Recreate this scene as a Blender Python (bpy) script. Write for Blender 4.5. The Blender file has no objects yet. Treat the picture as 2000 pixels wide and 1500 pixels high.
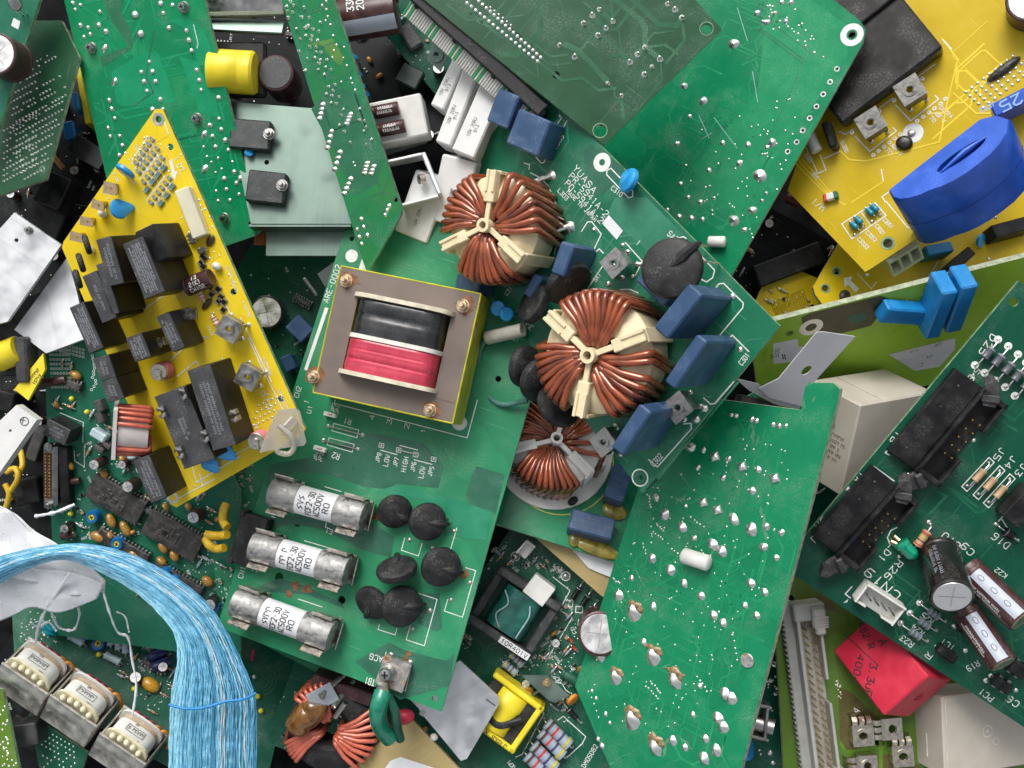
import bpy, math, random
from mathutils import Matrix, Vector
from mathutils.geometry import tessellate_polygon
rnd = random.Random(11)
# ---- units: everything is laid out in 0.2 mm units (U) and scaled to metres at the end ----
U = 0.0002
D = 2000.0                      # camera height above the reference level, in U
sc = bpy.context.scene
COL = sc.collection

# ================= camera, sky, sun, exposure =================
cam_d = bpy.data.cameras.new('Camera'); cam = bpy.data.objects.new('Camera', cam_d); COL.objects.link(cam)
cam.location = (0, 0, D*U); cam_d.sensor_width = 36.0; cam_d.lens = 36.0*D/2000.0
cam_d.clip_start = 0.01; cam_d.clip_end = 20.0
sc.camera = cam
SUN_EL, SUN_AZ = math.radians(42), math.radians(-18)
w = bpy.data.worlds.new('World'); sc.world = w; w.use_nodes = True
wn = w.node_tree.nodes; wl = w.node_tree.links
sky = wn.new('ShaderNodeTexSky'); sky.sky_type = 'NISHITA'; sky.sun_disc = False
sky.sun_elevation = SUN_EL; sky.sun_rotation = SUN_AZ; sky.dust_density = 4.0; sky.air_density = 1.0
hs = wn.new('ShaderNodeHueSaturation'); hs.inputs['Saturation'].default_value = 0.22
wl.new(sky.outputs[0], hs.inputs['Color']); wl.new(hs.outputs[0], wn['Background'].inputs['Color'])
wn['Background'].inputs['Strength'].default_value = 0.125
sun_d = bpy.data.lights.new('Sun', 'SUN'); sun = bpy.data.objects.new('Sun', sun_d); COL.objects.link(sun)
sun_d.energy = 1.5; sun_d.angle = math.radians(30); sun_d.color = (1.0, 0.975, 0.94)
sd = Vector((math.sin(SUN_AZ)*math.cos(SUN_EL), math.cos(SUN_AZ)*math.cos(SUN_EL), math.sin(SUN_EL)))
sun.rotation_euler = sd.to_track_quat('Z', 'Y').to_euler()
sun.location = sd*2
sc.view_settings.view_transform = 'Standard'; sc.view_settings.look = 'None'
sc.view_settings.gamma = 1.0; sc.view_settings.use_curve_mapping = False
sc.view_settings.exposure = 0.4
sc.render.engine = 'CYCLES'
sc.cycles.use_denoising = True; sc.cycles.use_adaptive_sampling = True; sc.cycles.adaptive_threshold = 0.02
sc.cycles.max_bounces = 5; sc.cycles.diffuse_bounces = 2; sc.cycles.glossy_bounces = 3

# ================= materials =================
MATS = {}
def _nodes(name):
    m = bpy.data.materials.new(name); m.use_nodes = True
    nt = m.node_tree; return m, nt, nt.nodes, nt.links, nt.nodes['Principled BSDF']
def _coord(nt, scale, off=(0,0,0), scl3=None):
    tc = nt.nodes.new('ShaderNodeTexCoord'); mp = nt.nodes.new('ShaderNodeMapping')
    nt.links.new(tc.outputs['Object'], mp.inputs['Vector'])
    k = scale/U
    mp.inputs['Scale'].default_value = scl3 and tuple(k*a for a in scl3) or (k, k, k)
    mp.inputs['Location'].default_value = off
    return mp.outputs[0]
def _noise(nt, vec, scale=1.0, detail=3, rough=0.6):
    n = nt.nodes.new('ShaderNodeTexNoise'); n.inputs['Scale'].default_value = scale
    n.inputs['Detail'].default_value = detail; n.inputs['Roughness'].default_value = rough
    nt.links.new(vec, n.inputs['Vector']); return n.outputs['Fac']
def _noise2(nt, vec, scale=1.0, detail=3, rough=0.6):
    n = nt.nodes.new('ShaderNodeTexNoise'); n.noise_dimensions = '2D'; n.inputs['Scale'].default_value = scale
    n.inputs['Detail'].default_value = detail; n.inputs['Roughness'].default_value = rough
    nt.links.new(vec, n.inputs['Vector']); return n.outputs['Fac']
def _ramp(nt, fac, lo, hi, a=0.0, b=1.0):
    r = nt.nodes.new('ShaderNodeMapRange'); r.inputs[1].default_value = lo; r.inputs[2].default_value = hi
    r.inputs[3].default_value = a; r.inputs[4].default_value = b; nt.links.new(fac, r.inputs[0]); return r.outputs[0]
def _mix(nt, fac, a, b, blend='MIX'):
    m = nt.nodes.new('ShaderNodeMix'); m.data_type = 'RGBA'; m.blend_type = blend
    if isinstance(fac, (int, float)): m.inputs[0].default_value = fac
    else: nt.links.new(fac, m.inputs[0])
    for i, v in ((6, a), (7, b)):
        if isinstance(v, (tuple, list)): m.inputs[i].default_value = (*v[:3], 1)
        else: nt.links.new(v, m.inputs[i])
    return m.outputs[2]
def _math(nt, op, a, b):
    m = nt.nodes.new('ShaderNodeMath'); m.operation = op
    for i, v in ((0, a), (1, b)):
        if isinstance(v, (int, float)): m.inputs[i].default_value = v
        else: nt.links.new(v, m.inputs[i])
    return m.outputs[0]
def _bump(nt, bsdf, h, dist, strength=0.5):
    b = nt.nodes.new('ShaderNodeBump'); b.inputs['Strength'].default_value = strength
    b.inputs['Distance'].default_value = dist*U; nt.links.new(h, b.inputs['Height'])
    nt.links.new(b.outputs[0], bsdf.inputs['Normal'])

def mat(name, c, rough=0.45, metal=0.0, var=0.12, sc_=0.05, bump=0.0, dust=0.25, coat=0.0, spec=0.5, dustc=(0.42, 0.40, 0.36), trans=0.0):
    """Plain surface with uneven tone, fine dust specks and slight relief."""
    if name in MATS: return MATS[name]
    m, nt, N, L, b = _nodes(name)
    v = _coord(nt, 1.0, (rnd.uniform(0, 50), rnd.uniform(0, 50), rnd.uniform(0, 50)))
    n1 = _noise(nt, v, sc_, 2); n2 = _noise(nt, v, 0.35, 0) if dust else n1
    dark = tuple(x*(1-var*1.6) for x in c); lite = tuple(min(1, x*(1+var)+0.02*var) for x in c)
    col = _mix(nt, _ramp(nt, n1, 0.3, 0.7), dark, lite)
    dm = _math(nt, 'MULTIPLY', _ramp(nt, n1, 0.45, 0.75), _ramp(nt, n2, 0.5, 0.72, 0, dust))
    col = _mix(nt, dm, col, dustc)
    L.new(col, b.inputs['Base Color'])
    b.inputs['Metallic'].default_value = metal
    L.new(_ramp(nt, n1, 0.3, 0.72, rough*0.8, min(1, rough*1.3)), b.inputs['Roughness'])
    b.inputs['Specular IOR Level'].default_value = spec
    if coat: b.inputs['Coat Weight'].default_value = coat; b.inputs['Coat Roughness'].default_value = 0.12
    if trans: b.inputs['Transmission Weight'].default_value = trans
    if bump: _bump(nt, b, n1, bump)
    MATS[name] = m; return m

def metal_mat(name, c, rough=0.3, var=0.25, sc_=0.12, bump=1.0, rust=0.0, brushed=None):
    if name in MATS: return MATS[name]
    m, nt, N, L, b = _nodes(name)
    off = (rnd.uniform(0, 50), rnd.uniform(0, 50), rnd.uniform(0, 50))
    v = _coord(nt, 1.0, off); n1 = _noise(nt, v, sc_, 2)
    col = _mix(nt, _ramp(nt, n1, 0.32, 0.68), tuple(x*(1-var) for x in c), c)
    rf = _ramp(nt, n1, 0.3, 0.7, rough*0.7, rough*1.5)
    if brushed:
        vb = _coord(nt, 1.0, off, brushed); nb = _noise(nt, vb, 1.0, 1)
        col = _mix(nt, _ramp(nt, nb, 0.55, 0.8, 0, 0.25), col, tuple(x*0.55 for x in c))
        sp = n1; col = _mix(nt, _ramp(nt, sp, 0.5, 0.8, 0, 0.35), col, tuple(min(1, x*1.25) for x in c))
    metalv = 1.0
    if rust:
        nr = _noise(nt, v, 0.045, 4, 0.7)
        rm = _ramp(nt, nr, 0.62-rust*0.22, 0.72-rust*0.15)
        rc = _mix(nt, n1, (0.16, 0.055, 0.02), (0.32, 0.15, 0.06))
        col = _mix(nt, rm, col, rc); rf = _mix(nt, rm, rf, (0.85, 0.85, 0.85))
        L.new(_ramp(nt, rm, 0, 1, 1, 0), b.inputs['Metallic'])
    else: b.inputs['Metallic'].default_value = 1.0
    L.new(col, b.inputs['Base Color']); L.new(rf, b.inputs['Roughness'])
    if bump: _bump(nt, b, n1, bump, 0.4)
    MATS[name] = m; return m

def pcb(name, c1, c2, rough=0.28, cell=0.011, grain=0.6, dust=0.5, rot=0.0, spec=0.30, scratch=0.6, stain=None):
    """Solder mask over copper: broad copper areas with 45/90 degree outlines, dust and scratches."""
    m, nt, N, L, b = _nodes(name)
    c2 = tuple(a*0.6+d*0.4 for a, d in zip(c1, c2))
    off = (rnd.uniform(0, 90), rnd.uniform(0, 90), 0.3)
    v = _coord(nt, 1.0, off, (1, 1, 0.0))
    vo = N.new('ShaderNodeTexVoronoi'); vo.voronoi_dimensions = '2D'; vo.distance = 'CHEBYCHEV'; vo.inputs['Scale'].default_value = cell
    L.new(v, vo.inputs['Vector'])
    sp = N.new('ShaderNodeSeparateColor'); L.new(vo.outputs['Color'], sp.inputs[0])
    p = _ramp(nt, sp.outputs[0], 0.50, 0.51)
    n1 = _noise2(nt, v, 0.009, 4, 0.68); n2 = _noise2(nt, v, 0.30, 1, 0.6)
    col = _mix(nt, p, c2, c1)
    col = _mix(nt, _ramp(nt, n1, 0.30, 0.62, 0.30, 0), col, stain or tuple(x*0.6 for x in c1))
    dm = _math(nt, 'MULTIPLY', _ramp(nt, n1, 0.50, 0.78), _ramp(nt, n2, 0.45, 0.75, 0.12*dust, dust))
    col = _mix(nt, dm, col, (0.34, 0.38, 0.32))
    if scratch:
        vs = _coord(nt, 1.0, off, (0.010, 0.28, 0.0))
        sm = _ramp(nt, _noise2(nt, vs, 1.0, 1), 0.78, 0.84, 0, scratch)
        col = _mix(nt, sm, col, tuple(min(1, x*1.4+0.10) for x in c1))
    L.new(col, b.inputs['Base Color'])
    L.new(_ramp(nt, n1, 0.3, 0.8, rough*0.8, rough*1.7), b.inputs['Roughness']); b.inputs['Specular IOR Level'].default_value = spec
    _bump(nt, b, p, 0.5, 0.5)
    return m

def two(nt): pass
PAINT = {}
def ink(c, rough=0.5):
    k = 'ink_%02x%02x%02x' % tuple(int(255*x) for x in c)
    return mat(k, c, rough, 0, 0.06, 0.1, 0, 0.1)

# shared materials
M_SOLDER = metal_mat('solder', (0.93, 0.91, 0.87), 0.36, 0.22, 0.15, 1.2)
M_SOLDER_D = metal_mat('solder_flux', (0.8, 0.78, 0.72), 0.34, 0.35, 0.12, 1.5, rust=0.30)
M_TIN = metal_mat('tin_plate', (0.47, 0.46, 0.44), 0.4, 0.4, 0.07, 1.5)
M_TIN_R = metal_mat('tin_plate_rusty', (0.70, 0.66, 0.60), 0.34, 0.3, 0.06, 1.0, rust=0.55)
M_CAN = metal_mat('can_aluminium', (0.86, 0.85, 0.83), 0.42, 0.15, 0.05, 0.4)
M_ALU = metal_mat('aluminium', (0.78, 0.79, 0.80), 0.5, 0.10, 0.02, 0.15, brushed=(0.004, 0.12, 0.1))
M_ALU2 = metal_mat('aluminium_greenish', (0.20, 0.27, 0.235), 0.38, 0.25, 0.012, 0.2, brushed=(0.12, 0.006, 0.1))  # darker greenish tone of reflections is put into the base colour
M_ZINC = metal_mat('zinc_cap', (0.50, 0.495, 0.48), 0.58, 0.4, 0.10, 2.0)
M_GOLD = metal_mat('gold_pin', (0.80, 0.55, 0.22), 0.25, 0.15, 0.2, 0)
M_BRASS = metal_mat('zinc_brass', (0.78, 0.58, 0.34), 0.28, 0.3, 0.1, 0.6)
M_STEEL = metal_mat('steel', (0.55, 0.54, 0.52), 0.3, 0.25, 0.05, 0.5)
M_COPPER = mat('enamel_copper', (0.33, 0.068, 0.018), 0.2, 0.3, 0.3, 0.03, 0, 0.05, coat=1.0)
M_COPPER2 = mat('enamel_red', (0.58, 0.13, 0.075), 0.32, 0.2, 0.2, 0.03, 0, 0.1, coat=0.5)
M_CREAM = mat('cream_plastic', (0.78, 0.66, 0.42), 0.42, 0, 0.08, 0.03, 0.5, 0.2)
M_WHITE = mat('white_plastic', (0.74, 0.73, 0.69), 0.45, 0, 0.07, 0.03, 0.4, 0.3)
M_CEMENT = mat('white_cement', (0.72, 0.72, 0.70), 0.7, 0, 0.05, 0.05, 1.0, 0.15)
M_BLACK = mat('black_plastic', (0.012, 0.012, 0.013), 0.42, 0, 0.3, 0.03, 0.8, 0.12, spec=0.3)
M_BLACKM = mat('black_matte', (0.016, 0.016, 0.017), 0.55, 0, 0.3, 0.03, 1.5, 0.2, spec=0.35)
M_CHAR = mat('charcoal_plastic', (0.052, 0.053, 0.056), 0.5, 0, 0.15, 0.03, 1.0, 0.3)
M_IC = mat('ic_package', (0.055, 0.053, 0.052), 0.5, 0, 0.2, 0.03, 0.8, 0.35)
M_NAVY = mat('navy_epoxy', (0.032, 0.080, 0.175), 0.42, 0, 0.15, 0.02, 1.2, 0.35)
M_SKYB = mat('sky_blue_epoxy', (0.01, 0.30, 0.68), 0.32, 0, 0.15, 0.04, 0.4, 0.1, coat=0.4)
M_CAPB = mat('box_cap_blue', (0.005, 0.20, 0.50), 0.4, 0, 0.1, 0.03, 0.6, 0.2)
M_TRIMB = mat('trimmer_blue', (0.008, 0.15, 0.42), 0.35, 0, 0.15, 0.03, 0.3, 0.15)
M_CTB = mat('ct_blue', (0.008, 0.085, 0.50), 0.36, 0, 0.14, 0.02, 0.6, 0.18, coat=0.2)
M_YEL = mat('yellow_tape', (0.82, 0.66, 0.02), 0.42, 0, 0.1, 0.02, 0.5, 0.2)
M_YELG = mat('yellow_lacquer', (0.50, 0.47, 0.015), 0.35, 0, 0.2, 0.03, 0.8, 0.2)
M_TANT = mat('dipped_brown', (0.42, 0.20, 0.025), 0.3, 0, 0.2, 0.04, 0.3, 0.1, coat=0.5)
M_BROWNCAP = mat('brown_sleeve', (0.060, 0.022, 0.022), 0.32, 0, 0.15, 0.03, 0.3, 0.25)
M_BLKCAP = mat('black_sleeve', (0.012, 0.010, 0.010), 0.25, 0, 0.2, 0.03, 0.3, 0.2, coat=0.3)
M_SILK = mat('silk_white', (0.78, 0.79, 0.76), 0.55, 0, 0.1, 0.1, 0, 0.0)
M_PAPER = mat('white_label', (0.74, 0.75, 0.76), 0.55, 0, 0.06, 0.03, 0.3, 0.25)
M_INK = mat('black_ink', (0.025, 0.025, 0.03), 0.55, 0, 0.1, 0.1, 0, 0.0)
M_INKG = mat('grey_ink', (0.30, 0.31, 0.34), 0.55, 0, 0.1, 0.1, 0, 0.0)
M_FR4 = mat('board_edge', (0.34, 0.38, 0.26), 0.7, 0, 0.25, 0.08, 1.0, 0.4)
M_FR4G = mat('board_edge_green', (0.20, 0.34, 0.20), 0.6, 0, 0.3, 0.08, 1.0, 0.5)
M_PINK = mat('pink_ceramic', (0.80, 0.20, 0.30), 0.4, 0, 0.1, 0.05, 0, 0.1)
M_RED = mat('red_box', (0.60, 0.022, 0.055), 0.4, 0, 0.1, 0.02, 0.8, 0.15)
M_BEIGE = mat('beige_plastic', (0.52, 0.47, 0.40), 0.42, 0, 0.05, 0.02, 0.5, 0.25)
M_GREYC = mat('grey_connector', (0.40, 0.40, 0.37), 0.48, 0, 0.08, 0.03, 0.3, 0.3)
M_RES = mat('resistor_blue', (0.30, 0.36, 0.44), 0.4, 0, 0.08, 0.04, 0.3, 0.15)
M_RESC = mat('resistor_cyan', (0.42, 0.55, 0.60), 0.4, 0, 0.08, 0.04, 0.3, 0.15)
M_REST = mat('resistor_tan', (0.52, 0.34, 0.20), 0.42, 0, 0.1, 0.05, 0.3, 0.1)
M_BANDR = ink((0.55, 0.04, 0.03)); M_BANDV = ink((0.06, 0.05, 0.14)); M_BANDY = ink((0.55, 0.47, 0.03)); M_BANDB = ink((0.10, 0.035, 0.015))
M_LEDG = mat('green_lens', (0.0, 0.30, 0.16), 0.12, 0, 0.1, 0.05, 0, 0, coat=0.6)
M_GREENW = mat('green_insulation', (0.05, 0.17, 0.14), 0.4, 0, 0.1, 0.05, 0.2, 0.2)
M_GREENS = mat('green_sleeve', (0.006, 0.22, 0.13), 0.28, 0, 0.15, 0.04, 0.4, 0.2, coat=0.4)
M_AMBER = mat('amber_glue', (0.20, 0.085, 0.015), 0.22, 0, 0.3, 0.05, 2.0, 0.1, coat=0.6)
M_GLUEW = mat('white_glue', (0.70, 0.69, 0.63), 0.4, 0, 0.08, 0.05, 0.6, 0.1)
M_ORANGE = mat('orange_wire', (0.75, 0.26, 0.02), 0.4, 0, 0.1, 0.05, 0, 0.1)
M_REDW = mat('red_wire', (0.55, 0.03, 0.09), 0.4, 0, 0.1, 0.05, 0, 0.1)
M_WIREY = mat('yellow_wire', (0.70, 0.45, 0.02), 0.4, 0, 0.12, 0.05, 0, 0.1)
M_GOLDRING = metal_mat('plated_ring', (0.72, 0.72, 0.70), 0.35, 0.2, 0.1, 0)
M_PADG = mat('bare_pad', (0.55, 0.52, 0.40), 0.4, 0.5, 0.15, 0.08, 0.3, 0.2)
M_VOID = mat('gap_shade_ground', (0.006, 0.0065, 0.007), 0.95, 0, 0.4, 0.02, 2.0, 0.0, spec=0.1)  # ground colour near black: the darkness of the crevices is painted in

# ================= geometry helpers =================
def W(px, py, z=0.0):
    k = (D-z)/D
    return Vector(((px-1000)*k, (750-py)*k, z))
def frame3(A, B, C):
    """Matrix: origin A, x towards B, z = normal turned to the camera."""
    u = (B-A).normalized(); n = u.cross(C-A).normalized()
    if n.dot(Vector((0, 0, D))-A) < 0: n = -n
    v = n.cross(u)
    return Matrix(((u.x, v.x, n.x, A.x), (u.y, v.y, n.y, A.y), (u.z, v.z, n.z, A.z), (0, 0, 0, 1)))
def T(x=0, y=0, z=0): return Matrix.Translation((x, y, z))
def RZ(a): return Matrix.Rotation(a, 4, 'Z')
def RX(a): return Matrix.Rotation(a, 4, 'X')
def RY(a): return Matrix.Rotation(a, 4, 'Y')

class MB:
    def __init__(s): s.v = []; s.f = []; s.mi = []
    def add(s, vs, fs, M=None, mi=0):
        o = len(s.v)
        s.v += [tuple(M @ Vector(v)) for v in vs] if M else [tuple(v) for v in vs]
        s.f += [tuple(o+i for i in f) for f in fs]; s.mi += [mi]*len(fs); return s
    def box(s, lx, ly, lz, M=None, r=1.2, mi=0, base=True):
        """Chamfered box, standing on z=0 (base) or centred."""
        a, b, c = lx/2, ly/2, lz/2; r = min(r, 0.45*min(lx, ly, lz))
        vs = []; idx = {}
        for sx in (-1, 1):
            for sy in (-1, 1):
                for sz in (-1, 1):
                    for k in range(3):
                        p = [sx*(a-r), sy*(b-r), sz*(c-r)]; p[k] += (sx, sy, sz)[k]*r
                        idx[sx, sy, sz, k] = len(vs); vs.append((p[0], p[1], p[2]+(c if base else 0)))
        fs = []
        for k in range(3):
            i, j = [(1, 2), (2, 0), (0, 1)][k]
            for sg in (-1, 1):
                q = []
                for t in ((-1, -1), (1, -1), (1, 1), (-1, 1)):
                    sgn = [0, 0, 0]; sgn[k] = sg; sgn[i], sgn[j] = t; q.append(idx[(*sgn, k)])
                fs.append(q if sg > 0 else q[::-1])
        for k in range(3):
            i, j = [(1, 2), (2, 0), (0, 1)][k]
            for si in (-1, 1):
                for sj in (-1, 1):
                    A = [0, 0, 0]; B = [0, 0, 0]
                    A[i] = B[i] = si; A[j] = B[j] = sj; A[k] = -1; B[k] = 1
                    q = [idx[(*A, i)], idx[(*A, j)], idx[(*B, j)], idx[(*B, i)]]
                    fs.append(q if si*sj < 0 else q[::-1])
        for sx in (-1, 1):
            for sy in (-1, 1):
                for sz in (-1, 1):
                    t = [idx[sx, sy, sz, 0], idx[sx, sy, sz, 1], idx[sx, sy, sz, 2]]
                    fs.append(t if sx*sy*sz > 0 else t[::-1])
        # fix edge-quad orientation
        cz = c if base else 0
        out = []
        for f in fs:
            p = [Vector(vs[i]) for i in f]; n = (p[1]-p[0]).cross(p[2]-p[0]); ctr = sum(p, Vector())/len(p)-Vector((0, 0, cz))
            out.append(f if n.dot(ctr) >= 0 else f[::-1])
        return s.add(vs, out, M, mi)
    def lathe(s, prof, n=20, M=None, mi=0, arc=1.0):
        vs = []; fs = []
        for (r, z) in prof:
            for i in range(n):
                a = 2*math.pi*i/n*arc; vs.append((r*math.cos(a), r*math.sin(a), z))
        m = len(prof)
        for k in range(m-1):
            for i in range(n):
                j = (i+1) % n; fs.append((k*n+i, k*n+j, (k+1)*n+j, (k+1)*n+i))
        if prof[-1][0] > 1e-6: fs.append(tuple((m-1)*n+i for i in range(n)))
        if prof[0][0] > 1e-6: fs.append(tuple(i for i in range(n-1, -1, -1)))
        return s.add(vs, fs, M, mi)
    def ring(s, r0, r1, z0, z1, n=20, M=None, mi=0):
        vs = []; fs = []
        for (r, z) in ((r1, z0), (r1, z1), (r0, z1), (r0, z0)):
            for i in range(n):
                a = 2*math.pi*i/n; vs.append((r*math.cos(a), r*math.sin(a), z))
        for k in range(4):
            for i in range(n):
                j = (i+1) % n; k2 = (k+1) % 4
                fs.append((k*n+i, k*n+j, k2*n+j, k2*n+i))
        return s.add(vs, fs, M, mi)
    def cyl(s, r, h, n=18, M=None, r2=None, bev=0.8, mi=0):
        r2 = r if r2 is None else r2; b = min(bev, r*0.4, r2*0.4, h*0.4)
        return s.lathe([(r-b, 0), (r, b), (r2, h-b), (r2-b, h)], n, M, mi)
    def tube(s, pts, r, n=8, M=None, mi=0, closed=False, caps=True):
        pts = [Vector(p) for p in pts]; m = len(pts); vs = []; fs = []
        rr = r if isinstance(r, (list, tuple)) else [r]*m
        d0 = (pts[1]-pts[0]).normalized(); up = Vector((0, 0, 1)) if abs(d0.z) < 0.9 else Vector((1, 0, 0))
        x = d0.cross(up).normalized()
        for i in range(m):
            if closed: d = (pts[(i+1) % m]-pts[i-1])
            else: d = pts[min(i+1, m-1)]-pts[max(i-1, 0)]
            d = d.normalized() if d.length > 1e-9 else d0
            x = (x-d*x.dot(d)); x = x.normalized() if x.length > 1e-6 else d.orthogonal().normalized()
            y = d.cross(x)
            for k in range(n):
                a = 2*math.pi*k/n; vs.append(pts[i]+x*(rr[i]*math.cos(a))+y*(rr[i]*math.sin(a)))
        for i in range(m-(0 if closed else 1)):
            j = (i+1) % m
            for k in range(n):
                l = (k+1) % n; fs.append((i*n+k, i*n+l, j*n+l, j*n+k))
        if caps and not closed:
            fs.append(tuple(range(n-1, -1, -1))); fs.append(tuple((m-1)*n+k for k in range(n)))
        return s.add(vs, fs, M, mi)
    def prism(s, poly, h, M=None, mi=0, mi_side=None, holes=(), z0=0.0):
        """Polygon (2-D, any winding) extruded from z0 to z0+h, with through holes."""
        def ccw(p):
            a = sum(p[i][0]*p[(i+1) % len(p)][1]-p[(i+1) % len(p)][0]*p[i][1] for i in range(len(p)))
            return list(p) if a > 0 else list(p)[::-1]
        loops = [ccw(poly)]+[ccw(q)[::-1] for q in holes]
        flat = [p for l in loops for p in l]; n = len(flat)
        tris = tessellate_polygon([[Vector((p[0], p[1], 0)) for p in l] for l in loops])
        vs = [(p[0], p[1], z0+h) for p in flat]+[(p[0], p[1], z0) for p in flat]
        top = []; bot = []
        for t in tris:
            a, b, c = (Vector(flat[i]).to_2d() if False else flat[i] for i in t)
            ar = (b[0]-a[0])*(c[1]-a[1])-(b[1]-a[1])*(c[0]-a[0])
            if abs(ar) < 1e-9: continue
            t = tuple(t) if ar > 0 else tuple(t)[::-1]
            top.append(t); bot.append(tuple(i+n for i in t[::-1]))
        s.add(vs, top+bot, M, mi)
        # sides get their own vertices so that top stays flat
        for l in loops:
            k = len(l); v2 = [(p[0], p[1], z0) for p in l]+[(p[0], p[1], z0+h) for p in l]
            s.add(v2, [(i, (i+1) % k, k+(i+1) % k, k+i) for i in range(k)], M, mi if mi_side is None else mi_side)
        return s
    def mesh(s, name, mats, smooth=35):
        me = bpy.data.meshes.new(name); me.from_pydata(s.v, [], s.f)
        if not isinstance(mats, (list, tuple)): mats = [mats]
        for m in mats: me.materials.append(m)
        if len(mats) > 1: me.polygons.foreach_set('material_index', s.mi)
        me.polygons.foreach_set('use_smooth', [True]*len(me.polygons))
        me.update(); me.set_sharp_from_angle(angle=math.radians(smooth))
        return me

def obj(name, data, parent=None, M=None):
    o = bpy.data.objects.new(name, data); COL.objects.link(o)
    if parent: o.parent = parent
    if M is not None: o.matrix_basis = M
    return o
def part(name, mb, mats, parent, M=None, label=None, smooth=35):
    me = mb.mesh(name, mats, smooth) if isinstance(mb, MB) else mb
    o = obj(name, me, parent, M)
    if label: o['label'] = label
    return o
def thing(name, label, cat, M, group=None, kind=None):
    o = obj(name, None, None, M); o.empty_display_size = 5
    o['label'] = label; o['category'] = cat
    if group: o['group'] = group
    if kind: o['kind'] = kind
    return o
def solo(name, mb, mats, label, cat, M=None, kind=None, group=None, smooth=35):
    o = part(name, mb, mats, None, M, label, smooth); o['category'] = cat
    if kind: o['kind'] = kind
    if group: o['group'] = group
    return o

# ---- single-stroke lettering (as a board legend is drawn) ----
GL = dict(zip('0123456789', ['10 30 41 45 36 16 05 01 10', '15 26 20', '05 16 36 45 44 00 40', '06 46 23 33 42 41 30 10 01', '30 36 02 42',
 '46 06 03 33 42 41 30 00', '46 16 04 01 10 30 41 42 33 03', '06 46 10', '13 04 05 16 36 45 44 33 13 02 01 10 30 41 42 33', '00 30 42 45 36 16 05 04 13 43']))
GL.update({'A': '00 26 40|12 32', 'B': '00 06 36 45 44 33 03|33 42 41 30 00', 'C': '45 36 16 05 01 10 30 41', 'D': '00 06 26 44 42 20 00',
 'E': '46 06 00 40|03 33', 'F': '46 06 00|03 33', 'G': '45 36 16 05 01 10 30 41 43 23', 'H': '00 06|40 46|03 43', 'I': '20 26', 'J': '36 31 20 10 01',
 'K': '00 06|46 03 40', 'L': '06 00 40', 'M': '00 06 23 46 40', 'N': '00 06 40 46', 'O': '10 30 41 45 36 16 05 01 10', 'P': '00 06 36 45 44 33 03',
 'Q': '10 30 41 45 36 16 05 01 10|22 40', 'R': '00 06 36 45 44 33 03|23 40', 'S': '45 36 16 05 04 13 33 42 41 30 10 01', 'T': '06 46|26 20',
 'U': '06 01 10 30 41 46', 'V': '06 20 46', 'W': '06 10 23 30 46', 'X': '00 46|06 40', 'Y': '06 23 46|23 20', 'Z': '06 46 00 40',
 '-': '13 33', '/': '00 46', '.': '20 21', ',': '21 10', '+': '13 33|24 22', '~': '02 13 33 44', 'u': '04 01 10 30 41|44 40', ':': '21 22|24 25', '*': '11 35|15 31',
 'r': '00 04|03 14 34', 'e': '02 42 43 34 14 03 01 10 30', 'v': '04 20 44', '(': '36 24 22 30', ')': '16 24 22 10', '%': '00 46|05 16|30 41'})
ZK = [0]
def ribbon(mb, pts, wd, z=0.3, M=None, closed=False, mi=0):
    p = [Vector((q[0], q[1])) for q in pts]; n = len(p)
    if n < 2: return
    ZK[0] = (ZK[0]+1) % 11; z = z+0.03*ZK[0]; h = wd/2
    vs = []
    for i in range(n):
        if closed: a, b = p[i]-p[i-1], p[(i+1) % n]-p[i]
        else:
            a = p[i]-p[i-1] if i else p[1]-p[0]; b = p[i+1]-p[i] if i < n-1 else a
            if i == 0: a = b
        if a.length < 1e-6: a = b
        if b.length < 1e-6: b = a
        if a.length < 1e-6: return
        a = a.normalized(); b = b.normalized()
        na, nb = Vector((-a.y, a.x)), Vector((-b.y, b.x)); m = na+nb
        if m.length < 0.3: m = na
        m = m.normalized(); k = h/max(0.45, m.dot(na))
        q = p[i].copy()
        if not closed and i == 0: q = q-a*h*0.6
        if not closed and i == n-1: q = q+b*h*0.6
        vs += [(q.x+m.x*k, q.y+m.y*k, z), (q.x-m.x*k, q.y-m.y*k, z)]
    fs = []
    for i in range(n if closed else n-1):
        j = (i+1) % n; fs.append((2*i+1, 2*j+1, 2*j, 2*i))
    mb.add(vs, fs, M, mi)
def text_mb(mb, s, o, ux, uy, wd, z=0.3, M=None):
    """Letters along ux (vector for the whole string) with cap height vector uy."""
    n = len(s)
    if not n: return
    adv = 1.0/(n*6-2)
    for i, ch in enumerate(s):
        g = GL.get(ch) or GL.get(ch.upper())
        if not g: continue
        for st in g.split('|'):
            pts = []
            for q in st.split():
                fx = (i*6+int(q[0]))*adv; fy = int(q[1])/6.0
                pts.append((o[0]+ux[0]*fx+uy[0]*fy, o[1]+ux[1]*fx+uy[1]*fy))
            ribbon(mb, pts, wd, z, M)
def circle(c, r, n=20, r2=None): return [(c[0]+r*math.cos(2*math.pi*i/n), c[1]+(r2 or r)*math.sin(2*math.pi*i/n)) for i in range(n)]
def arc(c, r, a0, a1, n=12): return [(c[0]+r*math.cos(a0+(a1-a0)*i/n), c[1]+r*math.sin(a0+(a1-a0)*i/n)) for i in range(n+1)]

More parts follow.
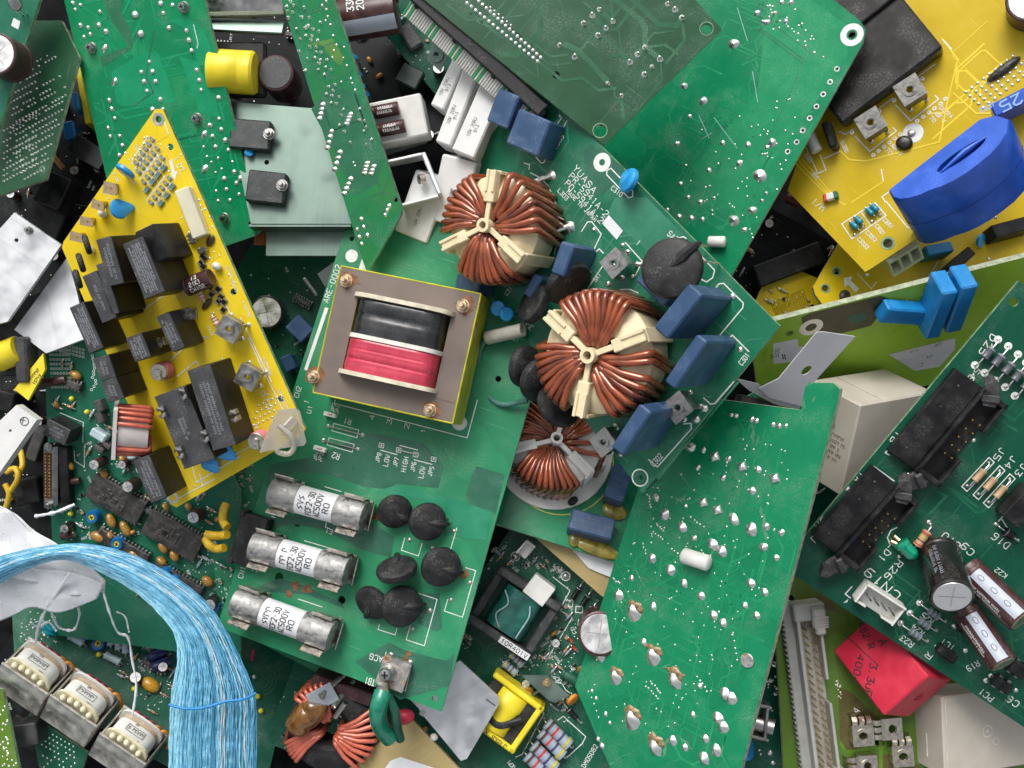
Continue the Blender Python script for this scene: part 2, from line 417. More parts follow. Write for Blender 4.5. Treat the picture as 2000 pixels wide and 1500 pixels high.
# ---- solder joint meshes, shared ----
def _joint(kind, seed):
    r = random.Random(seed); mb = MB(); n = 10
    if kind == 'dome': prof = [(1.0, 0), (0.92, 0.22), (0.7, 0.45), (0.38, 0.62), (0, 0.68)]
    elif kind == 'pin': prof = [(1.0, 0), (0.78, 0.2), (0.5, 0.55), (0.34, 1.0), (0.3, 1.55), (0.0, 1.65)]
    else: prof = [(1.0, 0), (0.8, 0.3), (0.55, 0.6), (0.3, 0.95), (0, 1.05)]
    mb.lathe(prof, n)
    amp = 0.22 if kind == 'blob' else 0.1
    off = [1+r.uniform(-amp, amp) for _ in range(n)]; lean = (r.uniform(-.25, .25), r.uniform(-.25, .25))
    mb.v = [(x*off[i % n]+lean[0]*z, y*off[i % n]+lean[1]*z, z) for i, (x, y, z) in enumerate(mb.v)]
    return mb
JM = {(k, i): _joint(k, i*7+len(k)) for k in ('dome', 'pin', 'blob') for i in range(3)}
JME = {}
def joint_mesh(kind, i, m=None):
    key = (kind, i, (m or M_SOLDER).name)
    if key not in JME: JME[key] = JM[kind, i].mesh('solder_joint', m or M_SOLDER, 60)
    return JME[key]

class Board:
    def __init__(s, name, label, poly, anchors, m, th=8, edge=None, holes=(), cat='circuit board', group=None, local=False, sub='substrate', bare=False):
        A, B, C = (W(*a) for a in anchors)
        s.M = frame3(A, B, C); s.inv = s.M.inverted(); s.cam = s.inv @ Vector((0, 0, D))
        s.root = thing(name, label, cat, s.M, group)
        s.silks = {}; s.dotmb = None; s.nj = 0; s.th = th; s.sub = s.root; s.jp = []
        if bare: return
        s.poly = [s.L(*p).to_2d() for p in poly]; s.th = th
        hl = []; s.rings = []
        for h in holes:
            c = s.L(h[0], h[1]); hl.append(circle(c, h[2], 14))
        mb = MB().prism([tuple(p) for p in s.poly], th, None, 0, 1, hl, -th)
        s.sub = part(sub, mb, [m, edge or M_FR4], s.root)
    def L(s, px, py, h=0.0):
        d = (s.inv @ W(px, py, 0))-s.cam; t = (h-s.cam.z)/d.z
        return s.cam+d*t
    def ang(s, p0, p1, h=0.0):
        v = s.L(*p1, h)-s.L(*p0, h); return math.atan2(v.y, v.x)
    def sc(s, px, py, h=0.0): return (s.L(px+10, py, h)-s.L(px-10, py, h)).length/20.0
    def X(s, px, py, h=0.0, a=0.0): p = s.L(px, py, h); return T(p.x, p.y, 0) @ RZ(a)
    # legend print
    def silk(s, m=None):
        m = m or M_SILK
        if m.name not in s.silks: s.silks[m.name] = (MB(), m)
        return s.silks[m.name][0]
    def line(s, pts, wd=2.0, m=None, closed=False, z=0.3): ribbon(s.silk(m), [s.L(*p) for p in pts], wd, z, None, closed)
    def text(s, t, p0, p1, hgt, wd=None, m=None, flip=1):
        a, b = s.L(*p0).to_2d(), s.L(*p1).to_2d(); u = b-a; n = Vector((-u.y, u.x)).normalized()*hgt*flip
        text_mb(s.silk(m), t, a, u, n, wd or max(1.2, hgt*0.13))
    def ringp(s, px, py, r, wd=2.0, m=None, n=20): c = s.L(px, py); ribbon(s.silk(m), circle(c, r, n), wd, 0.3, None, True)
    def disc(s, px, py, r, m=None, z=0.35, n=16):
        c = s.L(px, py); ZK[0] = (ZK[0]+1) % 11
        s.silk(m).add([(x, y, z+0.02*ZK[0]) for x, y in circle(c, r, n)], [tuple(range(n))])
    def patch(s, pts, m, z=0.2, name='copper_area'):
        ZK[0] = (ZK[0]+1) % 11; q = [s.L(*p) for p in pts]
        loop = [(p.x, p.y) for p in q]
        tris = tessellate_polygon([[Vector((x, y, 0)) for x, y in loop]])
        mb = MB(); vs = [(x, y, z+0.02*ZK[0]) for x, y in loop]; fs = []
        for t in tris:
            a, b, c = (loop[i] for i in t); ar = (b[0]-a[0])*(c[1]-a[1])-(b[1]-a[1])*(c[0]-a[0])
            fs.append(tuple(t) if ar > 0 else tuple(t)[::-1])
        mb.add(vs, fs); return part(name, mb, m, s.sub)
    # solder
    def on(s, p):
        P = getattr(s, 'poly', None)
        if not P: return True
        c = False; k = len(P)
        for i in range(k):
            (x1, y1), (x2, y2) = P[i], P[(i+1) % k]
            if (y1 > p.y) != (y2 > p.y) and p.x < (x2-x1)*(p.y-y1)/(y2-y1)+x1: c = not c
        return c
    def j(s, px, py, r=5, kind='dome', m=None, e=1.0, a=None):
        p = s.L(px, py)
        if not s.on(p): return
        s.jp.append((p.x, p.y))
        M = T(p.x, p.y, -0.2) @ RZ(rnd.uniform(0, 6.3) if a is None else a) @ Matrix.Diagonal((r*e, r, r*(0.62 if kind == 'blob' else 1.0), 1))
        o = obj('solder_joint', joint_mesh(kind, rnd.randrange(3), m), s.root, M); s.nj += 1; return o
    def js(s, pts, r=5, kind='dome', m=None):
        for p in pts: s.j(p[0], p[1], (p[2] if len(p) > 2 else r)*rnd.uniform(.85, 1.15), kind, m)
    def dot(s, px, py, r=2.5, kind='dome'):
        if s.dotmb is None: s.dotmb = MB()
        p = s.L(px, py); q = JM[kind, rnd.randrange(3)]
        if not s.on(p): return
        s.jp.append((p.x, p.y))
        s.dotmb.add(q.v, q.f, T(p.x, p.y, -0.2) @ RZ(rnd.uniform(0, 6)) @ Matrix.Scale(r, 4))
    def dots(s, pts, r=2.5, kind='dome'):
        for p in pts: s.dot(p[0], p[1], (p[2] if len(p) > 2 else r)*rnd.uniform(.8, 1.2), kind)
    def row(s, p0, p1, n, r=2.5, kind='dome', jit=0.0):
        for i in range(n):
            f = i/max(1, n-1); s.dot(p0[0]+(p1[0]-p0[0])*f+rnd.uniform(-jit, jit), p0[1]+(p1[1]-p0[1])*f+rnd.uniform(-jit, jit), r, kind)
    def jrow(s, p0, p1, n, r=5, kind='dome', m=None):
        for i in range(n):
            f = i/max(1, n-1); s.j(p0[0]+(p1[0]-p0[0])*f, p0[1]+(p1[1]-p0[1])*f, r, kind, m)
    def tracks(s, n, m, seed=1, wd=(1.6, 3.6), ang=0.0, ln=(14, 90)):
        """Copper tracks under the mask: 45-degree runs that start at solder joints and stay on the board."""
        rr = random.Random(seed); mb = MB(); P = s.poly; starts = s.jp or [tuple(sum((Vector(p) for p in P), Vector((0, 0)))/len(P))]
        def inside(x, y):
            c = False; k = len(P)
            for i in range(k):
                (x1, y1), (x2, y2) = P[i], P[(i+1) % k]
                if (y1 > y) != (y2 > y) and x < (x2-x1)*(y-y1)/(y2-y1)+x1: c = not c
            return c
        for t in range(n):
            x, y = rr.choice(starts); d = rr.randrange(8); pts = [(x, y)]; w_ = rr.uniform(*wd)
            for k in range(rr.randrange(2, 5)):
                l = rr.uniform(*ln)*(1 if d % 2 == 0 else .5); a = ang+d*math.pi/4; nx, ny = x+l*math.cos(a), y+l*math.sin(a)
                if not (inside(nx, ny) and inside(nx+6*math.cos(a), ny+6*math.sin(a))): break
                x, y = nx, ny; pts.append((x, y)); d = (d+rr.choice((-1, 1))) % 8
            if len(pts) > 1: ribbon(mb, pts, w_, 0.06)
        if mb.f: part('copper_tracks', mb, m, s.sub)['kind'] = 'stuff'
    def flush(s):
        for k, (mb, m) in s.silks.items():
            if mb.f: part('printed_legend' if 'rust' not in k else 'rust_stain', mb, m, s.sub)['kind'] = 'stuff'
        if s.dotmb: o = part('solder_points', s.dotmb, M_SOLDER, s.root, smooth=60); o['kind'] = 'stuff'
    # generic parts
    def box(s, name, A, B, C, h, m, r=1.5, z0=0.0, parent=None, label=None):
        """Box whose top face has corner A, neighbour B along its length, neighbour C along its width (pixels)."""
        a, b, c = s.L(*A, h), s.L(*B, h), s.L(*C, h); u = b-a; an = math.atan2(u.y, u.x)
        L_ = u.length; v = (c-a); n = Vector((-math.sin(an), math.cos(an), 0)); wd = v.dot(n)
        ctr = a+u*0.5+n*(wd*0.5)
        o = part(name, MB().box(L_, abs(wd), h-z0, None, r), m, parent or s.root, T(ctr.x, ctr.y, z0) @ RZ(an), label)
        o['_s'] = (L_, abs(wd), h-z0); return o
    def std(s, name, mb, mats, px, py, h=0.0, a=0.0, z=0.0, label=None):
        p = s.L(px, py, h); return part(name, mb, mats, s.root, T(p.x, p.y, z) @ RZ(a), label)
    def at(s, name, px, py, h=0.0, a=0.0):
        p = s.L(px, py, h); o = obj(name, None, s.root, T(p.x, p.y, 0) @ RZ(a)); o.empty_display_size = 2; return o
ALLB = []
class Plane:
    """Tilted work plane given by three pixel/height anchors."""
    def __init__(s, anchors): s.M = frame3(*(W(*a) for a in anchors)); s.inv = s.M.inverted(); s.cam = s.inv @ Vector((0, 0, D))
    L = Board.L
def board(*a, **k):
    b = Board(*a, **k); ALLB.append(b); return b
def free(name, label, cat, anchors, group=None):
    b = Board(name, label, [], anchors, None, cat=cat, group=group, bare=True); ALLB.append(b); return b
def Z(x0, y0, pts, k=3.75): return [(x0+p[0]/k, y0+p[1]/k, *p[2:]) for p in pts]
# ================= component builders =================
def squiggle(mb, x0, y0, ln, hgt, wd, z, r):
    """A line of print too small to read: short upright and slanted strokes."""
    x = x0
    while x < x0+ln:
        k = r.random(); w_ = hgt*r.uniform(0.35, 0.6)
        if k < 0.14: x += hgt*0.6; continue
        if k < 0.45: pts = [(x, y0), (x, y0+hgt), (x+w_, y0+hgt*0.9), (x+w_, y0+hgt*0.5)]
        elif k < 0.7: pts = [(x+w_, y0+hgt), (x, y0+hgt*0.7), (x+w_*0.9, y0+hgt*0.3), (x, y0)]
        else: pts = [(x, y0+hgt), (x+w_*0.5, y0), (x+w_, y0+hgt)]
        ribbon(mb, pts, wd, z); x += w_+hgt*0.28
def print_on(o, lines, sz=None, m=None, z=None, rot=0, wd=None, size=None, off=(0, 0)):
    """Print on the top of a box part; str = legible line, number = unreadable line of that share of the length."""
    L_, Wd, h = size or o['_s']; z = (h if z is None else z)+0.25
    mb = MB(); r = random.Random(len(lines)*13+int(L_)); n = len(lines)
    lx, ly = (L_, Wd) if rot % 180 == 0 else (Wd, L_)
    sz = sz or min(ly*0.72/n*0.62, lx*0.2, 99 if any(isinstance(t, str) for t in lines) else 4.6)
    tmp = MB()
    for i, t in enumerate(lines):
        y = (n-1)/2*sz*1.55-i*sz*1.55-sz/2+off[1]
        if isinstance(t, str):
            ln = min(lx*0.9, len(t)*sz*0.78); text_mb(tmp, t, (-ln/2+off[0], y), (ln, 0), (0, sz), wd or max(0.8, sz*0.15), z)
        elif t: squiggle(tmp, -lx*t/2+off[0], y, lx*t, sz, wd or max(0.7, sz*0.16), z, r)
    Rm = RZ(math.radians(rot)); mb.add(tmp.v, tmp.f, Rm)
    return part('printed_marking', mb, m or M_INKG, o)

def lead(mb, p0, p1, r=1.6): mb.tube([p0, ((p0[0]+p1[0])/2, (p0[1]+p1[1])/2, (p0[2]+p1[2])/2), p1], r, 6)

def box_cap(b, A, B, C, h, m=None, lines=None, r=3.0, inkm=None, rot=0):
    o = b.box('film_capacitor', A, B, C, h, m or M_NAVY, r, 1.0)
    L_, Wd, hh = o['_s']
    mb = MB()
    for sx in (-1, 1): mb.cyl(1.8, 4, 8, T(sx*L_*0.42, 0, -2.5))
    part('lead', mb, M_SOLDER, o)
    if lines: print_on(o, lines, m=inkm or M_INKG, rot=rot)
    return o

def relay(b, A, B, C, h, m=None, lines=None, rot=0, name='relay', side=None, sz=None, r=2.0):
    """Case with a lid of its own on a dark body."""
    a_, b_, c_ = b.L(*A, h), b.L(*B, h), b.L(*C, h)
    o = b.box(name, A, B, C, h, side or M_BLACK, r)
    L_, Wd, hh = o['_s']
    lid = part('case_top', MB().box(L_-1.0, Wd-1.0, 1.6, None, 0.7), m or M_CHAR, o, T(0, 0, hh-1.0))
    if lines:
        p = print_on(o, lines, z=hh+0.7, rot=rot, sz=sz)
    return o

def disc_cap(b, px, py, r, th=9, h=20, az=0.0, tilt=70, m=None, leads=True, name='disc_capacitor', ridge=True, mlead=None, tear=0.0):
    """Round dipped disc: centre pixel at height h, axis tilted from the board normal towards az (radians, board frame)."""
    p = b.L(px, py, h)
    R = RZ(az) @ RY(math.radians(tilt)); e = th*0.5
    prof = [(0, -e), (r*0.82, -e*0.92), (r*0.95, -e*0.62), (r, 0), (r*0.95, e*0.62), (r*0.82, e*0.92), (0, e)]
    mb = MB().lathe(prof, 26)
    if tear:   # drop shape: pull towards +x
        mb.v = [(x+(tear*r*((x/r)**3) if x > 0 else 0), y*(1-0.55*tear*max(0, x/r)), z*(1-0.3*max(0, x/r))) for x, y, z in mb.v]
    o = part(name, mb, m or M_BLACKM, b.root, T(p.x, p.y, p.z) @ R)
    if ridge:
        rb = MB().tube([(0, 0, e*0.75), (r*0.45, r*0.06, e*1.0), (r*0.9, r*0.12, e*0.75), (r*1.18, r*0.16, 0)], [r*0.07, r*0.19, r*0.16, r*0.06], 8)
        part('lead_ridge', rb, m or M_BLACKM, o)
    if leads:
        inv = R.inverted(); q = []
        ml = MB()
        for k in (-1, 1):
            s = R @ Vector((r*0.86, k*r*0.35, 0)); lo = Vector((s.x, s.y, max(-p.z, s.z-p.z)))
            end = inv @ Vector((s.x*1.05, s.y*1.05, -p.z)); st = Vector((r*0.86, k*r*0.35, 0))
            ml.tube([st, (st+end)*0.5, end], 1.7, 6)
        part('lead', ml, mlead or M_SOLDER, o)
    return o

def turn_mesh(ri, ro, H, wr, skew, m, bulge=0.0):
    """One closed turn of wire round a ring core of rectangular section (axis z, base z=0)."""
    pts = []; c = wr*1.3
    a, bb, t, bo = ri-wr, ro+wr, H+wr, -wr
    sec = [(a, bo+c), (a, H*0.5), (a, t-c), (a+c*0.35, t-c*0.35), (a+c, t), ((a+bb)/2, t+bulge), (bb-c, t), (bb-c*0.35, t-c*0.35), (bb, t-c), (bb, H*0.5), (bb, bo+c), (bb-c*0.35, bo+c*.35), (bb-c, bo), ((a+bb)/2, bo), (a+c, bo), (a+c*.35, bo+c*.35)]
    for rho, z in sec:
        f = (rho-a)/(bb-a); an = skew*0.8*(f-0.5)*max(-1, min(1, 2*z/H-1))
        pts.append((rho*math.cos(an), rho*math.sin(an), z))
    return MB().tube(pts, wr, 8, closed=True).mesh('wire_turn', m, 60)

def choke(b, px, py, hub_h, R, ri, H, wr, segs, m_wire, m_core, spider=3, a0=0.0, base=None, name='choke', lift=4.0, hub=True, tabs=0):
    """Ring choke lying on the board: core, wire turns, spider with hub."""
    p = b.L(px, py, hub_h)
    o = obj(name, None, b.root, T(p.x, p.y, lift) @ RZ(a0)); o.empty_display_size = 5
    c = H*0.16
    prof = [(ri, c), (ri+c, 0), (R-c, 0), (R, c), (R, H-c*1.2), (R-c*1.6, H), (ri+c, H), (ri, H-c), (ri, c)]
    mbc = MB(); n = 36; vs = []; fs = []
    for (r_, z) in prof[:-1]:
        for i in range(n): t = 2*math.pi*i/n; vs.append((r_*math.cos(t), r_*math.sin(t), z))
    k = len(prof)-1
    for q in range(k):
        for i in range(n): i2 = (i+1) % n; q2 = (q+1) % k; fs.append((q*n+i, q*n+i2, q2*n+i2, q2*n+i))
    mbc.add(vs, [f[::-1] for f in fs])
    part('core', mbc, m_core, o, smooth=45)
    md = mat('enamel_dark', (0.17, 0.038, 0.016), 0.28, 0.4, 0.35, 0.03, 0, 0.1, coat=0.6) if m_wire == M_COPPER else m_wire
    meshes = [turn_mesh(ri+d, R, H+e, wr, sk, mw, bu) for d, e, sk, bu, mw in ((0, 0, 0.28, 2, m_wire), (-wr*1.5, 0, 0.30, 1, m_wire), (0, -wr*0.1, 0.29, 1, m_wire), (-wr*1.4, -wr*.2, 0.28, 0, md))]
    for (s0, s1, cnt) in segs:
        for i in range(cnt):
            an = s0+(s1-s0)*(i+rnd.uniform(-.08, .08))/max(1, cnt-1)
            obj('wire_turn', meshes[i % 4], o, RZ(math.radians(an)) @ T(rnd.uniform(-.6, .6), 0, rnd.uniform(-.4, .4)))
    if hub:
        z0 = H*0.25
        hb = MB().ring(R*0.075, R*0.135, z0, H+wr*3.6, 18)
        for i in range(spider):
            an = 2*math.pi*i/spider; wd = R*0.22
            M_ = RZ(an)
            hb.box(R*0.52, R*0.10, H*0.5+wr*2, M_ @ T(R*0.36, 0, H*0.5), 1.0)
            hb.box(R*0.60, wd, wr*2+3, M_ @ T(R*0.75, 0, H+0.5), 1.5)
            for k2 in (-1, 1): hb.box(R*0.42, wd*0.26, 4, M_ @ T(R*0.85, k2*wd*0.34, H+wr*2+2.5), 0.8)
            hb.box(6, wd*1.15, H+6, M_ @ T(R+3.0, 0, -1), 1.2)
        part('spider', hb, m_core, o)
    if base:
        part('base', MB().cyl(R*base, 7, 40, T(0, 0, -5), None, 1.5), m_core, o)
    return o

def screw_terminal(b, px, py, h, sz, a=0.0, m=None, hole=True, screw=False, legs=True, drop=None):
    """Bent sheet terminal: square plate with threaded hole, folded sides, solder legs. px,py = plate centre at height h."""
    p = b.L(px, py, h); s = sz/2; t = 3
    mb = MB(); hr = sz*0.16
    mb.prism([(-s, -s), (s, -s), (s, s), (-s, s)], t, None, 0, 0, [circle((0, 0), hr, 14)], h-t)
    mb.ring(hr, hr*1.75, h, h+1.6, 16); mb.ring(hr*0.8, hr, h-t-7, h-0.2, 14)
    for sy in (-1, 1):
        mb.box(sz*0.9, t, h*0.62, T(0, sy*(s-t/2), h-t-h*0.62), 0.8)
        if legs:
            for sx in (-1, 1): mb.box(5, t, h*0.55, T(sx*s*0.72, sy*(s-t/2), -1), 0.8)
    mb.box(t, sz*0.8, h*0.5, T(-s+t/2, 0, h-t-h*0.5), 0.8)
    o = part('screw_terminal', mb, m or M_TIN, b.root, T(p.x, p.y, 0) @ RZ(a))
    if legs:
        ml = MB()
        for sx in (-1, 1):
            for sy in (-1, 1): ml.add(*_jm(T(sx*s*0.72, sy*(s-t/2), 0) @ Matrix.Scale(5.0, 4)))
        part('solder_fillet', ml, M_SOLDER, o, smooth=60)
    return o
def _jm(M, k='dome'):
    q = JM[k, rnd.randrange(3)]; return ([tuple(M @ Vector(v)) for v in q.v], q.f)

def screw(b, px, py, h, r, m=None, z=0.0, name='screw', nut=False, a=0.3):
    p = b.L(px, py, z+h); mb = MB()
    if nut:
        mb.cyl(r*1.5, 2.5, 20, T(0, 0, z)); mb.lathe([(r*1.12, z+2.5), (r*1.2, z+3.5), (r*1.2, z+h*0.55), (r*1.05, z+h*0.62), (r*0.6, z+h*0.62)], 6)
        mb.cyl(r*0.58, h, 14, T(0, 0, z+1))
    else:
        mb.cyl(r*1.35, 2.2, 20, T(0, 0, z)); mb.ring(r*0.7, r*1.15, z+2.2, z+4.4, 20)
        mb.lathe([(r, z+4.4), (r*1.02, z+h*0.7), (r*0.8, z+h*0.95), (0, z+h)], 20)
    o = part(name, mb, m or M_STEEL, b.root, T(p.x, p.y, 0) @ RZ(a))
    if not nut:
        mc = MB()
        for k in (0, 1): mc.box(r*1.05, r*0.24, 1.6, RZ(k*math.pi/2) @ T(0, 0, z+h-0.9), 0.3)
        part('cross_recess', mc, M_BLACK, o)
    return o

def elco(b, px, py, r, h, m=None, base=False, name='electrolytic_capacitor'):
    """Standing can; px,py = centre of the top."""
    p = b.L(px, py, h)
    o = part(name, MB().lathe([(r*0.95, 0), (r, 1.5), (r, h*0.1), (r*0.93, h*0.13), (r*0.93, h*0.16), (r, h*0.19), (r, h-2.2), (r*0.94, h-0.4), (r*0.88, h-0.4)], 26), m or M_BROWNCAP, b.root, T(p.x, p.y, 0) @ RZ(rnd.uniform(0, 6)))
    mb = MB().lathe([(r*0.9, h-1.2), (r*0.86, h+0.2), (0, h+0.2)], 24)
    part('can_top', mb, M_CAN, o)
    mv = MB(); ribbon(mv, [(-r*.62, 0), (r*.62, 0)], 1.1, h+0.4); ribbon(mv, [(0, -r*.62), (0, r*.62)], 1.1, h+0.4)
    part('vent_groove', mv, M_STEEL, o)
    return o

def lying(b, p0, p1, r, h=None, segs=None, m=None, name='electrolytic_capacitor', stripe=None, end=None, lead_len=0, mark=None, mark_m=None, stripe_a=60, prof=None, label=None):
    """Cylinder lying on the board, axis from pixel p0 to p1 at height h."""
    h = r+1 if h is None else h
    a, c = b.L(*p0, h), b.L(*p1, h); d = c-a; L_ = d.length; an = math.atan2(d.y, d.x)
    M = T(a.x, a.y, h) @ RZ(an) @ RY(math.pi/2)      # local z runs along the axis
    prof = prof or [(r*0.9, 0), (r, 1.5), (r, L_*0.08), (r*0.94, L_*0.1), (r*0.94, L_*0.13), (r, L_*0.16), (r, L_-1.5), (r*0.92, L_)]
    o = part(name, MB().lathe(prof, 24), m or M_BROWNCAP, b.root, M, label)
    if end: part('can_end', MB().lathe([(r*0.9, L_-0.5), (r*0.84, L_+0.5), (0, L_+0.5)], 22), end, o)
    if stripe:
        n = 6; w_ = r*0.75; vs = []
        a0 = math.radians(180+stripe_a)
        mbs = MB(); rr = r*1.012
        for i in range(n+1):
            t = a0-0.38+0.76*i/n
            vs += [(rr*math.cos(t), rr*math.sin(t), L_*0.17), (rr*math.cos(t), rr*math.sin(t), L_-2)]
        mbs.add(vs, [(2*i, 2*i+2, 2*i+3, 2*i+1) for i in range(n)]); part('stripe', mbs, stripe, o)
    if mark: wrap_print(o, mark, r, L_, mark_m or M_SILK, up=math.pi)
    if lead_len:
        ml = MB()
        for k in (-1, 1): ml.tube([(k*r*.4, 0, 1), (k*r*.4, 0, -lead_len*0.6), (k*r*.4+h*0.6, 0, -lead_len)], 1.6, 6)
        part('lead', ml, M_SOLDER, o)
    o['_r'] = r; o['_l'] = L_
    return o
def wrap_print(o, lines, r, L_, m, up=math.pi, sz=None, span=None, z0=None, across=False, flip=1):
    """Print rolled round a cylinder whose local z is its axis; 'up' = angle of the side facing the viewer."""
    n = len(lines); sz = sz or r*0.42; tmp = MB()
    for i, t in enumerate(lines):
        y = ((n-1)/2-i)*sz*1.5-sz/2
        if isinstance(t, str):
            ln = min(len(t)*sz*0.8, (L_*0.8 if not across else r*1.75)); text_mb(tmp, t, (-ln/2, y), (ln, 0), (0, sz), max(0.9, sz*0.16), 0)
        else: squiggle(tmp, -L_*t/2 if not across else -r*t, y, L_*t if not across else 2*r*t, sz, max(0.8, sz*0.15), 0, random.Random(i+int(L_)))
    zc = L_*0.5 if z0 is None else z0
    vs = []
    for x, y, z in tmp.v:
        if across: ax, ci = y*flip, x*flip
        else: ax, ci = x*flip, y*flip
        t = up+ci/r; rr = r*1.008+0.25+z*0.3
        vs.append((rr*math.cos(t), rr*math.sin(t), zc+ax))
    mb = MB(); mb.v = vs; mb.f = tmp.f; mb.mi = tmp.mi
    part('printed_marking', mb, m, o)

def axial(b, p0, p1, r, h=None, bands=(), m=None, name='resistor', wl=0.2, fillet=True):
    """Axial part: body between two leads that bend down to the board; p0,p1 = lead holes."""
    h = r+1.5 if h is None else h
    a, c = b.L(*p0, 0), b.L(*p1, 0); d = c-a; L_ = d.length; an = math.atan2(d.y, d.x)
    bl = L_*(1-2*wl); x0 = L_*wl; k = min(bl*0.2, r*1.2)
    prof = [(r*0.5, x0), (r*0.95, x0+1), (r, x0+k*0.5), (r*0.86, x0+k), (r*0.86, x0+bl-k), (r, x0+bl-k*0.5), (r*0.95, x0+bl-1), (r*0.5, x0+bl)]
    M = T(a.x, a.y, h) @ RZ(an) @ RY(math.pi/2)
    o = part(name, MB().lathe(prof, 12), m or M_REST, b.root, M)
    for i, bm in enumerate(bands):
        f = x0+bl*(0.14+0.72*i/max(1, len(bands)-1)); rb = (r if i in (0, len(bands)-1) else r*0.86)*1.03
        part('colour_band', MB().lathe([(rb, f-bl*.035), (rb, f+bl*.035)], 12), bm, o)
    ml = MB(); ml.tube([(h, 0, 0), (h*0.3, 0, 0.5), (0, 0, 3), (0, 0, x0+1)], 1.3, 6); ml.tube([(h, 0, L_), (h*0.3, 0, L_-.5), (0, 0, L_-3), (0, 0, x0+bl-1)], 1.3, 6)
    if fillet:
        for zz in (0, L_): ml.lathe([(3.4, -0.2), (2.4, 1.2), (1.2, 3.2), (0, 3.6)], 8, T(h, 0, zz) @ RY(-math.pi/2))
    part('lead', ml, M_SOLDER, o, smooth=60)
    return o

def dip(b, A, B, C, h=18, pins=14, m=None, lines=None, name='integrated_circuit'):
    o = b.box(name, A, B, C, h, m or M_IC, 1.5, 4.0); L_, Wd, hh = o['_s']
    mp = MB()
    for i in range(pins):
        x = -L_/2+L_*(i+0.5)/pins
        for s in (-1, 1):
            mp.box(L_/pins*0.42, 5, 2, T(x, s*(Wd/2+1.6), hh*0.45), 0.4); mp.box(L_/pins*0.34, 1.8, hh*0.45+4, T(x, s*(Wd/2+3.4), -4), 0.4)
    q = part('pins', mp, M_TIN, o); q['kind'] = 'stuff'
    if lines: print_on(o, lines)
    return o
def smd(b, px, py, lx, ly, h=4, a=0.0, m=None):
    o = b.std('chip_resistor', MB().box(lx*0.7, ly, h, None, 0.5), m or M_BLACK, px, py, h, a)
    mb = MB()
    for s in (-1, 1): mb.box(lx*0.2, ly*1.04, h*1.05, T(s*lx*0.42, 0, 0), 0.5)
    part('end_terminals', mb, M_TIN, o); return o

def fuse_assembly(b, p0, p1, r, h, lines, side=1):
    """Ferrule fuse in two spring clips."""
    a, c = b.L(*p0, h), b.L(*p1, h); d = c-a; L_ = d.length; an = math.atan2(d.y, d.x)
    M = T(a.x, a.y, h) @ RZ(an) @ RY(math.pi/2)
    o = part('fuse', MB().lathe([(r*0.88, L_*0.27), (r*0.93, L_*0.3), (r*0.93, L_*0.7), (r*0.88, L_*0.73)], 28), M_PAPER, b.root, M)
    cap = [(0, 0), (r*0.86, 0), (r*0.97, 1.5), (r, 4), (r, L_*0.285), (r*0.95, L_*0.30)]
    part('end_cap', MB().lathe(cap, 28), M_ZINC, o)
    part('end_cap', MB().lathe([(q, L_-z) for q, z in cap][::-1], 28), M_ZINC, o)
    wrap_print(o, lines, r*0.93, L_, M_INK, up=math.pi, sz=r*0.38, across=True, flip=-1)
    for k, x in ((0, L_*0.13), (1, L_*0.87)):
        clip = MB(); w_ = L_*0.20
        clip.box(w_*1.25, r*1.9, 2.4, T(0, 0, 1), 0.6)
        for s in (-1, 1):
            path = [(s*r*0.75, 2), (s*r*1.02, h*0.45), (s*r*1.07, h), (s*r*0.98, h+r*0.45), (s*r*1.22, h+r*0.78)]
            for i in range(len(path)-1):
                y0, z0 = path[i]; y1, z1 = path[i+1]
                clip.add([(-w_/2, y0, z0), (w_/2, y0, z0), (w_/2, y1, z1), (-w_/2, y1, z1), (-w_/2, y0+s*2.2, z0), (w_/2, y0+s*2.2, z0), (w_/2, y1+s*2.2, z1), (-w_/2, y1+s*2.2, z1)],
                         [(0, 1, 2, 3), (7, 6, 5, 4), (0, 4, 5, 1), (3, 2, 6, 7), (0, 3, 7, 4), (1, 5, 6, 2)])
        e = -1 if k == 0 else 1
        if k == side: clip.box(2.4, r*1.7, h*0.95, RY(math.radians(12*e)) @ T(e*(w_*0.72), 0, 1), 0.6)
        Mc = T(a.x, a.y, 0) @ RZ(an) @ T(x, 0, 0)
        part('fuse_clip', clip, M_TIN_R, b.root, Mc, smooth=25)
    return o
def trimmer(b, px, py, r, h, m=None):
    p = b.L(px, py, h)
    o = part('trimmer', MB().lathe([(r, 0), (r, h-3), (r*0.9, h), (r*0.55, h), (r*0.5, h-2)], 20), m or M_TRIMB, b.root, T(p.x, p.y, 0) @ RZ(rnd.uniform(0, 6)))
    part('adjuster', MB().lathe([(r*0.46, h-2.5), (r*0.46, h-0.6), (0, h-0.6)], 14), M_YEL, o)
    mb = MB().box(r*0.7, r*0.14, 0.8, T(0, 0, h-0.6), 0.2).box(r*0.14, r*0.7, 0.8, T(0, 0, h-0.5), 0.2); part('slot', mb, M_BLACK, o)
    return o
def blob_cap(b, px, py, rx, ry, rz_, h, a=0.0, m=None, name='dipped_capacitor'):
    p = b.L(px, py, h); mb = MB()
    prof = [(0, -1), (0.55, -0.86), (0.9, -0.45), (1, 0), (0.9, 0.45), (0.55, 0.86), (0, 1)]
    mb.lathe(prof, 14); mb.v = [(x*rx, y*ry, z*rz_) for x, y, z in mb.v]
    return part(name, mb, m or M_TANT, b.root, T(p.x, p.y, max(rz_, h-rz_)) @ RZ(a), smooth=70)
def wire(b, pts, r, m, name='wire', n=8):
    """Wire through pixel/height points (px,py,h) smoothed."""
    P = [b.L(*q) for q in pts]; return part(name, MB().tube(smooth_path(P), r, n), m, b.root, smooth=70)
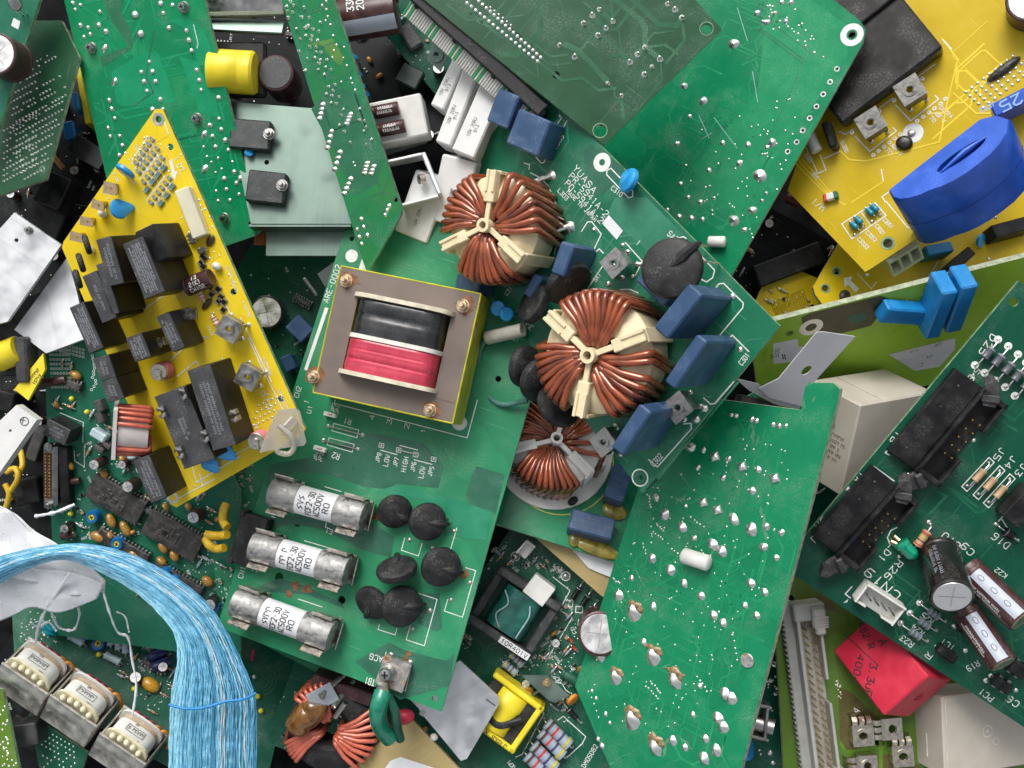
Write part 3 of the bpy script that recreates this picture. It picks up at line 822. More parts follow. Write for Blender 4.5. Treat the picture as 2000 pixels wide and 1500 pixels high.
def smooth_path(P, k=5):
    out = []
    for i in range(len(P)-1):
        p0, p1, p2, p3 = P[max(i-1, 0)], P[i], P[i+1], P[min(i+2, len(P)-1)]
        for j in range(k):
            t = j/k; out.append(0.5*((2*p1)+(p2-p0)*t+(2*p0-5*p1+4*p2-p3)*t*t+(3*p1-p0-3*p2+p3)*t**3))
    out.append(P[-1]); return out
def scatter(b, poly_px, n, avoid=()):
    """Random pixels inside a pixel polygon."""
    xs = [p[0] for p in poly_px]; ys = [p[1] for p in poly_px]; out = []
    while len(out) < n:
        x, y = rnd.uniform(min(xs), max(xs)), rnd.uniform(min(ys), max(ys)); c = False; k = len(poly_px)
        for i in range(k):
            (x1, y1), (x2, y2) = poly_px[i][:2], poly_px[(i+1) % k][:2]
            if (y1 > y) != (y2 > y) and x < (x2-x1)*(y-y1)/(y2-y1)+x1: c = not c
        if c and not any((x-q[0])**2+(y-q[1])**2 < q[2]**2 for q in avoid): out.append((x, y))
    return out
# ================= ground under the pile =================
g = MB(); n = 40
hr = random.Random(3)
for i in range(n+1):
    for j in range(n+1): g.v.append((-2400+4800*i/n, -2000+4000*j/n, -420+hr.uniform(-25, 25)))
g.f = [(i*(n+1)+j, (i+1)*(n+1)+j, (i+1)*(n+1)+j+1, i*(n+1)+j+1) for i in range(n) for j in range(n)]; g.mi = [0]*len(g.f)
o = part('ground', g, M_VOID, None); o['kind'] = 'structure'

# ================= board surfaces =================
P_EMER = pcb('mask_emerald', (0.005, 0.27, 0.10), (0.003, 0.19, 0.085), 0.26, 0.010)
P_EMER2 = pcb('mask_emerald_b', (0.006, 0.235, 0.10), (0.003, 0.165, 0.07), 0.24, 0.012, scratch=0.8)
P_STRIP = pcb('mask_strip', (0.006, 0.21, 0.085), (0.01, 0.16, 0.06), 0.24, 0.011, dust=0.6, stain=(0.10, 0.25, 0.03))
P_DARK = pcb('mask_dark', (0.009, 0.075, 0.032), (0.006, 0.052, 0.026), 0.32, 0.012, dust=0.38, stain=(0.035, 0.06, 0.025))
P_MID = pcb('mask_mid', (0.028, 0.255, 0.118), (0.026, 0.17, 0.09), 0.33, 0.008, dust=0.45)
P_CTR = pcb('mask_centre', (0.014, 0.165, 0.085), (0.010, 0.10, 0.06), 0.27, 0.009, dust=0.4)
P_RIGHT = pcb('mask_right', (0.006, 0.085, 0.048), (0.005, 0.066, 0.040), 0.28, 0.010, dust=0.35)
P_DEEP = pcb('mask_deep', (0.008, 0.10, 0.055), (0.006, 0.075, 0.045), 0.32, 0.013, dust=0.5)
P_TEAL = pcb('mask_teal', (0.012, 0.15, 0.085), (0.010, 0.11, 0.068), 0.32, 0.012, dust=0.35)
P_LIME = pcb('mask_lime', (0.36, 0.60, 0.05), (0.33, 0.56, 0.045), 0.3, 0.006, dust=0.35)
P_OLIVE = pcb('mask_olive', (0.10, 0.20, 0.022), (0.12, 0.13, 0.03), 0.32, 0.008, dust=0.35)
P_YEL = pcb('mask_yellow', (0.84, 0.62, 0.015), (0.80, 0.58, 0.012), 0.34, 0.010, dust=0.22, scratch=0.3)
P_YEL2 = pcb('mask_yellow_b', (0.60, 0.42, 0.006), (0.55, 0.38, 0.005), 0.33, 0.012, dust=0.25, scratch=0.3)
P_TAN = pcb('phenolic_tan', (0.46, 0.36, 0.16), (0.45, 0.35, 0.155), 0.42, 0.012, dust=0.35, scratch=0.5)

b7 = board('power_supply_board', 'green board with red and black transformer, three white fuses and black discs', [(697, 375), (1112, 515), (862, 1390), (424, 1224)],
           [(424, 1224, -30), (862, 1390, 50), (697, 375, -40)], P_MID, 9, M_FR4G, [(581, 1022, 7), (971, 934, 6), (702, 1063, 8), (545, 1127, 9), (667, 1172, 8), (849, 1364, 6), (540, 912, 6), (973, 740, 6), (687, 466, 5)])
b6 = board('choke_filter_board', 'green board with two cream ring chokes wound in copper and navy capacitors', [(1255, 963), (1523, 637), (1040, 150), (845, 425)],
           [(1255, 963, 165), (1523, 637, 300), (845, 425, -40)], P_CTR, 9, M_FR4G, [(1176, 317, 6), (1250, 933, 5)])
b8 = board('single_choke_board', 'green board with white-based copper choke, lying under the choke filter board', [(1010, 690), (962, 1022), (1204, 1099), (1330, 760)],
           [(975, 1025, -60), (1203, 1098, -40), (1010, 690, -190)], P_EMER2, 9, M_FR4G)
b1 = board('relay_board', 'yellow board crowded with black relays, a pointed corner at top', [(303, 213), (318, 213), (596, 838), (590, 850), (345, 991), (333, 985), (121, 484), (124, 472)],
           [(310, 213, 170), (592, 838, 110), (122, 478, 95)], P_YEL, 9, M_FR4G, [(333, 287, 6), (456, 570, 6), (549, 779, 6), (310, 233, 6)])
b2 = board('solder_side_board', 'bright green board solder side up with four small screws, behind the relay board', [(118, -30), (392, -30), (508, 452), (500, 460), (255, 545)],
           [(125, -20, -10), (398, -20, 40), (508, 452, -50)], P_EMER, 9, M_FR4G, [(490, 438, 6)])
b3 = board('narrow_board', 'narrow green board with star-shaped solder spikes, hanging over the aluminium plate', [(540, -30), (642, -30), (785, 408), (783, 420), (722, 527), (713, 522)],
           [(545, 0, 60), (650, 0, 90), (785, 415, 50)], P_STRIP, 9, M_FR4G, [(772, 390, 5)])
b4 = board('dark_solder_board', 'dark dusty green board solder side up, its tip beside the white ring mark', [(800, -30), (820, -8), (1180, 283), (1410, 57), (1330, -30)],
           [(820, 0, 120), (1180, 283, 150), (1410, 57, 165)], P_DARK, 9, M_FR4G, [(1172, 255, 11), (1380, 56, 10), (1086, 146, 7)])
b5 = board('large_solder_board', 'large emerald board solder side up with white hatched ring in its corner', [(1150, -30), (1590, -30), (1680, 40), (1691, 58), (1686, 82), (1425, 545), (1130, 260)],
           [(1690, 70, 85), (1425, 540, -25), (1180, 100, -120)], P_EMER2, 9, M_FR4, [(1607, 32, 9), (1664, 68, 7)])
b9 = board('scratched_solder_board', 'scratched emerald solder-side board with a raised tab, flux stains and white tube', [(1330, 770), (1564, 801), (1572, 758), (1580, 747), (1628, 748), (1640, 760), (1638, 775), (1440, 1530), (1205, 1530), (1123, 1340), (1248, 950)],
           [(1630, 770, 265), (1250, 960, 35), (1440, 1500, 155)], P_EMER2, 14, M_FR4)
b10 = board('header_board', 'dark green board with black latch headers, a green lamp and tall capacitors', [(1990, 549), (2060, 600), (2120, 1500), (2060, 1460), (1552, 1124), (1552, 1072)],
            [(1995, 548, 200), (1550, 1100, 70), (2010, 1425, 95)], P_RIGHT, 10, M_FR4G, [(1980, 590, 8)])
b11 = board('clip_board', 'olive board with grey pin header and spring clips under the red capacitor', [(1508, 1135), (1600, 1100), (2060, 1400), (2060, 1530), (1533, 1530)],
            [(1512, 1140, -70), (1533, 1500, -60), (2000, 1500, -60)], P_OLIVE, 11, M_FR4, [(1544, 1171, 9), (1718, 1450, 9)])
b12 = board('lime_board', 'lime green board standing on edge with three bright blue capacitors and labels', [(1462, 640), (2030, 495), (2030, 700), (1490, 830)],
            [(1463, 638, 95), (2000, 503, 130), (1480, 790, -110)], P_LIME, 11, M_FR4, [(1584, 639, 9), (1543, 651, 4)])
b13 = board('current_sensor_board', 'yellow board with big blue current sensor ring and black plate', [(1538, 372), (1690, 531), (1705, 522), (2060, 290), (2060, -60), (1690, -60)],
            [(1540, 368, -70), (1690, 531, 0), (2000, 40, 125)], P_YEL2, 9, M_FR4G, [(1734, 475, 9)])
b14 = board('lower_yellow_board', 'yellow board with printed white arrow peeking out below the current sensor board', [(1640, 470), (1588, 560), (1592, 575), (1640, 640), (2060, 560), (2060, 300)],
            [(1588, 560, -110), (1640, 640, -90), (1900, 450, -170)], P_YEL2, 9, M_FR4G, [(1634, 530, 7), (1612, 563, 7)])
b15 = board('component_board', 'dense green board with dark chips, brown capacitors and a metal D connector', [(84, 646), (330, 690), (470, 960), (470, 1290), (110, 1240)],
            [(85, 648, -60), (460, 960, -70), (110, 1240, -150)], P_TEAL, 8, M_FR4G, [(97, 661, 4)])
b16 = board('surface_mount_board', 'green board with tiny chips between the fuses board and the dark chips', [(392, 872), (600, 780), (650, 1330), (430, 1215)],
            [(398, 872, -85), (600, 780, -75), (440, 1215, -100)], P_MID, 8, M_FR4G)
b22 = board('transformer_board', 'green board carrying three steel-framed white transformers under the blue strap', [(20, 1130), (300, 1090), (585, 1255), (520, 1530), (400, 1540), (30, 1320)],
            [(20, 1130, -190), (585, 1255, -320), (400, 1540, -145)], P_DEEP, 8, M_FR4G)
b17 = board('driver_board', 'dark green board with yellow transformer and banded blue resistors, bottom centre', [(1005, 1020), (860, 1240), (900, 1540), (1260, 1540), (1260, 1130)],
            [(1010, 1030, -150), (900, 1500, -110), (1250, 1150, -120)], P_DEEP, 9, M_FR4G)
# ================= power supply board (fuses, transformer, discs) =================
M_AREA7 = mat('copper_area_dull', (0.032, 0.14, 0.088), 0.33, 0, 0.1, 0.02, 0, 0.2, spec=0.35)
M_AREA7L = mat('copper_area_light', (0.022, 0.235, 0.125), 0.3, 0, 0.08, 0.02, 0, 0.2, spec=0.35)
z = lambda pts: Z(480, 740, pts)
z2 = lambda pts: Z(480, 1100, pts)
b = b7
b.patch(z([(180, 630), (540, 560), (900, 390), (1300, 468), (1450, 640), (1410, 800), (1100, 770), (1050, 810), (870, 790), (600, 700), (360, 680), (140, 790)]), M_AREA7)
b.patch(z([(1690, 640), (1900, 700), (1830, 990), (1780, 960), (1640, 920), (1610, 850), (1660, 700)]), M_AREA7)
b.patch(z([(160, 1120), (330, 1060), (560, 1100), (850, 1250), (1060, 1310), (1090, 1160), (900, 1040), (620, 1010), (180, 1000)]), M_AREA7)
b.patch(z2([(1280, 220), (1420, 220), (1440, 480), (1390, 500), (1260, 440)]), M_AREA7)
b.patch(z2([(1050, 580), (1170, 640), (1470, 715), (1530, 660), (1490, 900), (1380, 930), (1130, 1000), (800, 720)]), M_AREA7)
b.patch(z2([(20, 200), (250, 110), (420, 160), (700, 290), (720, 330), (450, 230)]), M_AREA7)
b.patch(z([(940, 830), (1100, 780), (1600, 900), (1800, 980), (1760, 1180), (1600, 1160), (1480, 1000), (1300, 880)]), M_AREA7L)
# transformer
fr = b.L(667, 521, 96); fa = b.ang((667, 521), (938, 575), 96); fb = b.L(938, 575, 96); fd = b.L(589, 759, 96)
TL = (fb-fr).length; TW = (fd-fr).length
Mt = T(fr.x, fr.y, 0) @ RZ(fa) @ T(TL/2, -TW/2, 0)
tr = obj('transformer', None, b.root, Mt); tr.empty_display_size = 5
M_LAM = mat('lamination', (0.185, 0.15, 0.13), 0.5, 0.35, 0.12, 0.012, 0.3, 0.25, dustc=(0.20, 0.11, 0.06), spec=0.3)
wx, wy0, wy1 = TL*0.335, -TW*0.31, TW*0.33
mb = MB().prism([(-TL/2, -TW/2), (TL/2, -TW/2), (TL/2, TW/2), (-TL/2, TW/2)], 88, None, 0, 1, [[(-wx, wy0), (wx, wy0), (wx, wy1), (-wx, wy1)]], 8)
part('lamination_stack', mb, [M_LAM, M_YELG], tr)
mb = MB()
for sx in (-1, 1): mb.box(3, TW+3, 90, T(sx*(TL/2+1.2), 0, 7), 1)
for sy in (-1, 1): mb.box(TL+3, 3, 90, T(0, sy*(TW/2+1.2), 7), 1)
part('lacquered_side', mb, M_YELG, tr)
mb = MB()
ribbon(mb, [(-TL/2, wy1+16), (-wx, wy1+16)], 1.2, 96.2); ribbon(mb, [(wx, wy1+16), (TL/2, wy1+16)], 1.2, 96.2); ribbon(mb, [(wx, wy0-8), (TL/2-4, wy0-10)], 1.0, 96.2)
part('lamination_seam', mb, ink((0.14, 0.06, 0.035)), tr)
def coil(y0, y1, sag, top, wmul=1.0, n=16, ribs=0):
    prof = []
    for i in range(n+1):
        t = math.pi*(1-i/n); c, s_ = math.cos(t), math.sin(t)
        prof.append((wx*wmul*0.97*math.copysign(abs(c)**0.38, c), 70+(top-70)*abs(s_)**0.62))
    m = MB(); k = max(2, ribs); rr = random.Random(5)
    rows = []
    for j in range(k+1):
        f = j/k; y = y0+(y1-y0)*f; ds = 0 if not ribs else rr.uniform(-2.0, 2.0)
        rows.append([(x, y, zz+ds*(1 if zz > 75 else 0)) for x, zz in prof])
    vs = [p for r_ in rows for p in r_]; q = n+1
    fs = [(j*q+i, j*q+i+1, (j+1)*q+i+1, (j+1)*q+i) for j in range(k) for i in range(n)]
    fs.append(tuple(range(q))); fs.append(tuple((k*q+i) for i in range(q-1, -1, -1)))
    m.add(vs, [f[::-1] for f in fs]); return m
M_COILB = mat('black_tape', (0.018, 0.019, 0.021), 0.22, 0, 0.3, 0.03, 1.5, 0.12, coat=0.5)
M_COILR = mat('red_tape', (0.55, 0.045, 0.085), 0.26, 0, 0.15, 0.03, 1.0, 0.1, coat=0.35)
ym = -TW*0.005
part('winding', coil(ym+4, wy1-9, 0, 126, 0.98, 16, 11), M_COILB, tr, label='winding taped in glossy black', smooth=50)
part('winding', coil(wy0+8, ym-4, 0, 132, 1.0, 16, 16), M_COILR, tr, label='winding taped in red', smooth=50)
for y, e in ((wy1-5, 1.12), (ym, 1.03), (wy0+4, 1.10)):
    m = coil(y-4, y+4, 0, 134, e); part('bobbin_flange', m, M_GLUEW if e < 1.05 else mat('bobbin_cream', (0.66, 0.60, 0.46), 0.45, 0, 0.15, 0.05, 0.5, 0.3), tr, smooth=50)
for (x, y) in ((675, 548), (904, 597), (611, 736), (839, 801)):
    p = tr.matrix_basis.inverted() @ b.L(x, y, 100)
    mb = MB(); mb.cyl(13, 2.5, 20, T(0, 0, 96)); mb.lathe([(9.5, 98.5), (10.4, 100), (10.4, 107), (9, 108.5), (5, 108.5)], 6); mb.cyl(5, 22, 14, T(0, 0, 97))
    part('bolt', mb, metal_mat('bolt_rusty', (0.80, 0.62, 0.42), 0.3, 0.3, 0.1, 0.5, rust=0.22), tr, T(p.x, p.y, 0))
    mr = MB(); mr.add([(q[0]*rnd.uniform(.75, 1.3), q[1]*rnd.uniform(.75, 1.3), 96.25) for q in circle((3, 2), 17, 14)], [tuple(range(14))]); part('rust_stain', mr, mat('rust', (0.22, 0.10, 0.045), 0.9, 0, 0.3, 0.1, 0.5, 0.1), tr, T(p.x, p.y, 0))
p = b.L(897, 826, 4); part('rubber_foot', MB().lathe([(15, 0), (14, 10), (9, 16), (0, 17)], 18), M_GLUEW, b.root, T(p.x, p.y, 0))
# fuses
for p0, p1 in (((531, 960), (713, 1010)), ((494, 1065), (681, 1117)), ((459, 1174), (650, 1243))):
    fuse_assembly(b, p0, p1, 30, 37, [0.5, 'FCF2-30', 'AC500V', 'RO'], 1)
# black discs
dr = lambda p0, p1: b.ang(p0, p1)
for (x, y, r, tilt, to) in ((771, 999, 34, 30, (812, 1040)), (835, 1019, 37, 26, (890, 1036)), (861, 1107, 39, 26, (915, 1135)), (775, 1112, 40, 62, (770, 1040)), (727, 1177, 36, 34, (690, 1230)), (784, 1184, 40, 28, (845, 1192))):
    disc_cap(b, x, y, r, 21, 30 if tilt < 50 else 40, dr((x, y), to), tilt, M_BLACKM, True, 'varistor', True, M_TIN_R)
b.js([(800, 1054, 5), (887, 1037, 5), (845, 1070, 5), (806, 1227, 5), (840, 1192, 5), (918, 1138, 5), (881, 1171, 5)], 5, 'dome', M_SOLDER_D)
# ground terminal with screw
screw_terminal(b, 768, 1316, 22, 56, b.ang((735, 1300), (790, 1322)), M_TIN_R)
screw(b, 751, 1319, 24, 13, M_STEEL, 22)
# black connector with yellow wires
cb = b.box('plug_connector', (472, 1000), (523, 1016), (441, 1094), 36, M_BLACK, 2)
L_, Wd, hh = cb['_s']; mb = MB()
for i in range(7): mb.box(4, Wd*0.085, hh*0.8, T(-L_/2-1, -Wd*0.42+Wd*0.14*i, 3), 0.8)
mb.box(10, 10, hh+3, T(-L_/2+2, Wd/2-2, 0), 1); mb.box(12, 12, hh+2, T(-L_/2+3, -Wd/2+2, 0), 1)
part('latch_rib', mb, M_BLACKM, cb)
for pts in ([(442, 984), (436, 1000), (436, 1018), (444, 1030)], [(404, 1044), (418, 1046), (432, 1046), (444, 1044)], [(402, 1052), (408, 1064), (422, 1072), (438, 1070)]):
    wire(b, [(x, y, 26+6*(i % 2)) for i, (x, y) in enumerate(pts)], 8.5, M_WIREY, 'yellow_wire', 10)
# small jumpers
for (A, B, C) in (((633, 803), (656, 809), (631, 811)), ((613, 869), (636, 876), (611, 878))):
    o = b.box('jumper_block', A, B, C, 14, M_WHITE, 1); m = MB(); ribbon(m, [(-4, 0), (4, 0), (4, 3)], 1.6, o['_s'][2]+.2); part('printed_marking', m, ink((0.35, 0.05, 0.03)), o)
for (p0, p1, q) in (((641, 832), (708, 849), [(652, 827), (701, 840), (697, 855), (648, 841)]), ((632, 860), (699, 877), [(643, 855), (692, 868), (688, 883), (639, 869)])):
    b.line(q, 1.3, closed=True)
    a, c = b.L(*p0), b.L(*p1); part('bare_wire', MB().tube([a, a+Vector((0, 0, 4)), c+Vector((0, 0, 4)), c], 1.6, 6), M_TIN, b.root)
    b.js([p0, p1], 4.5)
a, c = b.L(779, 879, 3), b.L(812, 887, 3); part('bare_wire', MB().tube([a, c], 1.5, 6), M_TIN_R, b.root)
for (x, y) in ((745, 870), (779, 879), (812, 888), (847, 897)):
    b.line([(x-4, y-5), (x+5, y-3), (x+4, y+5), (x-5, y+3)], 1.2, closed=True); b.dot(x, y, 2.6)
for q in ([(743, 879), (776, 888)], [(781, 870), (816, 879)], [(809, 898), (844, 907)]): b.line(q, 1.6)
for t, p0, p1, h in (('JP8', (740, 903), (745, 886), 8), ('LOW', (757, 911), (762, 890), 9), ('JP7', (775, 911), (779, 895), 8), ('HIGH', (792, 922), (798, 894), 9), ('JP6', (809, 921), (813, 904), 8), ('LOW', (826, 934), (831, 913), 9), ('JP5', (843, 930), (848, 913), 8),
                     ('4', (730, 820), (732, 812), 9), ('3', (764, 829), (766, 820), 9), ('2', (798, 838), (800, 829), 9), ('1', (830, 846), (831, 838), 8), ('R1', (687, 820), (673, 816), 10), ('R2', (664, 887), (651, 883), 11),
                     ('JP2', (652, 805), (656, 789), 7), ('JP1', (661, 808), (665, 793), 7), ('JP4', (618, 899), (623, 884), 7), ('JP3', (627, 902), (632, 886), 7), ('CN2', (583, 777), (589, 757), 10), ('1', (602, 789), (604, 783), 9), ('U1', (607, 808), (611, 794), 9),
                     ('F1', (650, 1035), (638, 1031), 9), ('CN1', (474, 1130), (480, 1108), 10), ('3', (502, 1117), (504, 1109), 10), ('TB1', (733, 1328), (715, 1322), 12), ('ACG', (748, 1283), (724, 1276), 11), ('ARE-0002', (641, 592), (666, 520), 11)):
    b.text(t, p0, p1, h)
b.line(z([(655, 155), (650, 180), (1622, 432), (1697, 155)]), 1.8)
b.line(z([(190, 1008), (215, 1015)]), 1.8); b.line(z([(580, 790), (700, 825)]), 1.8); b.line(z([(590, 1050), (585, 1085), (640, 1110)]), 1.8); b.line(z([(430, 1185), (720, 1270)]), 1.8); b.line(z2([(385, 262), (560, 320)]), 1.8)
b.line(z([(1485, 1000), (1565, 1030), (1498, 1258)]), 1.5); b.line(z([(1165, 1165), (1140, 1255), (1265, 1297), (1292, 1205)]), 1.5)
b.line(z2([(1610, 32), (1685, 55), (1588, 395), (1455, 350), (1480, 265)]), 1.5); b.line(z2([(1265, 220), (1402, 265), (1308, 605), (1175, 560), (1205, 460)]), 1.5); b.line(z2([(980, 450), (968, 485), (1095, 525), (1108, 475)]), 1.5); b.line(z2([(1020, 680), (1030, 650)]), 1.5); b.line(z2([(1215, 740), (1170, 935), (1110, 915)]), 1.5); b.line(z([(1110, 1310), (1240, 1345)]), 1.5); b.line(z([(1110, 1310), (1105, 1335)]), 1.5)
b.patch([(594, 722), (600, 724), (642, 602), (635, 600)], M_PAPER, 0.4, 'paper_strip')
b.disc(687, 500, 13, M_SILK); b.patch([(707, 505), (700, 527), (716, 530)], M_SILK, 0.3, 'printed_triangle')
b.text('87', (682, 503), (693, 502), 8, 1.0, ink((0.35, 0.38, 0.36)))
# rust runs round the terminal and clips
for (x, y, r) in ((792, 1290, 9), (797, 1277, 6), (746, 1343, 11), (735, 1008, 9), (905, 1122, 10), (600, 1150, 10), (578, 1143, 9), (565, 1160, 8)):
    c = b.L(x, y); b.silk(MATS['rust']).add([(c.x+r*rnd.uniform(.6, 1.3)*math.cos(t*.523), c.y+r*rnd.uniform(.6, 1.3)*math.sin(t*.523), 0.75+0.01*rnd.random()) for t in range(12)], [tuple(range(12))])
# green sleeve on a bent lug hanging at the corner
P = [W(748, 1352, 70), W(742, 1372, 78), W(738, 1395, 70), W(744, 1420, 50), W(762, 1442, 30)]
iv = b.M.inverted(); gs = part('sleeved_lug', MB().tube(smooth_path([iv @ p for p in P]), 17, 14), M_GREENS, b.root, smooth=60)
part('lug', MB().tube([iv @ W(745, 1335, 72), iv @ W(749, 1358, 72)], 11, 10), M_TIN_R, gs)
P = [W(758, 1362, 70), W(772, 1390, 66), W(776, 1420, 46), W(782, 1444, 26)]
part('wire', MB().tube(smooth_path([iv @ p for p in P]), 9, 10), mat('dark_green_wire', (0.01, 0.09, 0.055), 0.4, 0, 0.15, 0.05, 0.3, 0.2), gs, smooth=60)

# ================= choke filter board =================
b = b6
z7 = lambda pts: Z(980, 380, pts); z3 = lambda pts: Z(980, 0, pts); z8 = lambda pts: Z(980, 740, pts)
M_AREA6 = mat('copper_area_pale', (0.035, 0.21, 0.125), 0.28, 0, 0.08, 0.02, 0, 0.2, spec=0.35)
b.patch(z7([(1060, 20), (1330, 290), (1090, 420), (900, 270), (770, 150), (830, 20)]), M_AREA6)
b.patch(z8([(1010, 815), (1105, 700), (1150, 740), (1690, 60), (1720, 20), (1745, 20), (1035, 835)]), M_AREA6)
b.patch(z8([(600, 290), (920, 250), (830, 330), (700, 420)]), M_AREA6)
b.patch(z3([(640, 1050), (900, 1230), (870, 1280), (740, 1420), (700, 1440), (620, 1340), (600, 1120)]), M_AREA7)
ca = b.ang((936, 440), (952, 330), 85)
choke(b, 957, 442, 100, 94, 32, 100, 6.2, [(26, 96, 9), (147, 213, 9), (267, 306, 5), (322, 335, 2)], M_COPPER, M_CREAM, 3, ca)
ca = b.ang((1140, 697), (1250, 656), 88)
choke(b, 1160, 694, 105, 102, 34, 105, 6.5, [(28, 98, 10), (148, 213, 9), (267, 314, 6), (330, 337, 2)], M_COPPER, M_CREAM, 3, ca)
box_cap(b, (1276, 639), (1345, 553), (1297, 670), 150)
box_cap(b, (1297, 745), (1361, 652), (1314, 766), 150)
box_cap(b, (1193, 873), (1249, 788), (1214, 893), 150)
box_cap(b, (1241, 548), (1295, 600), (1266, 530), 70)
box_cap(b, (1075, 532), (1096, 470), (1099, 546), 95)
box_cap(b, (1020, 572), (1043, 533), (1040, 576), 50)
box_cap(b, (893, 533), (938, 545), (890, 566), 60)
box_cap(b, (987, 279), (1013, 211), (1049, 305), 60)
box_cap(b, (949, 235), (973, 171), (987, 258), 60)
disc_cap(b, 1313, 524, 52, 24, 98, b.ang((1313, 524), (1385, 465)), 14, M_BLACKM, True, 'varistor')
disc_cap(b, 1110, 553, 46, 25, 48, b.ang((1110, 553), (1145, 590)), 74, M_BLACKM, True, 'varistor', False)
disc_cap(b, 1043, 594, 39, 25, 42, b.ang((1043, 594), (1020, 570)), 38, M_BLACKM, True, 'varistor', False)
disc_cap(b, 1025, 716, 40, 24, 40, b.ang((1025, 716), (1060, 722)), 80, M_BLACKM, True, 'varistor', False)
disc_cap(b, 1052, 742, 42, 24, 40, b.ang((1052, 742), (1087, 755)), 72, M_BLACKM, True, 'varistor', False)
disc_cap(b, 1090, 793, 44, 22, 34, b.ang((1090, 793), (1115, 775)), 72, M_BLACKM, True, 'varistor', False)
ta = b.ang((1192, 479), (1224, 521), 48)
screw_terminal(b, 1199, 514, 48, 40, ta); screw_terminal(b, 1323, 796, 48, 42, ta); screw_terminal(b, 1178, 864, 48, 40, ta)
disc_cap(b, 1228, 352, 23, 14, 22, b.ang((1228, 352), (1210, 340)), 35, M_SKYB, True, 'disc_capacitor', False, None, 0.2)
disc_cap(b, 972, 602, 15, 11, 26, b.ang((972, 602), (1000, 600)), 40, M_SKYB, True, 'disc_capacitor', False)
disc_cap(b, 989, 613, 14, 11, 26, b.ang((989, 613), (1012, 613)), 50, M_SKYB, True, 'disc_capacitor', False)
lying(b, (952, 660), (1030, 642), 13, 22, m=mat('sleeve_grey', (0.50, 0.48, 0.41), 0.5, 0, 0.1, 0.04, 0.5, 0.2), name='insulating_tube', prof=[(9, 2), (9, 0), (13, 0), (13, 80), (9, 80), (9, 78)])
wire(b, [(962, 658, 22), (948, 664, 24), (937, 690, 16), (934, 730, 10), (948, 768, 10), (980, 790, 12), (1030, 782, 8)], 5.2, M_GREENW, 'green_wire')
for (x, y, r) in ((1066, 347, 11), (1102, 446, 12)):
    b.j(x+10, y-4, r, 'blob'); p = b.L(x, y, 10); part('wire_end', MB().tube([b.L(x-25, y+10, 22), b.L(x-8, y+2, 14), b.L(x+10, y-4, 3)], 5, 8), M_SOLDER, b.root)
b.js(z7([(675, 255, 4), (1010, 510, 4), (960, 600, 4), (885, 370, 4), (780, 655, 6), (1690, 745, 6), (1745, 1135, 6), (1190, 1250, 6), (640, 570, 4)]), 5)
b.js(z8([(1485, 215, 8), (1425, 295, 7), (830, 335, 6), (870, 555, 5), (1095, 165, 5)]), 6)
b.js(z3([(265, 1135, 4), (425, 850, 4)]), 4)
for t, p0, p1, h in (('YUASA', (1119, 330), (1158, 378), 11), ('PR-5941A-2', (1111, 346), (1182, 424), 11), ('PO-5941A-2', (1103, 360), (1172, 437), 11), ('L303', (1089, 374), (1106, 392), 8), ('MADE IN JAPAN', (1107, 376), (1161, 433), 7),
                     ('C309', (1087, 292), (1102, 267), 8), ('C310', (1193, 370), (1212, 385), 8), ('SA3', (1303, 459), (1319, 474), 10), ('SA1', (1164, 551), (1174, 537), 8), ('1', (1241, 476), (1246, 481), 9), ('C301', (1450, 714), (1465, 695), 9), ('C302', (1278, 912), (1295, 892), 10), ('FE', (1027, 634), (1036, 645), 9), ('C31', (991, 578), (1001, 564), 8), ('U01', (995, 662), (1012, 668), 8)):
    b.text(t, p0, p1, h)
for q in ([(1555, 700), (1590, 655), (1625, 650), (1770, 795), (1765, 830), (1585, 1045)], [(1265, 365), (1290, 320), (1330, 308), (1350, 322)], [(1400, 385), (1560, 555), (1545, 610), (1500, 640), (1430, 605)], [(1640, 1070), (1690, 1030), (1810, 1150)], [(585, 270), (630, 200), (660, 200), (730, 290), (620, 520)], [(690, 420), (715, 398), (745, 430)], [(630, 690), (745, 515)], [(870, 695), (940, 695), (1000, 720)], [(370, 0), (410, 120), (425, 260), (385, 440)], [(905, 350), (1030, 490), (980, 590)]): b.line(z7(q), 2.0)
for q in ([(1330, 330), (1385, 325), (1390, 365), (1140, 645), (1075, 590)], [(1700, 20), (1560, 180), (1530, 185), (1480, 140)], [(605, 285), (640, 290)]): b.line(z8(q), 2.2)
for q in ([(478, 885), (310, 1190), (290, 1195), (250, 1150)], [(440, 860), (275, 1115)], [(330, 970), (360, 995)], [(325, 1000), (350, 1012)], [(770, 1250), (800, 1232), (960, 1400), (960, 1440), (930, 1450), (770, 1280), (770, 1250)], [(210, 1265), (280, 1300), (340, 1360), (400, 1490)], [(165, 1195), (205, 1205), (200, 1240)]): b.line(z3(q), 2.0)
b.ringp(1176, 317, 11.5, 11, n=24); b.ringp(1250, 933, 15, 2.5); b.ringp(1250, 933, 8, 4, M_AREA7)
b.patch(z7([(785, 150), (888, 265), (842, 330), (735, 210)]), M_PAPER, 0.5, 'paper_label')

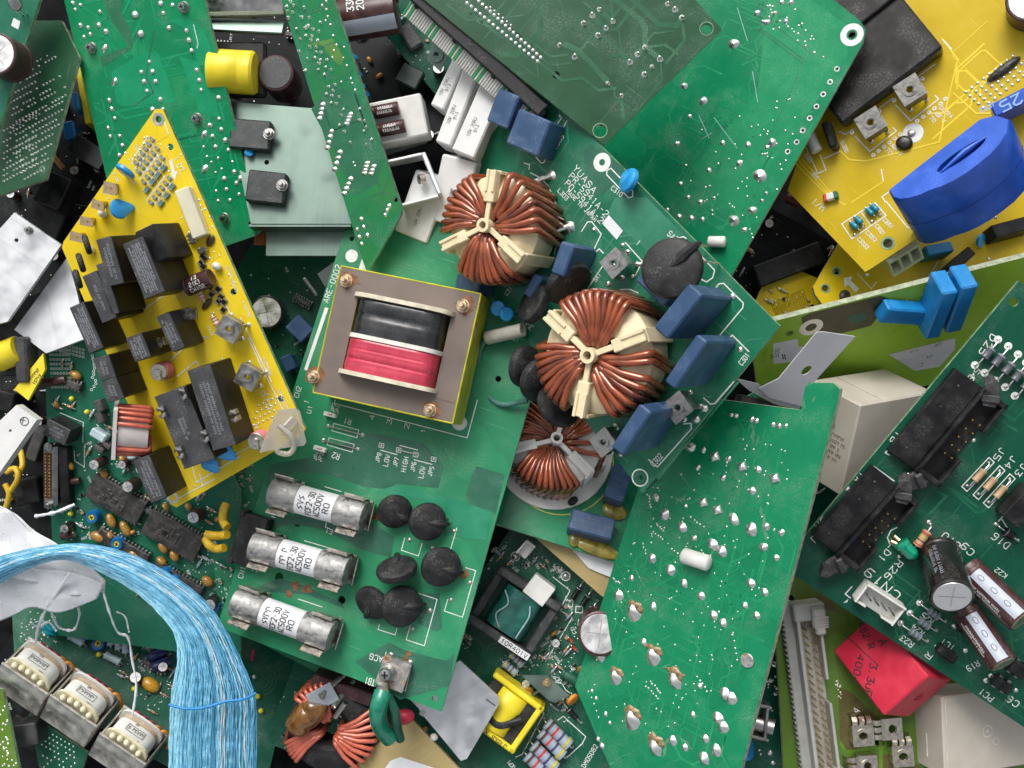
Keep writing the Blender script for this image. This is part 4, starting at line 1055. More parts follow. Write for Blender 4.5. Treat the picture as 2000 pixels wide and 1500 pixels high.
# ================= single choke board =================
b = b8
M_WCORE = mat('white_former', (0.86, 0.85, 0.80), 0.42, 0, 0.08, 0.03, 0.4, 0.3)
ca = b.ang((1080, 850), (1165, 935), 76)
choke(b, 1086, 862, 78, 92, 32, 78, 5.8, [(22, 40, 2), (62, 108, 8), (135, 225, 13), (258, 335, 11)], M_COPPER, M_WCORE, 3, ca, 1.32)
b.ringp(1096, 905, 108, 2.4, ink((0.55, 0.56, 0.10)), 40)
box_cap(b, (1180, 967), (1201, 903), (1218, 979), 62, lines=['275V', 0.5], rot=90, inkm=ink((0.10, 0.14, 0.22)))
box_cap(b, (1119, 992), (1204, 1014), (1105, 1031), 52, lines=['OKAYA', '324BLE107-R DHS', '275V- 1.0uF'], inkm=ink((0.12, 0.15, 0.20)))
M_GLUEY = mat('yellow_glue', (0.30, 0.24, 0.03), 0.2, 0, 0.3, 0.05, 1.0, 0.1, coat=0.5)
for (x, y, rx, ry) in ((1165, 1070, 50, 16), (1200, 998, 26, 18), (1125, 1050, 14, 20)): blob_cap(b, x, y, rx, ry, 5, 5, b.ang((1105, 1031), (1191, 1064)), M_GLUEY, 'glue_fillet')
o = blob_cap(b, 1119, 978, 12, 8, 10, 12, 1.0, M_BLACKM, 'cable_tie_head')
o = b.box('guide_post', (1171, 886), (1190, 896), (1164, 900), 60, M_WCORE, 3)
# ================= yellow relay board =================
b = b1
z1 = lambda pts: Z(0, 0, pts); z5 = lambda pts: Z(0, 380, pts); z0 = lambda pts: Z(0, 740, pts)
M_AREAY = mat('copper_area_yellow', (0.86, 0.62, 0.03), 0.34, 0, 0.06, 0.02, 0, 0.15, spec=0.35)
sq = [0.8, 0.75, 0.85, 0.6, 0.7]
big = [(0.5), 0.85, 0.85, 0.8, 0.85, 0.7, 0.8]
for A, B, C, h, ln in (((187, 468), (213, 560), (212, 443), 104, [0.7, 0.6]), ((239, 477), (283, 585), (272, 444), 108, big), ((160, 540), (200, 632), (184, 517), 96, [0.5]), ((187, 517), (217, 616), (201, 505), 96, None),
                       ((135, 601), (175, 691), (157, 576), 84, sq), ((245, 661), (264, 708), (271, 635), 78, sq), ((305, 619), (337, 689), (324, 596), 78, [0.5, 0.6, 0.7]),
                       ((181, 701), (196, 745), (208, 680), 84, [0.5, 0.6]), ((196, 747), (213, 788), (221, 723), 84, [0.5, 0.5]), ((301, 775), (360, 917), (357, 743), 78, [0.25, 0.3]), ((365, 724), (416, 881), (403, 687), 84, [0.6, 0.65, 0.6]), ((259, 900), (295, 983), (288, 881), 78, [0.85, 0.85, 0.8])):
    o = relay(b, A, B, C, h, M_CHAR, ln)
o = b.box('relay', (262, 454), (300, 436), (292, 520), 92, M_BLACK, 2)
# spring tabs on the low relays
for (x, y) in ((357, 769), (316, 805), (400, 852), (351, 884), (457, 812)):
    p = b.L(x, y, 88); mb = MB()
    for k in (-1, 1):
        mb.tube([(k*7, -6, 78), (k*6, -5, 90), (k*9, 2, 96), (k*5, 7, 92)], 3.2, 6); mb.box(9, 5, 14, T(k*6, 4, 76), 0.8)
    part('spring_terminal', mb, M_TIN, b.root, T(p.x, p.y, 0) @ RZ(b.ang((300, 775), (360, 917))))
# small ring choke on a white former
p = b.L(262, 838, 44); o = obj('choke', None, b.root, T(p.x, p.y, 46) @ RZ(b.ang((262, 838), (215, 830))) @ RY(math.radians(62))); o.empty_display_size = 4
M_LILAC = mat('former_lilac', (0.62, 0.56, 0.54), 0.42, 0, 0.06, 0.03, 0.4, 0.2)
mb = MB().ring(16, 42, -26, 26, 24); part('core', mb, M_LILAC, o)
mb = MB().prism([(-46, -46), (46, -46), (46, 46), (-46, 46)], 7, None, 0, 0, [circle((0, 0), 15, 16)], 28); part('end_plate', mb, M_LILAC, o)
me = turn_mesh(16, 42, 52, 4.2, 0.12, M_COPPER2)
for i in range(11): obj('wire_turn', me, o, RZ(math.radians(70+i*14+(50 if i > 5 else 0))) @ T(0, 0, -26))
# capacitors, resistors, gas tubes
lying(b, (364, 562), (413, 541), 17, 22, m=M_BROWNCAP, mark=['CM105', '5(K)', '13'], lead_len=6)
M_GT = metal_mat('gas_tube_cap', (0.72, 0.68, 0.58), 0.3)
for (x, y) in ((310, 727), (500, 862)):
    p = b.L(x, y, 34); q = part('gas_discharge_tube', MB().cyl(17, 24, 20, T(0, 0, 6)), M_PINK, b.root, T(p.x, p.y, 0))
    part('electrode', MB().cyl(16, 8, 20, T(0, 0, 28)).cyl(7, 5, 14, T(0, 0, 35)).tube([(0, 0, 38), (12, 2, 40), (24, 0, 20), (25, 0, 0)], 1.8, 6), M_GT, q)
for (p0, p1) in (((390, 560), (404, 590)), ((417, 612), (432, 640))): axial(b, p0, p1, 6, 9, (M_BANDR, M_BANDB, M_BANDR), mat('resistor_pink', (0.66, 0.50, 0.46), 0.45))
disc_cap(b, 245, 335, 19, 10, 22, b.ang((245, 335), (232, 362)), 62, M_SKYB, True, 'disc_capacitor', False)
disc_cap(b, 234, 408, 19, 10, 24, b.ang((234, 408), (262, 400)), 58, M_SKYB, True, 'disc_capacitor', False, None, 0.6)
disc_cap(b, 410, 906, 17, 9, 18, b.ang((410, 906), (424, 930)), 24, M_SKYB, True, 'disc_capacitor', False, None, 0.45)
disc_cap(b, 440, 883, 17, 9, 18, b.ang((440, 883), (462, 905)), 24, M_SKYB, True, 'disc_capacitor', False, None, 0.45)
b.box('label_block', (340, 374), (376, 468), (367, 366), 20, mat('cream_label', (0.72, 0.68, 0.50), 0.5, 0, 0.05, 0.03, 0.3, 0.2), 2)
for A, B, C, h in (((205, 356), (238, 362), (214, 378), 34), ((184, 391), (214, 400), (190, 408), 34), ((160, 424), (193, 430), (167, 440), 34), ((140, 454), (172, 460), (148, 470), 34), ((361, 603), (396, 602), (366, 624), 40), ((313, 658), (322, 655), (322, 676), 40)):
    a_, b_, c_ = b.L(*A, h), b.L(*B, h), b.L(*C, h); ctr = (b_+c_)*0.5; an = b.ang(A, B, h); Ln = (b_-a_).length; Wn = (c_-a_).length
    mb = MB().prism([(-Ln/2, -Wn/2), (Ln/2-4, -Wn/2), (Ln/2, -Wn/2+4), (Ln/2, Wn/2-4), (Ln/2-4, Wn/2), (-Ln/2, Wn/2)], 3, RY(math.radians(-16)), 0, 0, [circle((Ln*0.1, 0), 2.6, 10)], h)
    mb.box(3, Wn*0.8, h, T(-Ln/2+1, 0, 0), 0.8)
    part('tab_terminal', mb, M_BRASS if A[0] < 300 else M_TIN, b.root, T(ctr.x, ctr.y, 0) @ RZ(an))
ta = b.ang((427, 660), (447, 617), 40)
screw_terminal(b, 446, 643, 36, 40, ta+math.pi); screw_terminal(b, 482, 737, 36, 40, ta+math.pi)
for (p0, p1, n) in (((265, 318), (296, 272), 6), ((270, 335), (306, 290), 6), ((280, 355), (316, 308), 6), ((294, 395), (330, 348), 6)):
    for i in range(n):
        f = i/(n-1); smd(b, p0[0]+(p1[0]-p0[0])*f, p0[1]+(p1[1]-p0[1])*f, 9, 6, 3.5, b.ang(p0, p1)+1.57, mat('chip_grey', (0.28, 0.33, 0.34), 0.4))
    dx, dy = 7, 5
    b.line([(p0[0]-dx, p0[1]-dy), (p1[0]-dx, p1[1]-dy)], 2.0); b.line([(p0[0]+dx, p0[1]+dy), (p1[0]+dx, p1[1]+dy)], 2.0)
for (x, y) in ((318, 328), (307, 342), (297, 355), (286, 370), (335, 365), (324, 382), (313, 397), (395, 500), (392, 512), (398, 505), (425, 565), (430, 580), (436, 590), (427, 588), (435, 605), (395, 520), (393, 490), (410, 560), (412, 575)):
    smd(b, x, y, 13, 8, 4.5, b.ang((280, 355), (316, 308)), M_BLACK if x > 380 else mat('chip_teal', (0.10, 0.22, 0.20), 0.4))
dip(b, (364, 458), (372, 478), (372, 455), 12, 3); dip(b, (386, 486), (391, 497), (396, 482), 10, 3)
blob_cap(b, 410, 470, 7, 12, 3, 5, 0.6, mat('brown_resin', (0.06, 0.035, 0.02), 0.4), 'resin_spot'); blob_cap(b, 403, 594, 6, 14, 3, 5, 0.4, MATS['brown_resin'], 'resin_spot')
for (x, y, r) in ((199, 417, 9), (175, 488, 9), (422, 520, 9)): blob_cap(b, x, y, r, r*0.8, 7, 9, rnd.random(), M_GLUEW, 'glue_spot')
for (x, y) in ((170, 478), (158, 513), (152, 545)): disc_cap(b, x, y, 18, 11, 60, b.ang((x, y), (x-20, y+6)), 60, M_BLACKM, False, 'varistor', False)
p0 = (334, 318); b.patch([(330, 313), (336, 311), (342, 335), (347, 334), (342, 351), (332, 339), (336, 337)], M_SILK, 0.4, 'printed_arrow')
b.text('IM', (338, 306), (352, 334), 10); b.text('DIP', (533, 796), (522, 761), 13); b.text('JR', (511, 846), (503, 826), 8)
for q in ([(318, 232), (330, 262)], [(470, 620), (530, 745)], [(425, 560), (470, 660)], [(485, 660), (520, 735)], [(503, 700), (560, 815)], [(346, 735), (384, 705)], [(384, 705), (390, 716)], [(333, 705), (385, 655), (408, 660)], [(280, 605), (330, 570)], [(430, 905), (560, 830)], [(376, 912), (384, 942), (470, 890)], [(390, 925), (396, 950)], [(345, 975), (420, 935)]): b.line(q, 2.0)
for q in ([(258, 640), (330, 575), (372, 560)], [(262, 648), (336, 580), (380, 565)], [(300, 300), (320, 290), (360, 350), (380, 430)]): b.line(q, 4.5, M_AREAY, z=0.15)
b.ringp(310, 233, 9, 5, M_GOLDRING); b.ringp(338, 972, 9, 5, M_GOLDRING)
for i in range(5):
    for k in range(4): b.dot(505+i*9-k*3, 792+i*-2+k*13-i*2, 2.6)
b.dots([(x, y) for x, y in scatter(b, [(270, 265), (330, 250), (420, 440), (470, 560), (430, 560), (370, 460)], 40)], 2.0)
b.dots([(495, 760), (505, 756), (470, 860), (480, 855), (380, 950), (399, 942), (281, 280), (273, 293), (263, 305), (288, 268)], 2.8)
for t, p0, p1, h in ((0, (455, 560), (485, 628), 5),): pass
sm = b.silk()
for (x, y, ln) in ((440, 520, 24), (448, 545, 26), (472, 590, 30), (512, 700, 36), (540, 760, 40), (560, 800, 20), (245, 300, 20), (262, 285, 18), (255, 350, 16), (300, 300, 14), (405, 640, 14), (430, 700, 16), (350, 560, 18), (220, 340, 16), (205, 380, 14)):
    tmp = MB(); squiggle(tmp, 0, 0, ln, 5.5, 0.9, 0.3, rnd); p = b.L(x, y); sm.add(tmp.v, tmp.f, T(p.x, p.y, 0) @ RZ(b.ang((310, 213), (592, 838))))
# translucent plastic flag hung on the corner of the board
fp = free('plastic_flag', 'milky translucent plastic flag with ring on the corner of the yellow board', 'plastic piece', [(505, 884, 165), (586, 800, 150), (596, 868, 130)])
M_MILK = mat('milky_plastic', (0.80, 0.76, 0.68), 0.25, 0, 0.05, 0.03, 0.3, 0.1, trans=0.55)
q = [(507, 883), (522, 842), (543, 800), (578, 797), (585, 802), (597, 862), (592, 869), (560, 873), (530, 878)]
part('sheet', MB().prism([tuple(fp.L(*p).to_2d()) for p in q], 4), M_MILK, fp.root)
part('ring', MB().tube(smooth_path([fp.L(*p) for p in ((545, 830, 4), (566, 848, 14), (575, 870, 10), (565, 886, 4), (545, 884, 2), (540, 876, 2))]), 5, 8), M_MILK, fp.root, smooth=60)
part('rib', MB().box(24, 18, 9, T(*fp.L(566, 826, 4)), 2), M_MILK, fp.root)
# ================= boards lying solder side up =================
M_TR2 = mat('trace_green', (0.006, 0.30, 0.13), 0.26, 0, 0.06, 0.02, 0, 0.15, spec=0.35)
M_TR2D = mat('trace_green_dull', (0.03, 0.17, 0.085), 0.3, 0, 0.08, 0.02, 0, 0.3, spec=0.35)
M_TR4 = mat('trace_dark', (0.018, 0.11, 0.05), 0.32, 0, 0.1, 0.02, 0, 0.3, spec=0.35)
b = b2
b.js([(142, 6, 4), (157, 10, 4), (147, 19, 4), (195, 23, 5), (264, 29, 7), (275, 66, 8), (193, 49, 6), (207, 62, 6), (157, 50, 5), (172, 54, 4), (176, 67, 4), (164, 72, 4), (292, 121), (276, 141), (298, 140), (281, 160), (304, 159), (287, 178), (213, 196), (218, 213), (224, 231), (211, 250), (215, 267), (234, 266), (239, 284), (233, 304), (245, 300), (313, 195), (298, 214), (318, 214), (314, 7), (337, 10), (319, 26), (330, 55), (364, 60), (369, 79), (374, 99), (384, 137), (389, 157), (393, 176), (427, 191), (428, 232), (432, 253), (440, 274), (410, 245), (415, 266), (421, 287), (446, 293), (398, 287, 3), (404, 306, 3), (413, 317, 3), (426, 309, 3), (454, 316, 3), (421, 337, 3), (438, 349), (433, 330, 3), (458, 336), (462, 358, 6), (470, 348, 6), (442, 370), (422, 373, 3), (467, 380), (426, 392, 3), (449, 391)], 5)
for (x, y) in ((204, 95), (224, 160), (400, 330), (398, 262)): b.j(x, y, 6, 'blob', None, 1.7, 0.9)
for (x, y) in ((353, 12), (172, 92), (379, 231), (433, 427)): screw(b, x, y, 13, 8, M_STEEL)
for q in ([(200, 0), (218, 40), (255, 95), (255, 60), (235, 20), (240, 0)], [(196, 110), (200, 132), (255, 95), (268, 60), (248, 92)], [(217, 140), (286, 100), (310, 105), (345, 200), (240, 208), (228, 200)], [(330, 40), (362, 30), (400, 60), (420, 120), (388, 130), (372, 60)], [(350, 110), (386, 120), (428, 230), (390, 220)]): b.patch(q, M_TR2 if q[0][0] not in (200, 196) else M_TR2D, 0.2)
b.line([(378, 48), (387, 85), (385, 94)], 1.6); b.line([(300, 60), (285, 150), (300, 180), (260, 208)], 2.2, MATS['copper_area_dull'])
b = b3
z2_ = lambda pts: Z(480, 0, pts); z6 = lambda pts: Z(480, 380, pts)
b.js(z2_([(260, 75), (305, 80), (345, 90), (425, 55), (410, 128), (465, 128), (545, 165), (455, 190), (440, 205), (495, 215), (535, 230), (370, 210), (290, 190), (305, 215), (440, 260), (485, 265), (480, 295), (525, 298), (400, 285), (345, 315), (340, 270), (470, 345), (515, 345), (515, 380), (555, 385), (390, 375), (345, 350), (345, 390), (450, 430), (505, 425), (545, 438), (595, 438), (540, 465), (585, 490), (435, 515), (530, 510), (625, 510), (575, 545), (655, 620), (610, 635), (445, 630), (440, 662), (590, 688), (635, 700), (685, 710), (640, 665), (625, 750), (665, 760), (715, 800), (835, 795), (700, 845), (835, 880), (870, 885), (880, 930), (865, 960), (725, 965), (685, 915), (765, 1045), (880, 1060), (920, 1020), (310, 130), (350, 40), (330, 15), (300, 45)]), 3.4, 'pin')
for (p0, p1, n) in (((565, 765), (525, 935), 6), ((628, 960), (590, 1120), 5), ((690, 1115), (640, 1278), 5), ((768, 1310), (705, 1452), 5), ((768, 835), (740, 905), 4), ((890, 1195), (870, 1268), 4), ((938, 1218), (918, 1272), 3)):
    for i in range(n):
        f = i/(n-1); b.j(480+(p0[0]+(p1[0]-p0[0])*f)/3.75, (p0[1]+(p1[1]-p0[1])*f)/3.75, 4.6, 'blob', None, 1.5, 0.1)
b.js(z6([(845, 180), (865, 240), (815, 255), (890, 300), (830, 312), (850, 362), (1050, 85), (1035, 118), (1020, 150)]), 4.5, 'blob')
b.dots(z2_([(560, 40), (590, 70), (600, 120), (620, 180), (640, 260), (665, 330), (645, 370), (635, 420), (720, 345), (715, 425), (740, 480), (770, 575), (780, 610), (800, 660), (590, 10), (585, 150), (700, 600), (790, 1190), (800, 1215)]), 2.6)
b.patch(z2_([(420, 330), (560, 300), (640, 280), (720, 430), (690, 480), (640, 440), (560, 330)]), mat('mask_yellowed', (0.10, 0.26, 0.05), 0.28, 0, 0.1, 0.03, 0, 0.2), 0.15)
b.patch(z2_([(480, 800), (620, 620), (830, 690), (1010, 1160), (960, 1340), (790, 1440), (640, 1100)]), M_TR2D, 0.12)
b = b4
for q in ([(830, 0), (1010, 140), (1050, 200), (1048, 340), (1150, 425)], [(960, 0), (1150, 180), (1275, 190), (1310, 150)], [(460, 325), (560, 370), (770, 590)], [(720, 90), (812, 152)], [(680, 130), (762, 205)], [(280, 0), (285, 230), (110, 400), (0, 400)]): b.line(Z(980, 0, q), 10, M_TR4, z=0.1)
b.js(Z(980, 0, [(715, 70), (665, 115), (600, 170), (815, 158), (765, 208), (705, 258), (425, 330), (535, 418), (1050, 345), (995, 400), (940, 455), (1160, 435), (1100, 488), (1045, 545), (775, 610), (875, 700), (1215, 30), (1270, 70), (1320, 130)]), 5.2, 'pin')
for i in range(17):
    f = i/16; b.j(935+121*f, 2+110*f, 3.8); b.j(912+138*f, 6+114*f, 3.8)
for i in range(6): b.dot(958+8*i, 14+7*i, 2.2)
b.ringp(1172, 255, 13, 1.5, M_FR4G); b.ringp(1380, 56, 12, 1.2, M_FR4G)
# flat cable and its black plug under the left edge
e0, e1 = b.L(812, -10, -20), b.L(1063, 218, -20); d = e1-e0; an = math.atan2(d.y, d.x); Ln = d.length
o = part('cable_plug', MB().box(Ln, 26, 26, None, 2), M_BLACKM, b.root, T(*((e0+e1)*0.5)) @ RZ(an) @ T(0, -2, -12))
mb = MB()
for i in range(4): mb.box(8, 5, 8, T(-Ln*0.45+Ln*0.3*i, -14, 8), 1)
mb.box(26, 30, 34, T(Ln*0.5-8, -10, -12), 4); part('latch', mb, M_BLACK, o)
mg, mgr = MB(), MB(); nc = 56
for i in range(nc):
    x = -Ln*0.5+Ln*0.93*(i+0.5)/nc; w_ = Ln*0.93/nc
    (mgr if (i*7 % 11) in (0, 3) or i == 0 else mg).box(w_*0.86, 30, 5, T(x, -24, 2) @ RX(math.radians(24)), 1.2)
o['label'] = 'black plug of the flat cable'
fc = part('flat_cable', mg, mat('cable_grey', (0.52, 0.52, 0.48), 0.5, 0, 0.1, 0.05, 0.3, 0.3), b.root, o.matrix_basis.copy()); fc['kind'] = 'stuff'
fg = part('marked_conductors', mgr, mat('cable_green', (0.03, 0.32, 0.10), 0.5, 0, 0.1, 0.05, 0.3, 0.2), fc); fg['kind'] = 'stuff'
b = b5
M_HALO = mat('trace_pale', (0.008, 0.26, 0.105), 0.26, 0, 0.06, 0.02, 0, 0.2, spec=0.35)
for (x, y, r) in Z(980, 0, [(1705, 320, 11), (1335, 630, 8), (1475, 740, 9), (1375, 855, 5), (1280, 1050, 5), (1620, 1050, 6), (1805, 1060, 6), (1740, 1195, 7), (1520, 1250, 6), (1310, 1345, 5), (1880, 1280, 12), (1455, 1480, 6), (1365, 1445, 5), (1290, 1050, 4), (1950, 160, 6), (1870, 95, 6)]): b.j(x, y, r, 'blob')
for (x, y, r) in Z(980, 380, [(1300, 160, 5), (1390, 172, 6), (1470, 182, 5), (1700, 190, 12), (1780, 258, 6), (1840, 115, 9), (1215, 110, 4), (1555, 25, 4)]): b.j(x, y, r, 'blob')
for (x, y, r) in Z(1480, 0, [(60, 160, 6), (125, 95, 5), (175, 15, 6), (240, 20, 6), (205, 155, 6), (105, 1040, 9), (20, 1290, 12), (70, 1080, 5), (60, 1415, 4), (30, 1470, 4), (290, 300, 3), (350, 335, 3), (415, 385, 3), (480, 420, 3)]): b.j(x, y, r, 'blob')
for (x, y) in Z(1480, 0, [(580, 505), (530, 600), (480, 690), (430, 780), (380, 865), (330, 955), (285, 1040), (220, 1110)]): b.ringp(x, y, 4.2, 2.2, M_GOLDRING, 12); b.disc(x, y, 3.0, M_BLACK, 0.2, 10)
b.dots(scatter(b, [(1370, 250), (1560, 180), (1640, 220), (1470, 480), (1300, 370)], 70), 2.2)
b.dots(scatter(b, [(1470, 10), (1560, 10), (1600, 90), (1500, 60)], 26), 2.2)
for q in ([(1482, 5), (1486, 55), (1575, 120)], [(1478, 12), (1482, 58), (1570, 125)], [(1490, 2), (1500, 40), (1560, 85), (1590, 110)], [(1560, 145), (1530, 210), (1470, 330)]): b.line(q, 1.2, MATS['copper_area_dull'])
for (q0, q1) in (((1395, 230), (1440, 290)), ((1365, 225), (1385, 270)), ((1440, 15), (1460, 80)), ((1470, 140), (1480, 200)), ((1390, 260), (1370, 272))): b.line([q0, q1], 1.0, MATS['resistor_cyan'])
for i in range(10):
    a0 = i*0.628+0.09; c = b.L(1664, 68); ribbon(b.silk(), arc(c, 15.5, a0, a0+0.46, 5), 11, 0.4)
b.patch([(1500, 0), (1585, 0), (1655, 50), (1655, 110), (1440, 420), (1350, 330), (1480, 180)], M_HALO, 0.1)
a, c = b.L(1383, 472, 12), b.L(1417, 472, 12); o = part('plastic_pin', MB().tube([a, a+(c-a)*.06, a+(c-a)*.94, c], [8, 11, 11, 8], 14), M_WHITE, b.root, smooth=60)
b = b9
M_SPLASH = mat('varnish_streak', (0.10, 0.33, 0.17), 0.3, 0, 0.2, 0.04, 0.5, 0.4)
for (x, y, r) in Z(980, 740, [(1380, 500, 9), (1475, 518, 5), (1660, 585, 5), (1880, 665, 6), (1435, 650, 5), (1620, 730, 5), (1835, 820, 6), (1130, 870, 6), (1195, 1000, 9), (1325, 1090, 10), (1700, 1030, 9), (1830, 1110, 11), (1410, 1165, 6), (1550, 1215, 10), (1615, 1270, 10), (1100, 1310, 9), (1235, 1400, 9), (1680, 265, 4), (1715, 270, 4), (1830, 300, 5), (1865, 305, 5), (950, 1460, 5), (1345, 930, 4)]): b.j(x, y, r*1.1, 'blob', None, rnd.uniform(1, 1.4))
for (x, y) in Z(980, 740, [(1555, 570), (1755, 642), (1470, 905), (1575, 960)])+Z(1480, 740, [(120, 728)]): o = b.std('square_solder_pad', MB().lathe([(12, 0), (11, 2), (5, 6), (0, 7)], 4), M_SOLDER, x, y, 3, 0.6)
for (x, y, r) in Z(1480, 740, [(110, 335, 5), (155, 345, 5), (205, 345, 4), (170, 1130, 7), (135, 1310, 6), (45, 1230, 9), (60, 1080, 8)]): b.j(x, y, r, 'blob')
for (x, y, r, k) in Z(980, 1100, [(855, 235, 11, 0), (965, 355, 15, 1), (1110, 320, 8, 0), (1230, 60, 9, 0), (1335, 150, 8, 0), (1040, 580, 7, 0), (1105, 680, 15, 1), (725, 680, 11, 1), (830, 830, 13, 1), (1265, 850, 16, 1), (950, 1140, 17, 1), (1120, 1340, 16, 1), (1460, 240, 8, 0), (1555, 385, 9, 0), (1620, 440, 9, 0), (1780, 310, 7, 0), (1870, 385, 7, 0), (1635, 960, 12, 0), (1680, 990, 11, 0), (1590, 1140, 12, 0), (1620, 1200, 11, 0), (1400, 1110, 6, 0), (1490, 1285, 8, 0), (1450, 900, 6, 0), (690, 990, 4, 0), (660, 935, 4, 0), (760, 1105, 5, 0), (790, 1170, 4, 0), (705, 1290, 5, 0), (735, 1340, 6, 0), (1830, 150, 9, 0), (1930, 215, 7, 0), (1250, 1300, 9, 0), (1570, 1370, 10, 0), (1480, 1430, 12, 0), (1340, 1350, 7, 0)]):
    b.j(x, y, r*1.0, 'blob', None, 1.35 if k else rnd.uniform(1, 1.3), 1.3)
    if k:
        c = b.L(x+2, y-r*0.8); rr = random.Random(int(x)); mbh = MB(); mbh.lathe([(1, 0), (0.8, 0.25), (0.4, 0.4), (0, .42)], 11); of = [rr.uniform(.6, 1.2) for _ in range(11)]
        mbh.v = [(vx*of[i % 11]*r*0.8, vy*of[i % 11]*r*1.35, vz*r*.7) for i, (vx, vy, vz) in enumerate(mbh.v)]
        part('flux_residue', mbh, mat('flux_brown', (0.30, 0.20, 0.09), 0.35, 0, 0.5, 0.12, 2.0, 0.4), b.root, T(c.x, c.y, 0) @ RZ(b.ang((1120, 1340), (1240, 960))+math.pi/2*0), smooth=60)
c = b.L(*Z(980, 1100, [(1800, 712)])[0]); part('screw_head_print', MB().cyl(13, 3, 20, T(c.x, c.y, 0)), M_SOLDER_D, b.root)
for (p0, p1, n) in (((1282, 1022), (1296, 1036), 5), ((1350, 1010), (1375, 1030), 5), ((1276, 1040), (1294, 1052), 5), ((1312, 1072), (1328, 1086), 4), ((1256, 1062), (1262, 1082), 4), ((1198, 1130), (1210, 1140), 5), ((1265, 965), (1272, 990), 6), ((1270, 1330), (1290, 1355), 6), ((1262, 1340), (1285, 1365), 6), ((1362, 1322), (1380, 1350), 5), ((1430, 1240), (1440, 1290), 5), ((1150, 1350), (1170, 1400), 5)): b.row(p0, p1, n, 2.3, 'dome', 1.5)
b.dots(scatter(b, [(1260, 960), (1480, 840), (1560, 860), (1450, 1300), (1250, 1480), (1150, 1340)], 170), 1.9)
for (x, y, ln, wd, a) in ((1470, 845, 40, 9, 1.1), (1480, 860, 22, 6, 0.9), (1250, 1130, 60, 4, -1.4), (1210, 1180, 50, 3, -1.5), (1300, 1020, 60, 3, 0.4), (1232, 1170, 70, 3, -1.45), (1340, 940, 50, 3, -1.3), (1390, 1080, 30, 4, 0.5), (1330, 975, 30, 12, 0.2), (1420, 950, 40, 3, -1.4), (1300, 1460, 40, 10, 0.9), (1340, 1450, 36, 8, -1.1), (1490, 1010, 40, 10, 1.2), (1495, 1040, 30, 8, 1.3), (1570, 790, 20, 6, 1.2), (1590, 780, 14, 5, 0.4)):
    rr = random.Random(int(x*y)); c = b.L(x, y); pts = [(-ln/2+ln*i/7, rr.uniform(-wd, wd)*0.3) for i in range(8)]; mbx = MB()
    vs = [(px_, py_+wd*0.5*math.sin(math.pi*(i+.3)/7.6)*rr.uniform(.4, 1.2), 0.5) for i, (px_, py_) in enumerate(pts)]+[(px_, py_-wd*0.5*math.sin(math.pi*(i+.3)/7.6)*rr.uniform(.4, 1.2), 0.5) for i, (px_, py_) in reversed(list(enumerate(pts)))]
    mbx.add(vs, [tuple(range(15, -1, -1))]); part('varnish_streak', mbx, M_SPLASH, b.sub, T(c.x, c.y, 0.02*rr.random()) @ RZ(a))
a, c = b.L(1333, 1084, 15), b.L(1386, 1101, 15); o = part('plastic_pin', MB().tube([a, a+(c-a)*.06, a+(c-a)*.94, c], [11, 15, 15, 11], 14), M_WHITE, b.root, smooth=60)
